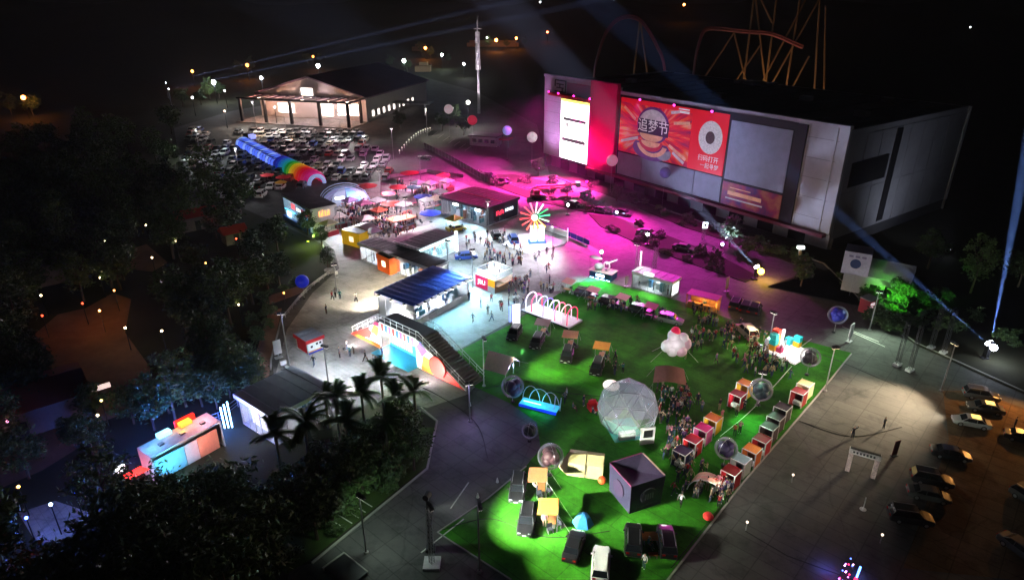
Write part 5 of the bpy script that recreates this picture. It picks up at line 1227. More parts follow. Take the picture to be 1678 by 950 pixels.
def near_car(px, py, rz, kind, col, label, group=None, z=0.02, rails=None, lit=False, pos=None):
    k_ = 0.8 if group == 'camping cars on the turf' or px > 1450 else 0.9
    p = pos or at(px, py)
    t = thing('parked_car', label, 'car', (p.x, p.y, z), R(rz), group)
    t.scale = (k_, k_, k_)
    if (kind, col) not in CM:
        b, c, r, s = car_parts(kind)
        CM[(kind, col)] = (b.mesh('body', pmat(col)), c.mesh('windows', GLZ), r.mesh('roof', pmat(col)), s)
    b, c, r, s = CM[(kind, col)]
    link('body', b, t)
    link('windows', c, t); ro_ = link('roof', r, t)
    for x in (-s['L'] * 0.29, s['L'] * 0.3):
        for sd in (-1, 1):
            w = link('wheel', WH, t, (x, sd * (s['W'] - 0.1), 0.33)); link('rim', RH, w)
    for sd in (-1, 1):
        hd = s['hood']
        MB().obox((s['L'] / 2 - 0.14, sd * s['W'] * 0.6, hd - 0.3), (0.2, 0.34, 0.14)).obj('headlight', HLM, t); MB().obox((-s['L'] / 2 + 0.08, sd * s['W'] * 0.62, s['boot'] - 0.22), (0.16, 0.34, 0.18)).obj('tail_light', TLM, t)
        MB().obox((0.75, sd * (s['W'] + 0.08), s['belt'] + 0.02), (0.16, 0.2, 0.13)).obj('mirror', pmat(col), t)
        if kind == 'suv' or rails:
            MB().obox((-0.7, sd * s['W'] * 0.66, s['H'] + 0.05), (2.2, 0.05, 0.05)).obj('roof_rail', STEEL, t)
    bx('number_plate', WHITE, t, (s['L'] / 2 - 0.005, s['L'] / 2 + 0.015, -0.22, 0.22, 0.46, 0.58))
    if lit:
        bx('roof_glow_plate', glow('ffd070', 2.0), t, (-0.9, 0.2, -0.5, 0.5, s['H'] + 0.0, s['H'] + 0.04))  # glowing plate on top of the roof stands in for the lit cabin
    return t
# camping cars on the turf
def awning(car, side, L, out, c, label, h0=1.9, h1=2.1):
    rear = side == 0
    loc, rz = car.location.copy(), car.rotation_euler.z
    if rear:
        rz += R(90); side = 1; loc = L2W(car, (-1.1, 0, 0)) + Vector((0, 0, 0)); loc = loc + Matrix.Rotation(rz, 3, 'Z') @ Vector((0.3, 0, 0))
    t = thing('car_awning', label, 'awning', loc, rz)
    y0, y1 = side * 1.0, side * (1.0 + out)
    m = mat('canvas_' + c, hue(c), 0.75, var=0.08)
    xm = -0.3
    MB().add([(xm - L / 2, y0, h0), (xm + L / 2, y0, h0), (xm + L / 2, y1, h1), (xm - L / 2, y1, h1), (xm - L / 2, y0, h0 + 0.05), (xm + L / 2, y0, h0 + 0.05), (xm + L / 2, y1, h1 + 0.05), (xm - L / 2, y1, h1 + 0.05)],
             [(3, 2, 1, 0), (4, 5, 6, 7), (0, 1, 5, 4), (1, 2, 6, 5), (2, 3, 7, 6), (3, 0, 4, 7)]).obj('canopy', m, t)
    for x in (xm - L / 2 + 0.1, xm + L / 2 - 0.1):
        MB().cone((x, y1, 0), (x, y1, h1), 0.03, 0.03, 5).obj('pole', STEEL, t); MB().cone((x, y1, h1), (x + 0.3, y1 + side * 1.4, 0.02), 0.012, 0.012, 4).obj('guy_rope', WHITE, t)
    return t
def camp_set(car, side, label, c='a06838'):
    q = L2W(car, (-0.3, side * 2.3, 0) if side else (-3.3, 0, 0)); q.z = 0.02
    t = thing('camp_table', label, 'table', q, car.rotation_euler.z)
    bx('top', paint(c), t, (-0.6, 0.6, -0.35, 0.35, 0.55, 0.6))
    for x in (-0.5, 0.46): bx('leg', STEEL, t, (x, x + 0.04, -0.3, 0.3, 0.0, 0.549))
    for k, (x, y) in enumerate(((-1.0, 0.1), (1.0, -0.1), (0.2, 0.8))):
        ch = thing('camp_chair', 'folding canvas chair by the ' + label.split(' beside ')[-1].replace('camping car with', 'car with'), 'chair', L2W(t, (x, y, 0)), t.rotation_euler.z + k * 2, 'camp chairs on the turf')
        bx('seat', paint('30343c' if k else '8a8070'), ch, (-0.25, 0.25, -0.22, 0.22, 0.36, 0.41)); bx('backrest', paint('30343c' if k else '8a8070'), ch, (-0.25, 0.25, 0.2, 0.25, 0.42, 0.85))
        for xx in (-0.24, 0.21): bx('leg', STEEL, ch, (xx, xx + 0.03, -0.22, 0.22, 0.0, 0.35))
    return t
LIT_CAMP = []
for px, py, rz, kd, cl, sd, aw, lb in (
    (843, 551, 253, 'suv', 'black', 0, None, 'black camping car nearest the glowing totem'), (880, 565, 253, 'suv', 'black', 0, 'c89890', 'black camping car with dusty pink awning by the hoop deck'), (929, 587, 258, 'suv', 'black', 0, 'f0a880', 'black camping car with salmon awning on the open turf'),
    (978, 607, 253, 'suv', 'black', 0, 'f0a040', 'dark camping car with orange awning above the dome'), (960, 486, -30, 'suv', 'black', 0, 'd8a890', 'black camping car with pale awning next to the blue booth'), (1001, 500, -30, 'suv', 'black', 0, 'e0b8a0', 'black camping car with beige awning in the turf top row'),
    (1050, 513, -30, 'suv', 'black', 0, 'd0a088', 'black camping car with tan awning in the turf top row'), (1098, 528, -28, 'suv', 'silver', 0, 'a86850', 'silver camping car with brown awning beside the white inflatable'),
    (848, 806, 264, 'suv', 'black', 1, 'c87848', 'black camping car with terracotta awning on the lower turf'), (863, 858, 262, 'suv', 'black', 1, 'e89830', 'black camping car with amber awning on the lower turf')):
    c_ = near_car(px, py, rz, kd, cl, lb, 'camping cars on the turf')
    if aw: 
        awning(c_, sd, 2.1, 1.8, aw, lb.split(' with ')[-1].split(' awning')[0] + ' canvas awning on a camping car ' + lb.split('awning ')[-1])
        camp_set(c_, sd, 'folding table beside ' + lb)
    LIT_CAMP.append((c_, sd))
near_car(940, 900, 72, 'sedan', 'black', 'black saloon car with pale nose alone on the lower turf', 'camping cars on the turf')
near_car(984, 930, 80, 'suv', 'white', 'white car with dark roof panel on the lower turf', 'camping cars on the turf')
c1 = near_car(1037, 890, 80, 'suv', 'black', 'black car with pale rails on the dome side of the orange table', 'camping cars on the turf'); c2 = near_car(1092, 893, 84, 'suv', 'black', 'black car with pale rails between orange table and kerb', 'camping cars on the turf')
p = at(1065, 887); ot = thing('camp_table', 'orange topped camp table between two black cars', 'table', (p.x, p.y, 0.02), R(0)); bx('top', paint('e89038'), ot, (-0.75, 0.75, -0.5, 0.5, 0.6, 0.66))
for x in (-0.6, 0.56): bx('leg', STEEL, ot, (x, x + 0.04, -0.4, 0.4, 0, 0.599))
bx('bench', paint('b06830'), ot, (-0.5, 0.3, -2.0, -1.6, 0.38, 0.44)); bx('bench_leg', STEEL, ot, (-0.4, -0.36, -1.95, -1.65, 0, 0.379), (0.2, 0.24, -1.95, -1.65, 0, 0.379))
near_car(1223, 548, 100, 'suv', 'cream', 'pale cream car lit up at the turf edge near the block display')
# cars at the right
SILVER = near_car(1590, 696, 158, 'sedan', 'silver', 'silver saloon with lit windows on the dirt lot', lit=True)
near_car(1613, 673, 158, 'sedan', 'dark grey', 'dark saloon with a yellow interior glow behind the silver one', lit=True)
near_car(1606, 652, -20, 'suv', 'dark grey', 'dark car furthest back of the three on the dirt lot rim')
near_car(1556, 748, -20, 'sedan', 'black', 'black saloon alone between dirt lot and parking ground'); near_car(1525, 790, -20, 'suv', 'black', 'black car parked tight beside a grey saloon'); near_car(1520, 815, -20, 'sedan', 'dark grey', 'grey saloon with dark windows parked by the archway')
near_car(1490, 852, -14, 'suv', 'black', 'black car with bright headlamps past the printed archway'); near_car(1676, 722, -30, 'sedan', 'black', 'black car cut off by the dirt lot rim'); near_car(1690, 825, -70, 'suv', 'dark grey', 'dark car parked across the dirt lot'); near_car(1672, 905, -70, 'sedan', 'dark grey', 'dark saloon at the lower dirt lot')
for k, (px, py) in enumerate(((1205, 503), (1222, 508), (1236, 511))): near_car(px, py, 62, 'suv', 'black', 'black car in the tight trio on the road by the timber bar', 'black cars on the road')
near_car(813, 390, 100, 'suv', 'black', 'black show car on the plaza with white mat'); near_car(841, 396, 100, 'suv', 'blue', 'blue and white show car at the pinwheel platform'); near_car(764, 424, 10, 'sedan', 'blue', 'blue show car by the black-roofed glass pavilion'); near_car(748, 378, 20, 'sedan', 'yellow', 'yellow show car before the plum-roofed hall')
for px, py, rz, cl, lb in ((800, 290, -35, 'black', 'dark car at the start of the planted median'), (826, 300, -35, 'black', 'dark car beside the median shrubs'), (940, 338, -35, 'black', 'dark car past the median trees'), (985, 348, -35, 'dark grey', 'grey car at the median end'), (1020, 352, -35, 'black', 'black car under the hall canopy side of the road'), (1060, 385, -35, 'dark grey', 'grey car on the second median'), (1120, 410, -35, 'black', 'black car far along the second median'), (793, 236, 10, 'white', 'white car stopped by the gatehouse'), (700, 262, -40, 'dark grey', 'grey car outside the tall barrier fence')):
    near_car(px, py, rz, 'sedan', cl, lb)
# the packed car park: small copies
def far_mesh(kind, col):
    b, c, r, s = car_parts(kind)
    m = MB(); m.v = list(b.v); m.f = list(b.f); m.m = [0] * len(b.f)
    m.add(c.v, c.f, 1); m.add(r.v, r.f, 0)
    for x in (-s['L'] * 0.29, s['L'] * 0.3):
        for sd in (-1, 1): m.cone((x, sd * (s['W'] - 0.2), 0.33), (x, sd * (s['W'] + 0.02), 0.33), 0.33, 0.33, 8, 2)
    for sd in (-1, 1): m.obox((s['L'] / 2 - 0.14, sd * s['W'] * 0.6, s['hood'] - 0.3), (0.2, 0.34, 0.14), mi=3); m.obox((-s['L'] / 2 + 0.08, sd * s['W'] * 0.62, s['boot'] - 0.22), (0.16, 0.34, 0.18), mi=4)
    return m.mesh('car_' + kind, [pmat(col), GLZ, RUBBER, HLM, TLM])
FARM = {}
def far_car(x, y, rz, col, kind, where, group):
    if (kind, col) not in FARM: FARM[(kind, col)] = far_mesh(kind, col)
    o = link('parked_car', FARM[(kind, col)], None, (x, y, 0.02), rz)
    tag(o, '%s %s parked %s' % (col, 'saloon' if kind == 'sedan' else 'tall car', where), 'car', group)
CC = ['white'] * 6 + ['silver'] * 3 + ['black'] * 5 + ['dark grey'] * 4 + ['red', 'blue', 'cream']
NC = 0
ORD = ['first', 'second', 'third', 'fourth', 'fifth', 'sixth', 'seventh', 'eighth', 'ninth', 'tenth', 'eleventh', 'twelfth']
for j in range(11):
    y = 168 + j * 6.9
    for i in range(22):
        x = -34 - 0.42 * (y - 164) - i * 2.55 + 8
        px, py = proj((x, y, 0))
        tx = 398 + (py - 237) * (126 / 69.0)
        if px < tx + 26 or px > 642 or py < 214: continue
        if random.random() < 0.14: continue
        far_car(x + random.gauss(0, 0.08), y + random.gauss(0, 0.2), R(90 + random.choice((0, 180)) + random.gauss(0, 1.5)), random.choice(CC), random.choice(('sedan', 'suv')), 'in the %s dense row from the market' % ORD[j], 'cars parked between tunnel and access road'); NC += 1
for j in range(12):
    y = 152 + j * 7.4
    for i in range(30):
        x = -52 - i * 2.6
        px, py = proj((x, y, 0))
        tx = 398 + (py - 237) * (126 / 69.0)
        if px > tx - 24 or px < 306 + max(0, (py - 262) * 1.0) or py < 205 or py > 335: continue
        if py > 318 and px > 440: continue
        if random.random() < 0.2: continue
        far_car(x + random.gauss(0, 0.1), y + random.gauss(0, 0.25), R(90 + random.choice((0, 180)) + random.gauss(0, 2)), random.choice(CC), random.choice(('sedan', 'suv')), 'in the %s row on the forest side of the tunnel' % ORD[j], 'cars parked on the forest side of the tunnel'); NC += 1
# ---------------------------------------------------------------- garden lamps
KEEP = []          # (px, py, distance) that trees must not cover
def garden_lamp(px, py, col, e, label, h=3.4, pw=160, n=1, r=0.14):
    p = at(px, py, h)
    t = thing('garden_lamp', label, 'lamp', (p.x, p.y, 0), random.random() * 3, 'garden lamps in the trees')
    MB().cone((0, 0, 0), (0, 0, h - 0.1), 0.06, 0.045, 6).obj('post', DARK, t)
    m = mat('globe_%02x%02x%02x_%d' % (int(col[0] * 255), int(col[1] * 255), int(col[2] * 255), int(e)), col, 0.4, emit=e, ecol=col, var=0)
    for k in range(n):
        a = 2 * math.pi * k / n
        x, y = (0.3 * math.cos(a), 0.3 * math.sin(a)) if n > 1 else (0.0, 0.0)
        if n > 1: MB().cone((0, 0, h - 0.35), (x, y, h - 0.12), 0.025, 0.025, 5).obj('arm', DARK, t)
        MB().ball((x, y, h), r, 8, 6).obj('globe', m, t)
    lamp('POINT', (p.x, p.y, h + 0.35), pw * 0.2, col, 0.25, t)
    KEEP.append((px, py, p.y)); GLAMPS.append((p.copy(), label))
GLAMPS = []
WARM, AMB, REDL, BLU, CYW = (1, 0.78, 0.45), (1, 0.42, 0.1), (1, 0.08, 0.03), (0.06, 0.12, 1), (0.5, 0.8, 1)
for px, py, c, e, lb, pw in ((172, 394, WARM, 22, 'warm globe lamp deep in the trees', 130), (239, 369, WARM, 16, 'warm globe lamp near the red hut', 130), (288, 395, WARM, 10, 'small warm lamp between red roof and path', 90), (249, 422, WARM, 14, 'warm lamp over the short brown path', 260), (93, 429, WARM, 16, 'warm lamp beside the long dark shed', 110),
                         (164, 455, WARM, 12, 'pale warm lamp in the clearing rim', 90), (67, 484, WARM, 16, 'warm lamp over the garden path start', 130), (163, 509, AMB, 18, 'amber lamp on the wide garden path', 900), (187, 476, AMB, 8, 'amber lamp by the path trees', 500), (205, 537, WARM, 22, 'bright warm lamp at the path bend', 320), (265, 542, WARM, 22, 'bright warm lamp under the dark shrub', 260),
                         (399, 465, (0.9, 0.95, 0.8), 6, 'tall pale lamp near the verge', 90), (391, 499, WARM, 8, 'warm lamp near the curved verge', 120), (135, 497, REDL, 7, 'red lamp beside the garden path', 160), (69, 517, REDL, 6, 'red lamp at the dark shed', 110), (387, 391, REDL, 9, 'red lamp by the tiny kiosk roof', 240), (344, 364, REDL, 6, 'red lamp by the hut roof', 240), (337, 431, AMB, 9, 'orange lamp among dense crowns', 130),
                         (83, 826, CYW, 30, 'cyan white floodlamp over the blue clearing', 600), (43, 848, BLU, 22, 'blue lamp at the clearing edge', 2400), (123, 808, BLU, 18, 'blue lamp beside the cyan floodlamp', 1800), (30, 797, AMB, 12, 'amber lamp above the blue clearing', 120), (14, 830, WARM, 10, 'warm lamp at the clearing corner', 90), (47, 930, REDL, 8, 'red lamp in the lowest dark trees', 60), (166, 656, (1, 0.8, 0.25), 5, 'yellow lamp inside a round shrub', 60), (160, 680, WARM, 10, 'warm lamp under the yellow shrub', 80), (465, 480, AMB, 9, 'amber lamp by the blue balloon', 600), (12, 690, (1, 0.35, 0.6), 4, 'pinkish lamp by the snack hut', 120), (60, 640, AMB, 6, 'amber lamp at the hut path', 300)):
    garden_lamp(px, py, c, e, lb, pw=pw)
# ---------------------------------------------------------------- trees
BARK = mat('bark', (0.09, 0.065, 0.045), 0.9, scale=6, bump=0.5)
PBARK = mat('palm_bark', (0.2, 0.17, 0.13), 0.9, scale=5, bump=0.5)
LEAFS = [mat('leaf_%d' % i, c, 0.55, var=0.45, scale=0.9) for i, c in enumerate(((0.05, 0.1, 0.025), (0.04, 0.08, 0.02), (0.065, 0.12, 0.03), (0.05, 0.085, 0.035), (0.075, 0.13, 0.025)))]
FROND = mat('palm_frond', (0.05, 0.11, 0.03), 0.5, var=0.3, scale=2)
def leafy(rx, rz, zc, nclump, nleaf, size, seed, core=0.35):
    rd = random.Random(seed)
    mb = MB()
    for _ in range(nclump):
        while True:
            d = Vector((rd.uniform(-1, 1), rd.uniform(-1, 1), rd.uniform(-0.85, 1)))
            if core < d.length < 1: break
        c = Vector((d.x * rx, d.y * rx, zc + d.z * rz))
        cr = rd.uniform(0.5, 0.95) * rx * 0.36
        for _ in range(nleaf):
            o = Vector((rd.gauss(0, 1), rd.gauss(0, 1), rd.gauss(0, 0.7))) * cr * 0.6
            p = c + o
            u = Vector((rd.gauss(0, 1), rd.gauss(0, 1), rd.gauss(0, 0.6))).normalized()
            v = u.cross(Vector((rd.gauss(0, 1), rd.gauss(0, 1), rd.gauss(0, 1)))).normalized()
            s = size * rd.uniform(0.6, 1.3)
            a = len(mb.v)
            mb.v += [tuple(p - u * s), tuple(p + v * s * 0.42), tuple(p + u * s), tuple(p - v * s * 0.42)]
            mb.f.append((a, a + 1, a + 2, a + 3)); mb.m.append(0)
    return mb
def limbs(h, rx, rz, zc, seed):
    rd = random.Random(seed)
    mb = MB().tube([(0, 0, 0), (rd.uniform(-.1, .1), rd.uniform(-.1, .1), h * 0.25), (rd.uniform(-.2, .2), rd.uniform(-.2, .2), h * 0.5), (0, 0, h * 0.75)], [0.24, 0.18, 0.14, 0.06], 7)
    for k in range(7):
        a = k * 0.9 + rd.random(); z0 = h * rd.uniform(0.3, 0.6)
        mb.tube([(0, 0, z0), (math.cos(a) * rx * 0.35, math.sin(a) * rx * 0.35, z0 + rz * 0.35), (math.cos(a) * rx * 0.75, math.sin(a) * rx * 0.75, z0 + rz * rd.uniform(0.5, 0.9))], [0.09, 0.06, 0.02], 5)
    return mb
TREES = []
for i, (h, rx, rz) in enumerate(((9, 3.1, 3.2), (10.5, 2.8, 4.0), (8, 3.5, 2.8), (7, 2.4, 2.6), (12, 3.3, 4.6))):
    zc = h - rz
    TREES.append((limbs(h, rx, rz, zc, i).mesh('trunk', BARK), leafy(rx, rz, zc, 46, 34, 0.34, 40 + i).mesh('crown', LEAFS[i]), h, rx))
TREE_KIND = ['round', 'oval', 'broad', 'small', 'tall']
def tree(px, py, k, s, label, group, pos=None, force=False, mats=None):
    p = pos or at(px, py)
    tm, cm, h, rx = TREES[k]
    if not force:
        cx, cy = proj((p.x, p.y, h * s * 0.62)); dist = Vector((p.x, p.y, h * s * 0.62 - CAM_H)).length
        rp = rx * s * FPX / dist; rv = h * s * 0.5 * FPX / dist
        for kx, ky, kd in KEEP:
            if p.y < kd - 0.5 and ((kx - cx) / (rp * 0.95)) ** 2 + ((ky - cy) / rv) ** 2 < 1: return None
    t = thing('broadleaf_tree', label, 'tree', (p.x, p.y, 0), random.uniform(0, 6.28), group)
    t.scale = (s, s, s * random.uniform(0.92, 1.1))
    link('trunk', tm, t); link('crown', cm, t)
    return t
# things in the forest that stay in sight
for x, y in ((200, 750), (235, 735), (270, 715), (300, 700), (330, 690), (210, 760), (260, 740), (290, 725), (310, 712)): KEEP.append((x, y, 53))
for x, y in ((120, 530), (150, 540), (180, 545), (160, 580), (200, 600), (190, 640), (150, 610), (130, 600), (215, 500), (170, 500), (140, 515)): KEEP.append((x, y, 90))
for x, y in ((220, 420), (240, 410), (265, 432), (440, 490), (470, 475), (320, 372), (335, 340), (355, 345), (430, 560), (440, 600), (425, 590)): KEEP.append((x, y, 120))
for x, y in ((100, 740), (50, 710), (97, 663), (60, 690)): KEEP.append((x, y, 65))
for x, y in ((400, 655), (430, 690), (390, 675), (370, 690), (360, 700), (380, 700), (420, 690), (480, 640), (520, 640), (450, 620)): KEEP.append((x, y, 56))
for x, y in ((95, 850), (90, 870), (60, 870), (110, 850)): KEEP.append((x, y, 46))
for x, y in ((545, 890), (580, 870), (620, 840), (660, 810), (520, 930), (600, 870), (690, 760), (715, 720), (740, 700)): KEEP.append((x, y, 50))
for x, y in ((470, 345), (500, 360), (478, 372), (420, 300), (450, 310), (400, 280), (350, 260), (330, 240), (500, 550), (480, 560), (455, 570), (535, 540), (490, 500), (480, 520), (500, 480)): KEEP.append((x, y, 130))
FOREST = [((0, 250), (285, 212), (300, 300), (420, 362), (492, 395), (530, 425), (490, 468), (455, 510), (432, 560), (420, 610), (330, 610), (250, 500), (150, 470), (80, 480), (0, 520)),
          ((110, 870), (300, 835), (470, 850), (455, 960), (420, 1080), (-40, 1080), (-60, 950)), ((470, 770), (560, 745), (690, 715), (690, 770), (600, 830), (500, 900), (460, 880)), ((215, 690), (345, 655), (400, 620), (440, 640), (350, 680), (240, 712)), ((0, 400), (150, 420), (260, 470), (110, 500), (60, 560), (110, 650), (0, 670)), ((0, 600), (220, 660), (150, 770), (0, 790)), ((330, 610), (440, 610), (440, 640), (330, 660))]
PLACES = ['of the forest beside the car park and plaza', 'in the dark grove below the stage', 'in the grove around the palms', 'behind the colour-lit stage', 'by the dark shed', 'along the garden paths', 'beside the slate-roofed pavilion']
FT = []
for (poly, n, gap, ss), place_ in zip(((FOREST[0], 95, 3.0, (0.75, 1.15)), (FOREST[1], 34, 2.2, (0.6, 0.95)), (FOREST[2], 16, 1.7, (0.45, 0.75)), (FOREST[3], 12, 1.8, (0.5, 0.75)), (FOREST[4], 24, 2.4, (0.6, 0.9)), (FOREST[5], 12, 2.6, (0.5, 0.8)), (FOREST[6], 6, 2, (0.6, 0.8))), PLACES):
    xs = [p[0] for p in poly]; ys = [p[1] for p in poly]
    got = []; tries = 0
    while len(got) < n and tries < 3000:
        tries += 1
        p = (random.uniform(min(xs), max(xs)), random.uniform(min(ys), max(ys)))
        if not inside(p, poly): continue
        q = at(*p)
        if any((q - g).length < gap for g in got): continue
        k = random.randrange(5)
        tt = tree(0, 0, k, random.uniform(*ss), 'tree', 'trees ' + place_, q)
        if tt: got.append(q); FT.append((tt, k))
GLAMPS += [(at(*p), n) for p, n in (((505, 582), 'ticket booth'), ((492, 385), 'tall pale kiosk'), ((320, 262), 'forest-side car rows'), ((325, 340), 'grey roofed shed'), ((495, 480), 'glowing blue balloon'), ((420, 640), 'slate-roofed pavilion'), ((280, 720), 'container stage'), ((516, 800), 'palm with long bare trunk'), ((632, 700), 'tall dark palm'), ((545, 930), 'dark metal ramp'), ((10, 470), 'long dark shed'), ((300, 215), 'far car park corner'), ((400, 330), 'yellow parasol side of the forest'), ((450, 880), 'lawn edge'), ((250, 860), 'grove middle'), ((120, 300), 'forest interior'), ((350, 420), 'orange lamp crowns'))]
_near = {}
for tt, k in FT:
    gl = min(GLAMPS, key=lambda g: (g[0].xy - tt.location.xy).length)
    _near.setdefault((k, gl[1]), []).append(((gl[0].xy - tt.location.xy).length, tt))
for (k, gl), lst in _near.items():
    for i, (_, tt) in enumerate(sorted(lst, key=lambda a: a[0])):
        tt['label'] = '%s leafy tree, %s such from the %s' % (TREE_KIND[k], (ORD + ['thirteenth', 'fourteenth', 'fifteenth', 'sixteenth'])[min(i, 15)], gl)
for px, py, k, s, lb in ((1195, 405, 3, 0.8, 'olive tree under the lower banner of the hall'), (1222, 420, 3, 0.6, 'shorter olive tree beside the hall base'), (1312, 470, 1, 0.55, 'slim tree beside the road bend'), (1468, 512, 3, 0.75, 'tree lit vivid green by a floodlight'), (1668, 470, 2, 0.8, 'dark roadside tree behind the searchlight'), (1590, 480, 4, 0.8, 'tall dark tree behind the hall corner'), (1520, 440, 0, 0.8, 'dark tree at the hall side'), (882, 288, 3, 0.7, 'dark tree at the foot of the white hall wall'), (905, 312, 3, 0.55, 'dark little tree in the nearer median'), (930, 322, 3, 0.5, 'second dark little tree in the nearer median'), (960, 338, 3, 0.6, 'rounded little tree at the median tip'), (1010, 330, 3, 0.6, 'small tree at the hall foot bed'), (655, 212, 3, 0.9, 'tree beside the curved bollard row'), (745, 205, 3, 1.0, 'tree in front of the mast foot'), (760, 222, 2, 0.8, 'broad tree beside the gatehouse'), (725, 215, 0, 0.8, 'round tree before the access road lamps'), (538, 440, 3, 0.5, 'slim lit sapling in the round planter'), (505, 385, 3, 0.7, 'yellow-green lit tree by the tall pale kiosk'), (528, 402, 3, 0.55, 'bright lime lit tree by the plaza edge')):
    tree(px, py, k, s, lb, None, force=True)
for i, (px, py) in enumerate(((392, 122), (412, 120), (505, 106), (525, 103), (690, 92), (706, 96), (640, 112), (668, 118), (735, 104), (800, 80), (830, 80), (860, 76), (300, 175), (330, 172), (345, 165), (360, 162), (20, 190), (55, 190))):
    tree(px, py, i % 5, 0.9, 'far %s tree catching street lamp light' % TREE_KIND[i % 5], 'far trees by the street lamps', force=True)
# palms
def frond_mesh(L, droop, seed):
    rd = random.Random(seed); mb = MB()
    pts = [Vector((L * t, 0, 0.55 * L * (t - droop * t * t))) for t in [i / 10 for i in range(11)]]
    mb.tube(pts, [0.05 - 0.0042 * i for i in range(11)], 4)
    for i in range(1, 11):
        for q in (0, 0.5):
            j = min(i, 9)
            p = pts[j] if q == 0 else (pts[j] + pts[j - 1]) / 2
            for sd in (-1, 1):
                ln = (0.75 - 0.05 * abs(i - 4)) * L / 2.6 * rd.uniform(0.85, 1.1)
                tip = p + Vector((0.35 * ln, sd * ln, -0.3 * ln)); w = Vector((0.08, 0, 0))
                mb.add([p - w, p + w, tip + w * 0.3], [(0, 1, 2)])
    return mb.mesh('frond', FROND)
FR = [frond_mesh(2.6, 1.25, 1), frond_mesh(2.4, 1.55, 2), frond_mesh(2.2, 0.95, 3)]
def palm(px, py, ty, label, s=1.0, fan=18):
    p = at(px, py); h = hgt(px, py, ty)
    t = thing('palm_tree', label, 'palm tree', (p.x, p.y, 0), random.random() * 6)
    pts = [(0.12 * math.sin(z * 0.4), 0, z) for z in [h * i / 6 for i in range(7)]]
    MB().tube(pts, [0.2, 0.17, 0.15, 0.14, 0.13, 0.13, 0.15], 8).obj('trunk', PBARK, t)
    for k in range(fan):
        f = link('frond', FR[k % 3], t, (pts[-1][0], 0, h), 0)
        f.rotation_euler = (0, R(-50 + 26 * (k % 4)) , k * 2.4); f.scale = (s, s, s)
    return t
for px, py, ty, lb, s in ((632, 700, 618, 'tall dark palm over the entrance paving', 1.0), (560, 730, 650, 'palm with pale trunk beside the slate roof', 0.8), (516, 800, 690, 'palm with long bare trunk in the lawn', 1.1), (468, 812, 712, 'slender palm close to the lit pavilion', 0.9), (683, 715, 640, 'palm at the edge of the service road', 0.9), (600, 720, 645, 'leafy palm lit green by the plaza', 0.9), (655, 725, 650, 'short palm between two taller ones', 0.8), (575, 770, 690, 'dark palm in the middle of the grove', 0.9), (540, 700, 648, 'palm rising behind the slate roof', 0.7), (640, 770, 690, 'low dark palm near the lawn kerb', 0.8)):
    palm(px, py, ty, lb, s)
# shrubs
SHR = [leafy(0.9, 0.6, 0.55, 14, 26, 0.16, 90 + i, 0.1).mesh('foliage', LEAFS[i % 5]) for i in range(3)]
STEM = MB().tube([(0, 0, 0), (0.03, 0, 0.3), (0, 0.05, 0.6)], [0.05, 0.04, 0.02], 5).mesh('stem', BARK)
def shrub(pos, s, label, group, k):
    t = thing('shrub', label, 'shrub', (pos.x, pos.y, pos.z if hasattr(pos, 'z') else 0), random.random() * 6, group)
    t.scale = (s, s, s)
    link('foliage', SHR[k % 3], t); link('stem', STEM, t)
    return t
ORD2 = ORD + ['thirteenth', 'fourteenth', 'fifteenth', 'sixteenth', 'seventeenth', 'eighteenth', 'nineteenth', 'twentieth']
def ordinal(i): return ORD2[i] if i < 20 else ('thirtieth' if i == 29 else 'twenty-' + ORD2[i - 20])
for (b, n, lb, ss), (anchor, apx) in zip(((BED_PX[0], 26, 'low shrub in the planted median nearest the plaza', 1.1), (BED_PX[1], 24, 'low shrub in the second road median', 1.2), (BED_PX[2], 30, 'clipped shrub along the hall foot', 1.2), (BED_PX[3], 30, 'shrub on the roadside bank by the searchlight', 1.6), ([(400, 520), (440, 470), (490, 450), (500, 460), (455, 505), (435, 560), (425, 600)], 22, 'verge shrub along the curved kerb', 1.0), ([(480, 930), (690, 765), (700, 720), (640, 715), (470, 830)], 22, 'shrub on the lawn under the palms', 1.2), ([(1405, 520), (1440, 535), (1490, 560), (1480, 545), (1430, 515)], 10, 'green lit roadside hedge shrub', 1.5)), (('boom lift', (880, 326)), ('timber bar', (1150, 508)), ('magenta pillar', (985, 290)), ('twin blue searchlight', (1612, 588)), ('ticket booth', (505, 582)), ('lattice light tower', (708, 925)), ('lilac cube balloon', (1405, 460)))):
    xs = [p[0] for p in b]; ys = [p[1] for p in b]; c = 0; tries = 0; made = []
    while c < n and tries < 2000:
        tries += 1
        p = (random.uniform(min(xs), max(xs)), random.uniform(min(ys), max(ys)))
        if inside(p, b):
            q = at(*p)
            if (q - at(1612, 588)).length < 7 or (q - at(1236, 458)).length < 5: continue
            q = at(*p); q.z = 0.1 if b in BED_PX else 0; c += 1
            made.append(shrub(q, ss * random.uniform(0.7, 1.2), lb, 'row: ' + lb, c))
    for i, t_ in enumerate(sorted(made, key=lambda o: (o.location.xy - at(*apx).xy).length)): t_['label'] = '%s, %s from the %s' % (lb, ordinal(i), anchor)
p = at(541, 446); pt = thing('round_planter', 'round stone planter with a lit sapling near the tree bed', 'planter', (p.x, p.y, 0)); MB().lathe([(0.9, 0), (1.0, 0.5), (0.85, 0.5), (0.8, 0.4), (0.02, 0.4)], 16).obj('bowl', KERB, pt)
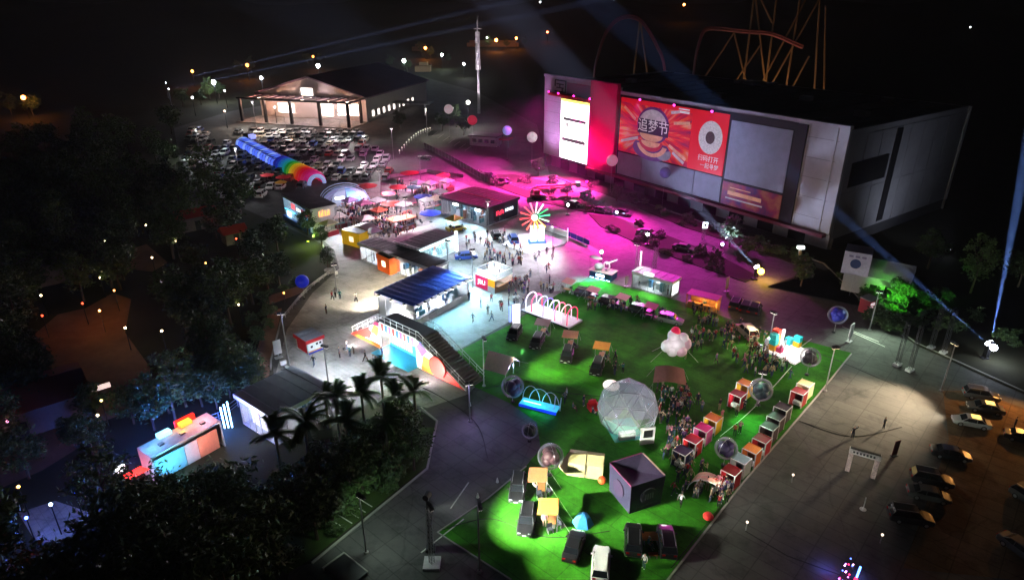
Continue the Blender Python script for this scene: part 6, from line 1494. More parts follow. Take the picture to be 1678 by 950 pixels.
# ---------------------------------------------------------------- tents and structures on the turf
def canvas(c): return mat('canvas_' + c, hue(c), 0.75, var=0.08)
p = at(822, 606)
t = thing('ridge_tent', 'pale pink pitched tent with guy ropes near the stair bridge', 'tent', (p.x, p.y, 0.02), R(-28))
for sd in (-1, 1): MB().add([(-1.9, 0, 2.3), (1.9, 0, 2.3), (1.6, sd * 1.9, 0.7), (-1.6, sd * 1.9, 0.7), (-1.9, 0, 2.36), (1.9, 0, 2.36), (1.6, sd * 1.9, 0.76), (-1.6, sd * 1.9, 0.76)], [(0, 1, 2, 3), (7, 6, 5, 4), (0, 4, 5, 1), (1, 5, 6, 2), (2, 6, 7, 3), (3, 7, 4, 0)]).obj('roof_sheet', canvas('d8a8a8'), t)
for x in (-1.7, 1.7): MB().cone((x, 0, 0), (x, 0, 2.3), 0.04, 0.04, 5).obj('pole', STEEL, t)
for x in (-1.6, 1.6):
    for sd in (-1, 1): MB().cone((x, sd * 1.9, 0), (x, sd * 1.9, 0.72), 0.03, 0.03, 5).obj('side_pole', STEEL, t); MB().cone((x, sd * 1.9, 0.72), (x * 1.4, sd * 3.1, 0), 0.012, 0.012, 4).obj('guy_rope', WHITE, t)
p = at(1095, 636)
t = thing('tarp_shelter', 'peach tarpaulin shelter on poles behind the geodesic dome', 'shelter', (p.x, p.y, 0.02), R(-10))
mb = MB(); n = 8
for j in range(2):
    for i in range(n + 1):
        x = -2.0 + 4.0 * i / n
        mb.v += [(x, -1.5, 1.5 + 0.3 * math.cos(x * 0.8) + 0.04 * j), (x * 0.85, 1.3, 2.2 + 0.2 * math.cos(x) + 0.04 * j)]
for j in range(2):
    o = j * 2 * (n + 1)
    for i in range(n): mb.f.append((o + 2 * i, o + 2 * i + 2, o + 2 * i + 3, o + 2 * i + 1)); mb.m.append(0)
mb.obj('sheet', canvas('c88878'), t)
for x, y, z in ((-2, -1.5, 1.4), (2, -1.5, 1.4), (-1.7, 1.3, 2.1), (1.7, 1.3, 2.1)): MB().cone((x, y, 0), (x, y, z), 0.03, 0.03, 5).obj('pole', STEEL, t); MB().cone((x, y, z), (x * 1.5, y * 1.8, 0), 0.012, 0.012, 4).obj('guy_rope', WHITE, t)
p = at(960, 770)
t = thing('cabin_tent', 'cream cabin tent with rolled doors next to a clear balloon', 'tent', (p.x, p.y, 0.02), R(-12))
CT = canvas('b8a878')
for x0, x1 in ((-1.75, 0.0), (0.06, 1.75)): MB().xprism([(-1.2, 0.02), (-1.1, 1.5), (0, 2.0), (1.1, 1.5), (1.2, 0.02)], x0, x1).obj('bay', CT, t)
MB().add([(-1.76, -1.2, 0.02), (-1.76, 1.2, 0.02), (-1.76, 0, 2.0), (-2.9, 0, 0.02)], [(0, 2, 3), (1, 3, 2), (0, 3, 1)]).obj('vestibule', canvas('d8b890'), t)
bx('seam', DARK, t, (0.0, 0.06, -1.25, -1.19, 0.02, 1.5))
p = at(955, 857)
t = thing('pop_up_tent', 'small bright blue pop-up tent on the lower turf', 'tent', (p.x, p.y, 0.02), R(-8))
BT = canvas('3aa8e0')
for k in range(6):
    a, b = math.pi * k / 3, math.pi * (k + 1) / 3
    MB().add([(1.0 * math.cos(a), 0.9 * math.sin(a), 0), (1.0 * math.cos(b), 0.9 * math.sin(b), 0), (0.62 * math.cos(b), 0.55 * math.sin(b), 0.85), (0.62 * math.cos(a), 0.55 * math.sin(a), 0.85), (0, 0, 1.35)], [(0, 1, 2, 3), (3, 2, 4)]).obj('panel', BT if k != 4 else canvas('1868a8'), t)
# geodesic dome
p = at(1026, 700)
t = thing('geodesic_dome', 'big translucent white geodesic dome tent with a lit doorway', 'dome', (p.x, p.y, 0.02), R(12))
bm = bmesh.new(); bmesh.ops.create_icosphere(bm, subdivisions=2, radius=3.35)
DP = mat('dome_membrane', (0.42, 0.42, 0.5), 0.1, var=0.15, alpha=0.27); CL_ = glassm('dome_clear', (0.75, 0.95, 0.9), 0.2)
ctr = Vector((0, 0, 2.5))
struts = set()
for f in bm.faces:
    c = f.calc_center_median()
    if c.z < -2.3: continue
    vs = [v.co.copy() for v in f.verts]
    q = [c + (v - c) * 0.965 + ctr for v in vs]
    for v in q: v.z = max(v.z, 0.03)
    i_ = [v * 0.985 + ctr * 0.015 for v in q]
    clear = c.z < 0.3 and c.y < 0.8 and c.x < 1.5
    MB().add(i_ + q, [(0, 2, 1), (3, 4, 5), (0, 1, 4, 3), (1, 2, 5, 4), (2, 0, 3, 5)]).obj('panel', CL_ if clear else DP, t)
    for e in f.edges: struts.add(tuple(sorted((e.verts[0].index, e.verts[1].index))))
bm.verts.ensure_lookup_table()
for a, b in struts:
    A, B = bm.verts[a].co + ctr, bm.verts[b].co + ctr
    if min(A.z, B.z) < -0.2: continue
    A.z, B.z = max(A.z, 0.02), max(B.z, 0.02)
    MB().cone(A, B, 0.022, 0.022, 5).obj('strut', GREY, t)
bm.free()
bx('door_frame', WHITE, t, (0.3, 1.9, -3.3, -3.15, 0, 2.1)); bx('doorway', DARK, t, (0.6, 1.6, -3.36, -3.31, 0.9, 1.8))
bx('inner_counter', WHITE, t, (-1.6, 0.2, -2.2, -1.7, 0.02, 0.9)); bx('inner_rug', paint('18a080'), t, (-2.2, 1.2, -2.4, 1.6, 0.02, 0.04))
lamp('POINT', p + Vector((-0.6, -0.6, 3.6)), 200, (0.7, 1, 0.95), 0.25, t); lamp('POINT', p + Vector((0.9, 0.8, 3.2)), 200, (0.85, 0.8, 1), 0.25, t)
# fabric cube with round emblem
p = at(1031, 842)
t = thing('fabric_cube', 'huge dusk purple fabric cube with round emblems on its sides', 'inflatable', (p.x, p.y, 0.02), R(24))
CU = mat('violet_fabric', (0.022, 0.019, 0.055), 0.7, var=0.1)
a = 3.5
MB().add([(0, 0, 0), (a, 0, 0), (a, a, 0), (0, a, 0), (-0.12, -0.12, 3.3), (a + 0.12, -0.12, 3.3), (a + 0.12, a + 0.12, 3.3), (-0.12, a + 0.12, 3.3)], [(3, 2, 1, 0), (0, 1, 5, 4), (1, 2, 6, 5), (2, 3, 7, 6), (3, 0, 4, 7)]).obj('side_skin', CU, t)
MB().add([(-0.12, -0.12, 3.31), (a + 0.12, -0.12, 3.31), (a + 0.12, a + 0.12, 3.31), (-0.12, a + 0.12, 3.31), (a / 2, a / 2, 3.0)], [(0, 1, 4), (1, 2, 4), (2, 3, 4), (3, 0, 4)]).obj('top_skin', mat('dark_violet_fabric', (0.07, 0.05, 0.12), 0.8), t)
bx('pink_edge', paint('a03868'), t, (-0.15, -0.06, -0.1, a + 0.1, 3.26, 3.34), (0, a, a + 0.04, a + 0.15, 3.27, 3.35)); bx('pale_edge', paint('c8a898'), t, (a + 0.02, a + 0.16, 0, a, 3.23, 3.37))
EMB = mat('emblem_plum', (0.04, 0.02, 0.06), 0.7)
MB().yprism([(1.9 + 0.85 * math.cos(k * 0.314), 1.6 + 0.85 * math.sin(k * 0.314)) for k in range(20)], -0.2, -0.08).obj('emblem', EMB, t)
MB().xprism([(1.8 + 0.85 * math.cos(k * 0.314), 1.7 + 0.85 * math.sin(k * 0.314)) for k in range(20)], -0.2, -0.08).obj('emblem', EMB, t)
for k in range(4): bx('emblem_mark', paint('6a5a78'), t, (1.45 + k * 0.26, 1.58 + k * 0.26, -0.24, -0.205, 1.3, 1.9))
for k in range(5): bx('print_mark', EMB, t, (0.7 + k * 0.5, 1.0 + k * 0.5, -0.12, -0.06, 0.35, 0.55))
# clear balloons with bundles inside
def film(name, col, edge, base):
    m = bpy.data.materials.new(name); m.use_nodes = True
    nt = m.node_tree; b = nt.nodes['Principled BSDF']; b.inputs['Base Color'].default_value = (*col, 1); b.inputs['Roughness'].default_value = 0.15
    fr = nt.nodes.new('ShaderNodeFresnel'); fr.inputs['IOR'].default_value = 1.25
    rp = nt.nodes.new('ShaderNodeMapRange'); rp.inputs['From Min'].default_value = 0.03; rp.inputs['From Max'].default_value = 0.35; rp.inputs['To Min'].default_value = base; rp.inputs['To Max'].default_value = edge
    nt.links.new(fr.outputs[0], rp.inputs['Value']); nt.links.new(rp.outputs[0], b.inputs['Alpha'])
    MATS[name] = m
    return m
CLEAR = film('clear_balloon', (0.6, 0.6, 0.68), 0.7, 0.01)
def balloon(px, py, r, z, core, label, base=None, tether=True, mat_=None, em=0.0):
    p = at(px, py, z)
    t = thing('balloon', label, 'balloon', (p.x, p.y, 0), random.random() * 6)
    MB().ball((0, 0, z), r, 22, 14).obj('skin', mat_ or CLEAR, t, smooth=True)
    if core:
        m = mat('core_' + core, hue(core), 0.5, emit=em, var=0.2, scale=4)
        mb = MB()
        for k in range(9):
            a = k * 2.4; s = r * 0.3
            mb.ball((s * math.cos(a), s * math.sin(a), z - r * 0.05 + r * 0.32 * math.sin(k * 1.7)), r * 0.44, 10, 7)
        mb.obj('inner_bundle', m, t, smooth=True)
        for q_ in range(1): MB().tube([(r * 1.003 * math.sin(a * 0.2618) * math.cos(q_ * 1.047), r * 1.003 * math.sin(a * 0.2618) * math.sin(q_ * 1.047), z + r * 1.003 * math.cos(a * 0.2618)) for a in range(25)], 0.012, 4).obj('seam', OFFWHITE, t)
    if tether: MB().cone((0, 0, 0.02), (0.0, 0, z - r), 0.015, 0.015, 4).obj('tether', WHITE, t); MB().lathe([(0.25, 0.02), (0.25, 0.2), (0.05, 0.22)], 8).obj('weight', DARK, t)
    return t
for px, py, r, z, c, lb in ((840, 633, 1.35, 2.2, '503868', 'clear balloon with violet bundle beside the glowing blue platform'), (902, 747, 1.3, 2.4, '482830', 'clear balloon with brown bundle by the cream cabin tent'), (1190, 734, 1.15, 2.2, '281848', 'clear balloon with dark violet bundle between the stall rows'), (1247, 638, 1.35, 2.2, '202838', 'clear balloon with dark bundle beside the yellow stall'), (1328, 585, 1.25, 2.6, '302030', 'clear balloon with maroon bundle beside the block display'), (1373, 516, 1.3, 2.8, '2028a8', 'clear balloon with royal blue bundle on the road'), (868, 705, 0.9, 1.4, '303038', 'small clear balloon by the service road')):
    balloon(px, py, r, z, c, lb)
for px, py, r, z, c, lb in ((831, 214, 1.35, 8.5, '8aa8e0', 'pale blue tethered balloon above the magenta road'), (872, 225, 1.45, 8.0, 'e8d8e0', 'white tethered balloon beside the hall corner'), (774, 197, 1.5, 8.5, 'e83050', 'red tethered balloon above the gatehouse'), (735, 179, 1.5, 9.5, 'f0d0d8', 'pinkish white tethered balloon over the access road'), (1003, 263, 1.35, 8.0, 'ff98c0', 'pink tethered balloon before the magenta pillar'), (1090, 283, 1.25, 8.0, '402878', 'purple and white tethered balloon before the billboard'), (495, 461, 1.05, 3.0, '1828c0', 'glowing blue balloon over the verge')):
    balloon(px, py, r, z, None, lb, mat_=mat('balloon_' + c, hue(c), 0.35, emit=0.35 if px != 1090 else 0.05, var=0.35, scale=0.8))
p = at(1405, 426, 6.2)
t = thing('cube_balloon', 'pale lilac cube balloon with a dark round emblem above the roadside', 'balloon', (p.x, p.y, 0), R(-30))
bx('skin', mat('lilac_skin', (0.6, 0.55, 0.7), 0.6), t, (-1.9, 1.9, -1.9, 1.9, 4.4, 8.0)); MB().yprism([(0.75 * math.cos(k * 0.314) - 0.1, 6.2 + 0.75 * math.sin(k * 0.314)) for k in range(20)], -1.98, -1.91).obj('emblem', NV, t); MB().cone((0, 0, 0), (0, 0, 4.4), 0.02, 0.02, 4).obj('tether', WHITE, t)
for k in range(3): bx('print_mark', paint('8878a0'), t, (-1.2 + k * 0.9, -0.6 + k * 0.9, -1.96, -1.91, 7.2, 7.5))
p = at(1432, 476)
t = thing('roadside_house', 'small pale pitched-roof house behind the lilac cube balloon', 'house', (p.x, p.y, 0), R(-35))
bx('wall', OFFWHITE, t, (-4.5, 4.5, -3, 3, 0, 3.4)); MB().xprism([(-3.4, 3.41), (3.4, 3.41), (0, 5.4)], -4.9, 4.9).obj('roof', mat('pale_tile_roof', (0.4, 0.4, 0.45), 0.7), t); bx('door', DARK, t, (-0.5, 0.5, -3.06, -3.01, 0, 2.1)); bx('window', WINDOW, t, (1.6, 3.0, -3.05, -3.01, 1, 2.2))
# lumpy white inflatable with a red cap
p = at(1104, 588)
t = thing('inflatable_figure', 'lumpy white inflatable with a round red cap tied over the turf', 'inflatable', (p.x, p.y, 0), R(0))
IW = mat('white_nylon', (0.75, 0.7, 0.72), 0.5, emit=0.22, ecol=(1, 0.85, 0.9), var=0.1, scale=1.2)
for nm, c, r, m in (('body', (0.1, 0, 2.2), 1.35, IW), ('lobe', (-1.1, -0.3, 2.1), 0.85, IW), ('lobe', (1.15, 0.0, 2.3), 0.95, mat('pink_nylon', (0.75, 0.5, 0.58), 0.5, emit=0.15, ecol=(1, 0.5, 0.65), var=0.1)), ('lobe', (0.6, -0.8, 1.7), 0.8, mat('pink_nylon', (0, 0, 0))), ('lobe', (-0.5, -0.7, 1.6), 0.75, IW), ('lobe', (0.9, -0.1, 3.2), 0.7, IW), ('head', (-0.35, 0, 3.5), 0.8, IW), ('cap', (-0.15, 0.05, 4.1), 0.62, mat('red_nylon', (0.7, 0.01, 0.06), 0.5, emit=0.35, ecol=(0.9, 0.02, 0.1), var=0.05))):
    MB().ball(c, r, 14, 9).obj(nm, m, t, smooth=True)
for x, y in ((-3.2, -0.8), (3.0, -0.9), (-2.5, 2), (2.6, 2)): MB().cone((x * 0.35, y * 0.3, 2.0), (x, y, 0.02), 0.02, 0.02, 4).obj('guy_rope', WHITE, t)
lamp('POINT', p + Vector((-0.8, -2.4, 3.4)), 90, (1, 0.92, 0.95), 0.3, t)
# glowing blue platform with hoop frames
p = at(884, 668)
t = thing('glow_platform', 'low platform glowing cyan and blue under thin curved frames', 'platform', (p.x, p.y, 0.02), R(-24))
bx('deck', mat('cyan_deck', (0.1, 0.5, 0.6), 0.4, emit=0.7, ecol=(0.05, 0.6, 0.9), var=0.4, scale=1.5), t, (-2.3, 2.3, -0.7, 0.7, 0.3, 0.42)); bx('skirt', glow('1038c8', 1.0), t, (-2.32, 2.32, -0.74, -0.701, 0.05, 0.42)); bx('plinth', DARK, t, (-2.25, 2.25, -0.68, 0.68, 0.0, 0.29)); bx('light_bar', glow('98f8ff', 4), t, (-2.0, 0.2, -0.05, 0.05, 0.43, 0.5))
for k, (x, w) in enumerate(((-1.4, 1.1), (-0.2, 1.4), (1.2, 1.1))): MB().tube([(x + w * math.cos(math.pi * i / 10), 0.9 - 0.2 * k, 2.1 * math.sin(math.pi * i / 10)) for i in range(11)], 0.04, 5).obj('hoop', WHITE, t)
for x in (1.9, 2.6): MB().cone((x, -0.2, 0.4), (x + 0.1, -0.2, 2.2), 0.05, 0.05, 5).obj('mast', WHITE, t)
lamp('POINT', p + Vector((-0.5, -0.2, 1.1)), 160, (0.05, 0.75, 1), 0.2, t); lamp('POINT', p + Vector((0.9, -1.8, 0.6)), 70, (0.05, 0.2, 1), 0.2, t)
p = at(1001, 640); t = thing('oval_lantern', 'white oval lantern tent above the dome', 'lantern', (p.x, p.y, 0.02), R(-15)); MB().ball((0, 0, 0.75), 0.9, 14, 9, sq=(1.15, 0.8, 0.75)).obj('shade', glow('fff0e8', 0.9), t, smooth=True); bx('base', GREY, t, (-0.4, 0.4, -0.3, 0.3, 0, 0.14)); lamp('POINT', p + Vector((-0.9, -0.9, 1.4)), 60, (1, 0.95, 0.9), 0.2, t)
p = at(973, 672); t = thing('red_armchair', 'padded red seat beside the dome', 'chair', (p.x, p.y, 0.02), R(20)); bx('seat', RED, t, (-0.45, 0.45, -0.4, 0.4, 0.1, 0.5)); bx('backrest', RED, t, (-0.45, 0.45, 0.41, 0.62, 0.1, 1.1)); bx('armrest', RED, t, (-0.62, -0.46, -0.4, 0.6, 0.1, 0.75)); bx('armrest', RED, t, (0.46, 0.62, -0.4, 0.6, 0.1, 0.75))
p = at(986, 792); t = tag(MB().ball((0, 0, 0.42), 0.42, 14, 9).obj('orange_ball', paint('f05828'), None, (p.x, p.y, 0.02), smooth=True), 'orange play ball on the turf by the fabric cube', 'ball')
# colour stalls
def stall(px, py, c, inner, label, rz=45, w=1.5, d=1.5, h=1.75, lit=55):
    p = at(px, py + 5)
    t = thing('colour_stall', label, 'stall', (p.x, p.y, 0.02), R(rz), None)
    m = mat('stall_' + c, hue(c), 0.6, var=0.06); m2 = mat('stall_' + inner, hue(inner), 0.6, var=0.06)
    bx('side_wall', m, t, (w / 2 - 0.05, w / 2, -d / 2, d / 2, 0, h)); bx('side_wall', m, t, (-w / 2, -w / 2 + 0.05, d * 0.1, d / 2, 0, h)); bx('back_wall', m2, t, (-w / 2 + 0.051, w / 2 - 0.051, d / 2 - 0.05, d / 2, 0, h)); bx('front_wall', m, t, (-w / 2 + 0.051, w / 2 - 0.051, -d / 2, -d / 2 + 0.05, 0, h))
    bx('roof', m2, t, (-w / 2 + 0.06, w / 2 - 0.06, -d / 2 + 0.06, d / 2 - 0.06, h - 0.1, h - 0.04))
    for x in (-w / 2, w / 2 - 0.06):
        for y in (-d / 2, d / 2 - 0.06): bx('post', WHITE, t, (x - 0.02, x + 0.08, y - 0.02, y + 0.08, 0, h + 0.02))
    bx('top_rail', WHITE, t, (-w / 2, w / 2, -d / 2 - 0.04, -d / 2 + 0.03, h, h + 0.06), (-w / 2 - 0.04, -w / 2 + 0.03, -d / 2 + 0.04, d / 2, h, h + 0.06))
    bx('counter', WHITE, t, (-w / 2 - 0.5, -w / 2, -d / 2, d * 0.1 - 0.02, 0.55, 0.95)); 
    if lit: lamp('POINT', L2W(t, (-w / 2 - 0.5, -0.9, 2.9)), lit * 1.3, (1, 0.92, 0.85), 0.12, t)  # bare lamp added overhead to brighten the stall's top and sides
for px, py, c, i_, lb in ((1166, 700, 'f8c018', 'e87818', 'yellow stall with orange inside at the head of the near stall row'), (1150, 717, 'e860b0', 'c81868', 'pink stall with magenta inside next to the yellow one'), (1133, 736, 'd81820', 'a81018', 'red stall between pink and navy ones'), (1116, 755, '181c48', '101430', 'navy stall at the end of the near stall row'),
                            (1245, 735, 'c81828', 'a01020', 'crimson stall at the kerb side of the orange one'), (1229, 752, 'f07820', 'f08828', 'orange stall between crimson and white ones'), (1211, 769, 'd0e0d8', '90b0b0', 'white stall with pale green inside'), (1195, 788, 'b01020', '901018', 'deep red stall beside the peach tent'),
                            (1218, 642, 'f8b820', 'e88018', 'yellow stall next to the clear balloon in the far row'), (1206, 660, 'e01838', '90101c', 'red stall in front of the far yellow one'), (1316, 643, 'f8ecb0', 'f0e0a0', 'cream stall glowing at the turf kerb'), (1306, 656, 'a01018', '801014', 'dark red stall beside the cream one'),
                            (1279, 682, '281820', '201018', 'blackish stall below the cream one'), (1268, 698, '382028', '281820', 'dark plum stall in the middle of the dark trio'), (1257, 714, '402830', '301c24', 'dusky plum stall next to the crimson one')):
    stall(px, py, c, i_, lb, lit=160 if c == 'f8ecb0' else (0 if px in (1279, 1268, 1257) else 40))
p = at(1158, 800)
t = thing('shell_tent', 'peach shell-shaped tent at the end of the stall row', 'tent', (p.x, p.y, 0.02), R(-25))
for k in range(5):
    mb = MB(); vs = []; fs = []
    for i in range(9):
        a = math.pi * i / 8
        for f in (k / 5, (k + 0.94) / 5):
            r = 1.7 - 0.35 * f
            vs.append((r * math.cos(a), -0.9 + 2.0 * f, (1.6 - 0.5 * f * f) * math.sin(a) + 0.02))
    for i in range(8): fs.append((2 * i, 2 * i + 1, 2 * i + 3, 2 * i + 2))
    mb.add(vs, fs).obj('gore', canvas('d89888' if k % 2 else 'c8a890'), t)
MB().tube([(1.72 * math.cos(math.pi * i / 8), -0.92, 1.62 * math.sin(math.pi * i / 8)) for i in range(9)], 0.05, 5).obj('arch_pole', WHITE, t)
lamp('POINT', p + Vector((0.9, -1.0, 2.0)), 80, (1, 0.85, 0.7), 0.15, t)
p = at(1160, 848); t = thing('red_cushion', 'red bean bag at the turf kerb', 'cushion', (p.x, p.y, 0.02), 0); MB().lathe([(0.02, 0), (0.45, 0.02), (0.5, 0.22), (0.3, 0.5), (0.02, 0.58)], 12).obj('cover', RED, t, smooth=True); MB().ball((0, 0, 0.6), 0.06, 8, 6).obj('knot', RED, t)
# timber bar
p = at(1150, 508)
t = thing('timber_bar', 'timber bar counter glowing orange at the road edge of the turf', 'bar', (p.x, p.y, 0), R(-34)); TB = mat('warm_timber', (0.4, 0.2, 0.07), 0.6, scale=4)
bx('counter', TB, t, (-2.2, 2.2, -0.3, 0.3, 0, 1.05)); bx('roof', TB, t, (-2.4, 2.4, -0.9, 1.4, 2.4, 2.5)); bx('shelf', TB, t, (-2.2, 2.2, 1.1, 1.3, 0.1, 1.8))
for x in (-2.3, 2.2):
    for y in (-0.85, 1.3): bx('post', TB, t, (x, x + 0.1, y, y + 0.1, 0, 2.39))
bx('lamp_bar', glow('ffb860', 8), t, (-1.8, 1.8, 0.2, 0.28, 2.28, 2.36)); lamp('POINT', p + Vector((0, 0, 2.1)), 300, (1, 0.5, 0.16), 0.2, t)
lamp('POINT', p + Vector((1.6, -2.2, 1.7)), 160, (1, 0.5, 0.16), 0.2, t)
# bright toy-block display
p = at(1300, 597)
t = thing('block_display', 'dazzling white display deck stacked with giant red, yellow and teal toy blocks', 'display', (p.x, p.y, 0.02), R(38))
bx('deck', mat('display_deck', (0.75, 0.7, 0.72), 0.5, var=0.1, emit=0.7, ecol=(1, 0.9, 0.85)), t, (0, 4.6, -0.2, 4.6, 0.0, 0.25))  # deck itself glows in place of brighter lamps over it
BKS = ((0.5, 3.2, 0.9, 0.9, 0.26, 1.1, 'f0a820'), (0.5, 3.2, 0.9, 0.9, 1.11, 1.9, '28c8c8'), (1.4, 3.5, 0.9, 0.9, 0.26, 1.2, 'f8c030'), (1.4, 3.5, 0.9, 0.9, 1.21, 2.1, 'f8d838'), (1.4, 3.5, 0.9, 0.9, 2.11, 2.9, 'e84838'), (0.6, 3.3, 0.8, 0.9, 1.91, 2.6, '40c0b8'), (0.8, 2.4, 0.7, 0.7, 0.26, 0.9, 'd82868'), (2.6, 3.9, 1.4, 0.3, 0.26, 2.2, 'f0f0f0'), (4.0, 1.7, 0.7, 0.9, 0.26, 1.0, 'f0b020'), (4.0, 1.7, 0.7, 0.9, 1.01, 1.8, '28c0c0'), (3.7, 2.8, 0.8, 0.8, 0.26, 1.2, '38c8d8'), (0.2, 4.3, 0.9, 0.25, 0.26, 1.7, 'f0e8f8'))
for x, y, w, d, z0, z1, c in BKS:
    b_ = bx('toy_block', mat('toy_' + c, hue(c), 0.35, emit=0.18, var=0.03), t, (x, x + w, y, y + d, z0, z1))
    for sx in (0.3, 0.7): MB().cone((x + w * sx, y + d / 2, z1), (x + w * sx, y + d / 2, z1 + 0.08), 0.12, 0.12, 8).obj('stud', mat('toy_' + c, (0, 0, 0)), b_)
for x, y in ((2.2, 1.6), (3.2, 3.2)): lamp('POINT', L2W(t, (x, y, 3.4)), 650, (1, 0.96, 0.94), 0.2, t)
p = at(1247, 570); t = thing('cable_ramp', 'pale cable ramp with a blue cover beside the block display', 'ramp', (p.x, p.y, 0.02), R(-20)); bx('strip', WHITE, t, (-1.6, 0.6, -0.1, 0.1, 0, 0.1)); bx('cover', paint('3858a0'), t, (-0.9, 0.1, 0.2, 0.7, 0, 0.25))
# power cables laid over the turf and paving
for k, (pts, lb) in enumerate((([(780, 640), (860, 625), (900, 640), (990, 650)], 'black power cable from the stair foot to the dome'), ([(1180, 715), (1230, 670), (1300, 600)], 'pale cable strung along the far stalls'), ([(725, 868), (800, 850), (900, 880), (1000, 870)], 'black power cable across the lower turf'), ([(1100, 930), (1160, 850), (1250, 740)], 'black power cable along the turf kerb'), ([(640, 620), (700, 640), (780, 690), (800, 750)], 'black cable on the paving below the stair bridge'), ([(1310, 690), (1390, 715), (1480, 700)], 'dark cable on the parking ground'))):
    P = smooth_path([at(*p) + Vector((0.25 * math.sin(i * 2.0), 0, 0.04)) for i, p in enumerate(pts)], 8)
    c0 = P[0].copy()
    tag(MB().tube([p - c0 for p in P], 0.035, 5).obj('power_cable', WHITE if k == 1 else RUBBER, None, c0), lb, 'cable')
# ---------------------------------------------------------------- right-hand parking ground
a, b = at(1480, 603), at(1535, 575)
t = thing('truss_portal', 'tall steel truss portal with ballast blocks at the road', 'gate', (a.x, a.y, 0), math.atan2(b.y - a.y, b.x - a.x))
Lt = (b - a).length
def truss(p, q, w, nm, par, m=None):
    p, q = Vector(p), Vector(q); d = q - p; n = max(2, int(d.length / 0.6)); u = d.normalized()
    e1 = u.orthogonal().normalized() * w / 2; e2 = u.cross(e1.normalized()).normalized() * w / 2
    mb = MB()
    cs = [e1 + e2, e1 - e2, -e1 - e2, -e1 + e2]
    for c in cs: mb.cone(p + c, q + c, 0.035, 0.035, 5)
    for k in range(n):
        for j in range(4): mb.cone(p + d * (k / n) + cs[j], p + d * ((k + 1) / n) + cs[(j + 1) % 4], 0.018, 0.018, 4)
    return mb.obj(nm, m or STEEL, par)
for y in (-0.8, 0.8):
    for x in (0, Lt): truss((x, y, 0.1), (x, y, 6.4), 0.4, 'leg', t, DARK); bx('ballast', OFFWHITE, t, (x - 0.5, x + 0.5, y - 0.35, y + 0.35, 0, 0.35))
    truss((0, y, 6.6), (Lt, y, 6.6), 0.4, 'beam', t, DARK)
a, b = at(1388, 770), at(1430, 782)
t = thing('printed_archway', 'small square archway printed with pale lettering on the parking ground', 'gate', (a.x, a.y, 0), math.atan2(b.y - a.y, b.x - a.x)); Wp = (b - a).length
PC = mat('pale_print_column', (0.55, 0.42, 0.42), 0.6, var=0.4, scale=6)
bx('column', PC, t, (-0.2, 0.2, -0.2, 0.2, 0, 2.2)); bx('column', PC, t, (Wp - 0.2, Wp + 0.2, -0.2, 0.2, 0, 2.2)); bx('lintel', mat('pale_print_lintel', (0.55, 0.5, 0.5), 0.6, var=0.3, scale=5), t, (-0.25, Wp + 0.25, -0.22, 0.22, 2.21, 2.75)); bx('lintel_top', DARK, t, (-0.2, Wp + 0.2, -0.18, 0.18, 2.76, 2.8))
for k in range(7): bx('print_mark', DARK, t, (0.1 + k * 0.3, 0.28 + k * 0.3, -0.25, -0.221, 2.38, 2.6))
p = at(1414, 834); t = thing('rope_post', 'thin pale queue post standing by itself on the parking ground', 'post', (p.x, p.y, 0)); MB().lathe([(0.3, 0), (0.3, 0.05), (0.05, 0.08)], 12).obj('foot', OFFWHITE, t); MB().cone((0, 0, 0.08), (0, 0, 1.4), 0.05, 0.05, 6).obj('stem', OFFWHITE, t)
p = at(1465, 746); t = thing('banner_stand', 'narrow maroon banner stand near the archway', 'banner', (p.x, p.y, 0), R(20)); bx('panel', paint('6a1828'), t, (-0.35, 0.35, -0.03, 0.03, 0.1, 1.9)); bx('foot', DARK, t, (-0.4, 0.4, -0.2, 0.2, 0, 0.08))
for px, py, k in ((1297, 790, 0), (1222, 868, 1), (1442, 889, 2)):
    p = at(px, py); t = thing('lamp_stake', ('ground lamp stake beside the crimson stall', 'ground lamp stake by the drain channel', 'ground lamp stake below the archway')[k], 'lamp', (p.x, p.y, 0)); MB().cone((0, 0, 0), (0, 0, 0.9), 0.05, 0.04, 6).obj('stake', STEEL, t); MB().ball((0, 0, 0.95), 0.12, 8, 6).obj('bulb', glow('ffe8d0', 2), t)
p = at(1385, 942); t = thing('light_sculpture', 'slanted light sculpture sparkling red, violet and blue at the parking ground', 'sculpture', (p.x, p.y, 0), R(52))
bx('base', DARK, t, (-1.8, 1.6, -0.4, 0.4, 0, 0.2)); 
for k in range(16): MB().ball((-1.7 + k * 0.21, 0.3 * math.sin(k * 2.1), 0.5 + 0.25 * math.sin(k * 1.3)), 0.07, 6, 5).obj('bulb', glow(('ff3060', 'c878ff', 'ffc8e8', '5878ff')[k % 4], 5), t)
bx('tube', glow('5888ff', 8), t, (-0.2, 1.0, -0.9, -0.75, 0.5, 0.7)); bx('tube', glow('ff2848', 5), t, (-1.6, -0.5, -0.95, -0.7, 0.4, 0.7)); lamp('POINT', p + Vector((-1.3, 0.6, 0.8)), 60, (0.1, 0.15, 1), 0.15, t); lamp('POINT', p + Vector((-0.6, -0.9, 0.8)), 30, (1, 0.05, 0.2), 0.15, t)
p = at(575, 945); t = thing('ramp_cover', 'dark metal ramp with pale edges at the end of the service road', 'ramp', (p.x, p.y, 0), R(-40)); bx('plate', DARK, t, (-2.2, 0.9, -1.0, 1.0, 0, 0.35)); bx('edge', KERB, t, (-2.35, -2.21, -1.1, 1.1, 0, 0.4)); bx('edge', KERB, t, (-2.2, 0.9, 1.01, 1.12, 0, 0.4))
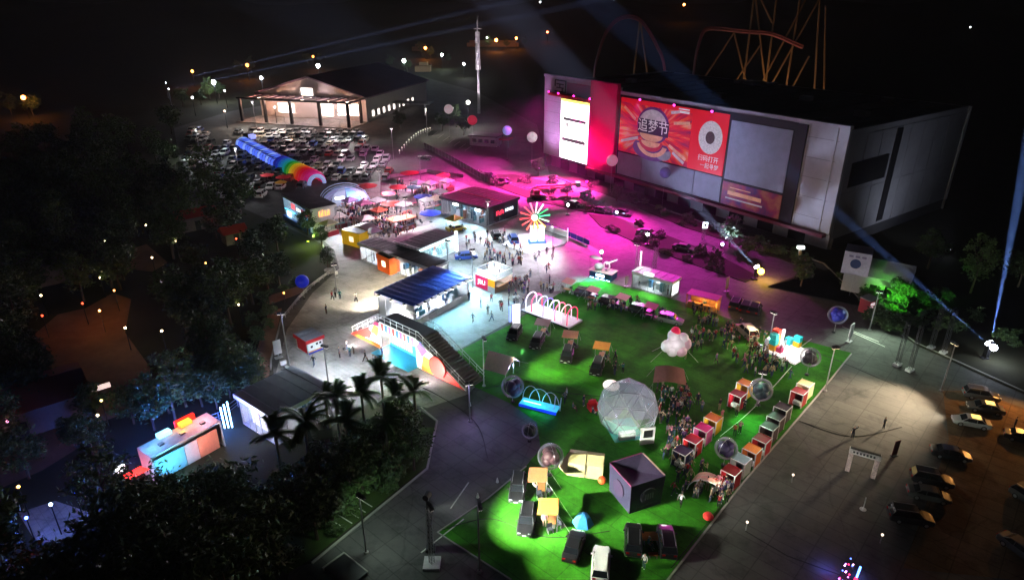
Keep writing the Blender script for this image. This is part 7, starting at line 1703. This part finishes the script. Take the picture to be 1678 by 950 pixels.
for k, (px, py) in enumerate(((770, 665), (870, 700), (815, 790), (783, 815))):
    p = at(px, py); t = thing('cone_marker', ('white plastic cone by the stair foot', 'white plastic cone by the small clear balloon', 'white plastic cone on the turf kerb line', 'white plastic cone lower on the turf kerb line')[k], 'cone', (p.x, p.y, 0.02)); MB().cone((0, 0, 0.04), (0, 0, 0.55), 0.16, 0.04, 10).obj('shell', WHITE, t); bx('foot', DARK, t, (-0.22, 0.22, -0.22, 0.22, 0, 0.04))
# ---------------------------------------------------------------- light masts and searchlights
def mast(px, py, h, e, col, label, aim, cone=110, lens='fff8ee', lattice=False, blend=0.7, size=0.25, heads=2, show=True):
    p = at(px, py)
    t = thing('light_mast', label, 'light mast', (p.x, p.y, 0), 0)
    if lattice: truss((0, 0, 0), (0, 0, h), 0.3, 'mast', t); bx('foot', OFFWHITE, t, (-0.7, 0.7, -0.7, 0.7, 0, 0.3))
    else: MB().cone((0, 0, 0), (0, 0, h), 0.09, 0.06, 7).obj('pole', GREY, t); MB().cone((0, 0, 0), (0, 0, 0.15), 0.25, 0.2, 8).obj('foot', GREY, t)
    A = at(*aim) if len(aim) == 2 else Vector(aim)
    d = (A - p); d.z = 0; d.normalize()
    for k in range(heads):
        s = (k - (heads - 1) / 2) * 0.5
        hd = MB().obox((-d.y * s + d.x * 0.15, d.x * s + d.y * 0.15, h + 0.1), (0.3, 0.42, 0.3), math.atan2(d.y, d.x)).obj('lamp_head', DARK, t)
        MB().obox((-d.y * s + d.x * 0.15, d.x * s + d.y * 0.15, h - 0.07), (0.26, 0.36, 0.03), math.atan2(d.y, d.x)).obj('lens', glow(lens, 4), hd)
    lamp('SPOT', p + d * 0.15 + Vector((0, 0, h - 0.25)), e, col, 0.1, t, A, cone, blend)
    return t
mast(708, 925, 6.2, 120000, (0.95, 1, 0.82), 'lattice light tower on the service road facing the lower turf', (965, 812), 56, lattice=True, blend=1.0)
mast(793, 632, 6.5, 25000, (0.95, 1, 0.6), 'light mast by the stair foot facing the open turf', (935, 600), 46, blend=1.0)
mast(786, 936, 7.0, 17000, (0.95, 1, 0.8), 'added light mast by the service road brightening the parked cars', (985, 905), 60, blend=1.0)  # added mast, evens out the light on the lower turf
mast(1262, 552, 3.8, 6500, (1, 0.86, 0.45), 'light mast behind the crowd at the block display', (1160, 590), 95)
mast(1542, 640, 6.5, 29000, (1, 0.78, 0.5), 'added light mast at the dirt lot corner widening the headlight pool', (1425, 662), 78, lens='ffe0b0', blend=1.0)  # added mast, softens and spreads the pool of the car headlights
mast(1352, 640, 6.0, 1500, (1, 0.8, 0.5), 'added light mast on the turf kerb brightening the parking ground', (1420, 700), 150, lens='ffe0b0', blend=1.0)  # added mast, the pool itself belongs to car headlights
mast(1240, 664, 4.5, 3600, (0.4, 1, 0.6), 'short light mast inside the far stall row', (1236, 702), 62)
mast(1690, 650, 6.0, 5000, (1, 0.42, 0.1), 'orange street light over the dirt lot', (1630, 715), 105, lens='ffb060')
mast(1425, 540, 6.0, 5200, (0.72, 1, 0.72), 'street light over the road beside the lilac cube', (1440, 580), 120, lens='e8ffe8')
mast(540, 640, 6.0, 9000, (0.85, 0.93, 1), 'plaza lamp beside the slate-roofed pavilion', (556, 628), 164)
mast(474, 598, 7.5, 750, (0.75, 0.85, 1), 'added lamp post brightening the slate roof from behind', (468, 640), 130)  # lamp added so that the slate roof catches some light
mast(775, 470, 6.5, 14500, (0.5, 0.86, 1), 'plaza lamp post between terrace booth and blue roof', (790, 500), 135)
mast(735, 455, 6.5, 7500, (0.6, 0.88, 1), 'black plaza lamp post beside the glass pavilion corner', (760, 440), 135)
mast(905, 425, 6.5, 9000, (0.85, 0.88, 1), 'plaza lamp post near the pinwheel platform', (870, 425), 140)
mast(800, 372 + 8, 6.5, 11500, (0.82, 0.9, 1), 'plaza lamp post before the plum-roofed hall', (810, 400), 140)
mast(625, 328, 7.0, 21000, (1, 0.76, 0.95), 'market lamp post beside the dome tent', (610, 355), 145)
mast(690, 300, 7.0, 16000, (1, 0.72, 0.9), 'market lamp post at the rear stands', (690, 330), 145)
mast(668, 380, 7.0, 13000, (1, 0.76, 0.86), 'market lamp post by the black-roofed pavilion', (650, 365), 145)
mast(560, 385, 5.0, 7500, (0.9, 0.95, 1), 'lamp post beside the yellow kiosk', (566, 410), 140)
mast(552, 480, 5.0, 1000, (1, 0.9, 0.7), 'path lamp near the round planter', (560, 500), 130)
mast(770, 690, 5.0, 1000, (0.5, 0.3, 1), 'dim lamp on the purple service road', (780, 720), 168, blend=1.0)
mast(600, 905, 6.0, 900, (0.75, 1, 0.8), 'greenish lamp over the end of the service road', (640, 870), 130)
mast(1040, 455, 6.0, 2600, (0.45, 1, 0.65), 'lamp behind the white kiosk facing the turf', (1010, 485), 120)
# headlights of the saloon waiting on the dirt lot
_q = at(1553, 681)
lamp('SPOT', _q + Vector((0, 0, 1.3)), 1500, (1, 0.86, 0.62), 0.25, SILVER, at(1432, 668), 92, 1.0, name='headlight_beam')
# parking lot masts
for px, py, e, c, lb in ((330, 262, 5200, (0.85, 1, 0.95), 'car park mast on the forest side'), (395, 300, 4500, (0.95, 0.97, 1), 'car park mast by the parasols'), (560, 232, 12000, (1, 0.95, 0.9), 'car park mast in the middle of the dense rows'), (600, 275, 11000, (1, 0.96, 0.9), 'car park mast at the market end of the rows'), (470, 222, 9000, (1, 0.9, 0.85), 'car park mast before the canopy steps'), (645, 262, 4000, (1, 0.8, 0.95), 'car park mast beside the access road'), (700, 222, 3500, (1, 0.95, 0.75), 'lamp mast inside the curved bollard row'), (420, 208, 9000, (1, 0.96, 0.85), 'car park mast at the far corner')):
    p = at(px, py); mast(px, py, 9.0, e * 0.95, c, lb, (p.x, p.y - 2.5, 0), 150)
# magenta wash on the hall front and road
wash(20, -1.6, 20.4, 1900000, (1, 0.02, 0.4), (20, -12, 0), 68, 'magenta wash light at the magenta pillar facing the road')
wash(8, -1.6, 20.4, 620000, (1, 0.025, 0.42), (4, -22, 0), 58, 'magenta wash light over the bright screen')
wash(4, -1.6, 20.4, 230000, (0.9, 0.03, 0.48), (-16, -18, 0), 58, 'magenta wash light at the white hall corner')
wash(36, -1.0, 22.0, 560000, (0.95, 0.02, 0.45), (48, -22, 0), 46, 'magenta wash light over the billboard edge')
wash(14, -1.6, 20.4, 330000, (1, 0.02, 0.36), (27, -37, 4), 26, 'added magenta wash light tinting the plum roof')  # extra wash added to turn the plum roof pink
wash(46, -1.0, 22.0, 170000, (0.7, 0.03, 0.45), (62, -22, 0), 70, 'magenta wash light over the billboard middle')
wash(56, -1.0, 22.0, 80000, (0.6, 0.03, 0.45), (72, -24, 0), 70, 'dim magenta wash light over the blank panel')
wash(98, 18, 1.0, 3800, (0.75, 0.8, 1), (84, 26, 12), 130, 'added cool lamp brightening the hall side wall')  # lamp added to lift the side wall to mid-grey
wash(24, -5.0, 1.2, 22000, (1, 0.01, 0.3), (24, 0, 16), 75, 'magenta uplight on the pillar')
wash(6, -6.0, 1.2, 24000, (0.75, 0.35, 0.8), (5, 0, 14), 75, 'lilac uplight on the white corner wall')
lamp('AREA', hall_pt(13, -0.7, 11.5), 6000, (1, 0.95, 0.97), 9.0, hall, hall_pt(13, -30, 0), name='screen_light')
wash(46, -16.0, 1.0, 26000, (0.55, 0.62, 1), (52, 0, 14), 100, 'added cool white uplight brightening the billboard wall')  # added uplight, the wall otherwise has only spill from the plaza
wash(72, -14.0, 1.0, 24000, (0.6, 0.66, 1), (74, 0, 13), 100, 'added cool white uplight brightening the blank end wall')  # another added uplight, for the plain end of the front
# green floodlit tree
q = at(1455, 522); lamp_t = thing('tree_floodlight', 'green floodlight at the foot of the roadside tree', 'light', (q.x, q.y, 0)); bx('housing', DARK, lamp_t, (-0.2, 0.2, -0.2, 0.2, 0, 0.3)); bx('lens', glow('60ff60', 10), lamp_t, (-0.16, 0.16, -0.16, 0.16, 0.301, 0.33)); lamp('SPOT', at(1458, 536) + Vector((0, 0, 4.6)), 6500, (0.14, 1, 0.05), 0.15, lamp_t, at(1468, 512) + Vector((0, 0, 2.6)), 62, 0.8)
q = at(1420, 510); t = thing('red_booth', 'small red and white booth beside the green lit tree', 'booth', (q.x, q.y, 0), R(30)); bx('shell', paint('b83848'), t, (-1, 1, -0.8, 0.8, 0, 2.2)); bx('roof', WHITE, t, (-1.1, 1.1, -0.9, 0.9, 2.21, 2.35)); bx('window', glow('ffd8e0', 0.8), t, (-0.8, 0.2, -0.84, -0.81, 0.9, 1.8))
q = at(505, 398); lamp_t = thing('tree_floodlight', 'lime floodlight below the kiosk trees', 'light', (q.x, q.y, 0)); bx('housing', DARK, lamp_t, (-0.2, 0.2, -0.2, 0.2, 0, 0.3)); bx('lens', glow('c0ff40', 10), lamp_t, (-0.16, 0.16, -0.16, 0.16, 0.301, 0.33)); lamp('POINT', (q.x + 1.5, q.y - 2, 2.2), 900, (0.6, 1, 0.15), 0.15, lamp_t)
q = at(600, 700); lamp_t = thing('tree_floodlight', 'green floodlight under the palms', 'light', (q.x, q.y, 0)); bx('housing', DARK, lamp_t, (-0.2, 0.2, -0.2, 0.2, 0, 0.3)); bx('lens', glow('80ff60', 10), lamp_t, (-0.16, 0.16, -0.16, 0.16, 0.301, 0.33)); lamp('POINT', at(640, 668) + Vector((0, 0, 3.5)), 420, (0.5, 1, 0.3), 0.15, lamp_t)
# searchlights
def search(px, py, beams, label, lens='e8f0ff', h=2.2, extra=None):
    p = at(px, py)
    t = thing('searchlight', label, 'searchlight', (p.x, p.y, 0))
    bx('base', DARK, t, (-0.4, 0.4, -0.4, 0.4, 0, 0.3))
    for k, (ex, ey, ez, e, col, ang) in enumerate(beams):
        E3 = at(ex, ey, ez)
        o = Vector((0.5 * k, 0.3 * k, h))
        d = (E3 - (p + o)).normalized()
        MB().cone(o - d * 0.45, o + d * 0.25, 0.26, 0.32, 10).obj('barrel', DARK, t); MB().cone(o + d * 0.255, o + d * 0.28, 0.28, 0.28, 12).obj('lens', glow(lens, 40), t); bx('yoke', DARK, t, (o.x - 0.06, o.x + 0.06, o.y - 0.35, o.y + 0.35, 0.31, h - 0.33))
        lamp('SPOT', p + o + d * 0.4, e, col, 0.03, t, E3, ang, 0.4)
    return t
B1, B2, B3 = (0.55, 0.62, 1), (0.22, 0.4, 1), (0.9, 0.5, 0.9)
t = search(1236, 458, ((1150, 345, 19, 2e7, B1, 2.2), (1050, 340, 17, 1e7, (0.75, 0.5, 0.95), 1.8)), 'twin searchlight with an amber lamp by the road median', 'fff0d8')
p = at(1244, 457); MB().ball((0.9, 0, 1.5), 0.55, 10, 7).obj('amber_lamp', glow('ffb030', 30), t); lamp('POINT', p + Vector((0.6, -1.0, 1.9)), 900, (1, 0.6, 0.1), 0.2, t)
t = search(1612, 588, ((1365, 342, 22, 1.35e7, B2, 2.3), (1668, 330, 17.5, 3.2e7, B2, 3.4)), 'twin blue searchlight beaming from the roadside', 'dfe8ff')
MB().ball((0.4, -0.5, 2.0), 0.42, 10, 7).obj('flare_ball', glow('f0f4ff', 40), t); lamp('POINT', at(1620, 588) + Vector((0.5, -1.4, 2.2)), 600, (0.7, 0.8, 1), 0.2, t)  # glowing ball and point lamp added as the searchlight's flare
search(1060, 402, ((1006, 348, 15, 8.4e6, B1, 1.8),), 'white searchlight on the road beside the steel stairs', 'ffffff')
search(985, 432, ((955, 350, 16, 2.52e6, B3, 1.4),), 'pinkish searchlight beyond the blue booth', 'ffe0f8')
search(276, 162, ((500, 82, 20, 8e7, (0.4, 0.5, 1), 1.0),), 'far searchlight at the forest rim sending the upper pale beam', h=7.0)
search(281, 174, ((500, 100, 18, 8e7, (0.4, 0.5, 1), 0.9),), 'far searchlight at the forest rim sending the lower pale beam', h=7.0)
search(706, 900, ((800, 660, 3, 5.25e6, (0.35, 0.5, 1), 1.2),), 'small blue searchlight at the lattice tower', h=6.0)
search(930, 352, ((985, 260, 20, 6e5, B3, 1.2),), 'small pink searchlight behind the banner barrier')
# scaffold sign tower and ladder frames by the road
for px, py, h, lb in ((1152, 392, 3.6, 'white lit scaffold number sign under the hall'), (1072, 440, 4.0, 'thin scaffold tower behind the white kiosk'), (1048, 440, 3.4, 'slim pinkish light post behind the booth')):
    p = at(px, py); t = thing('scaffold_tower', lb, 'scaffold', (p.x, p.y, 0)); truss((0, 0, 0), (0, 0, h), 0.5, 'frame', t)
    if px == 1152: bx('sign', glow('e8f4ff', 3), t, (-0.5, 0.5, -0.4, -0.3, h - 1.2, h)); bx('sign_hole', BLACKM, t, (-0.25, 0.25, -0.42, -0.401, h - 0.8, h - 0.3))
    if px == 1048: bx('tube', glow('ffd8ec', 2.0), t, (-0.12, 0.12, -0.4, -0.3, 0.4, h))
for px, py, lb in ((1308, 428, 'white floodlit post at the hall corner'),):
    p = at(px, py); t = thing('corner_light', lb, 'light', (p.x, p.y, 0)); bx('post', WHITE, t, (-0.2, 0.2, -0.2, 0.2, 0, 2.4)); bx('head', glow('f0fff8', 3), t, (-0.6, 0.6, -0.3, 0.3, 2.41, 2.9))
# ---------------------------------------------------------------- the night air that the beams show up in
hz = MB().box(-2650, 2650, -230, 4250, -1.0, 64.0).obj('haze', None)
hm_ = bpy.data.materials.new('haze_air'); hm_.use_nodes = True
n_ = hm_.node_tree; n_.nodes.clear()
o_ = n_.nodes.new('ShaderNodeOutputMaterial'); v_ = n_.nodes.new('ShaderNodeVolumePrincipled')
v_.inputs['Color'].default_value = (0.75, 0.78, 0.85, 1); v_.inputs['Density'].default_value = 0.0003; v_.inputs['Anisotropy'].default_value = 0.0
n_.links.new(v_.outputs[0], o_.inputs['Volume'])
hz.data.materials.clear(); hz.data.materials.append(hm_)
hz['kind'] = 'stuff'
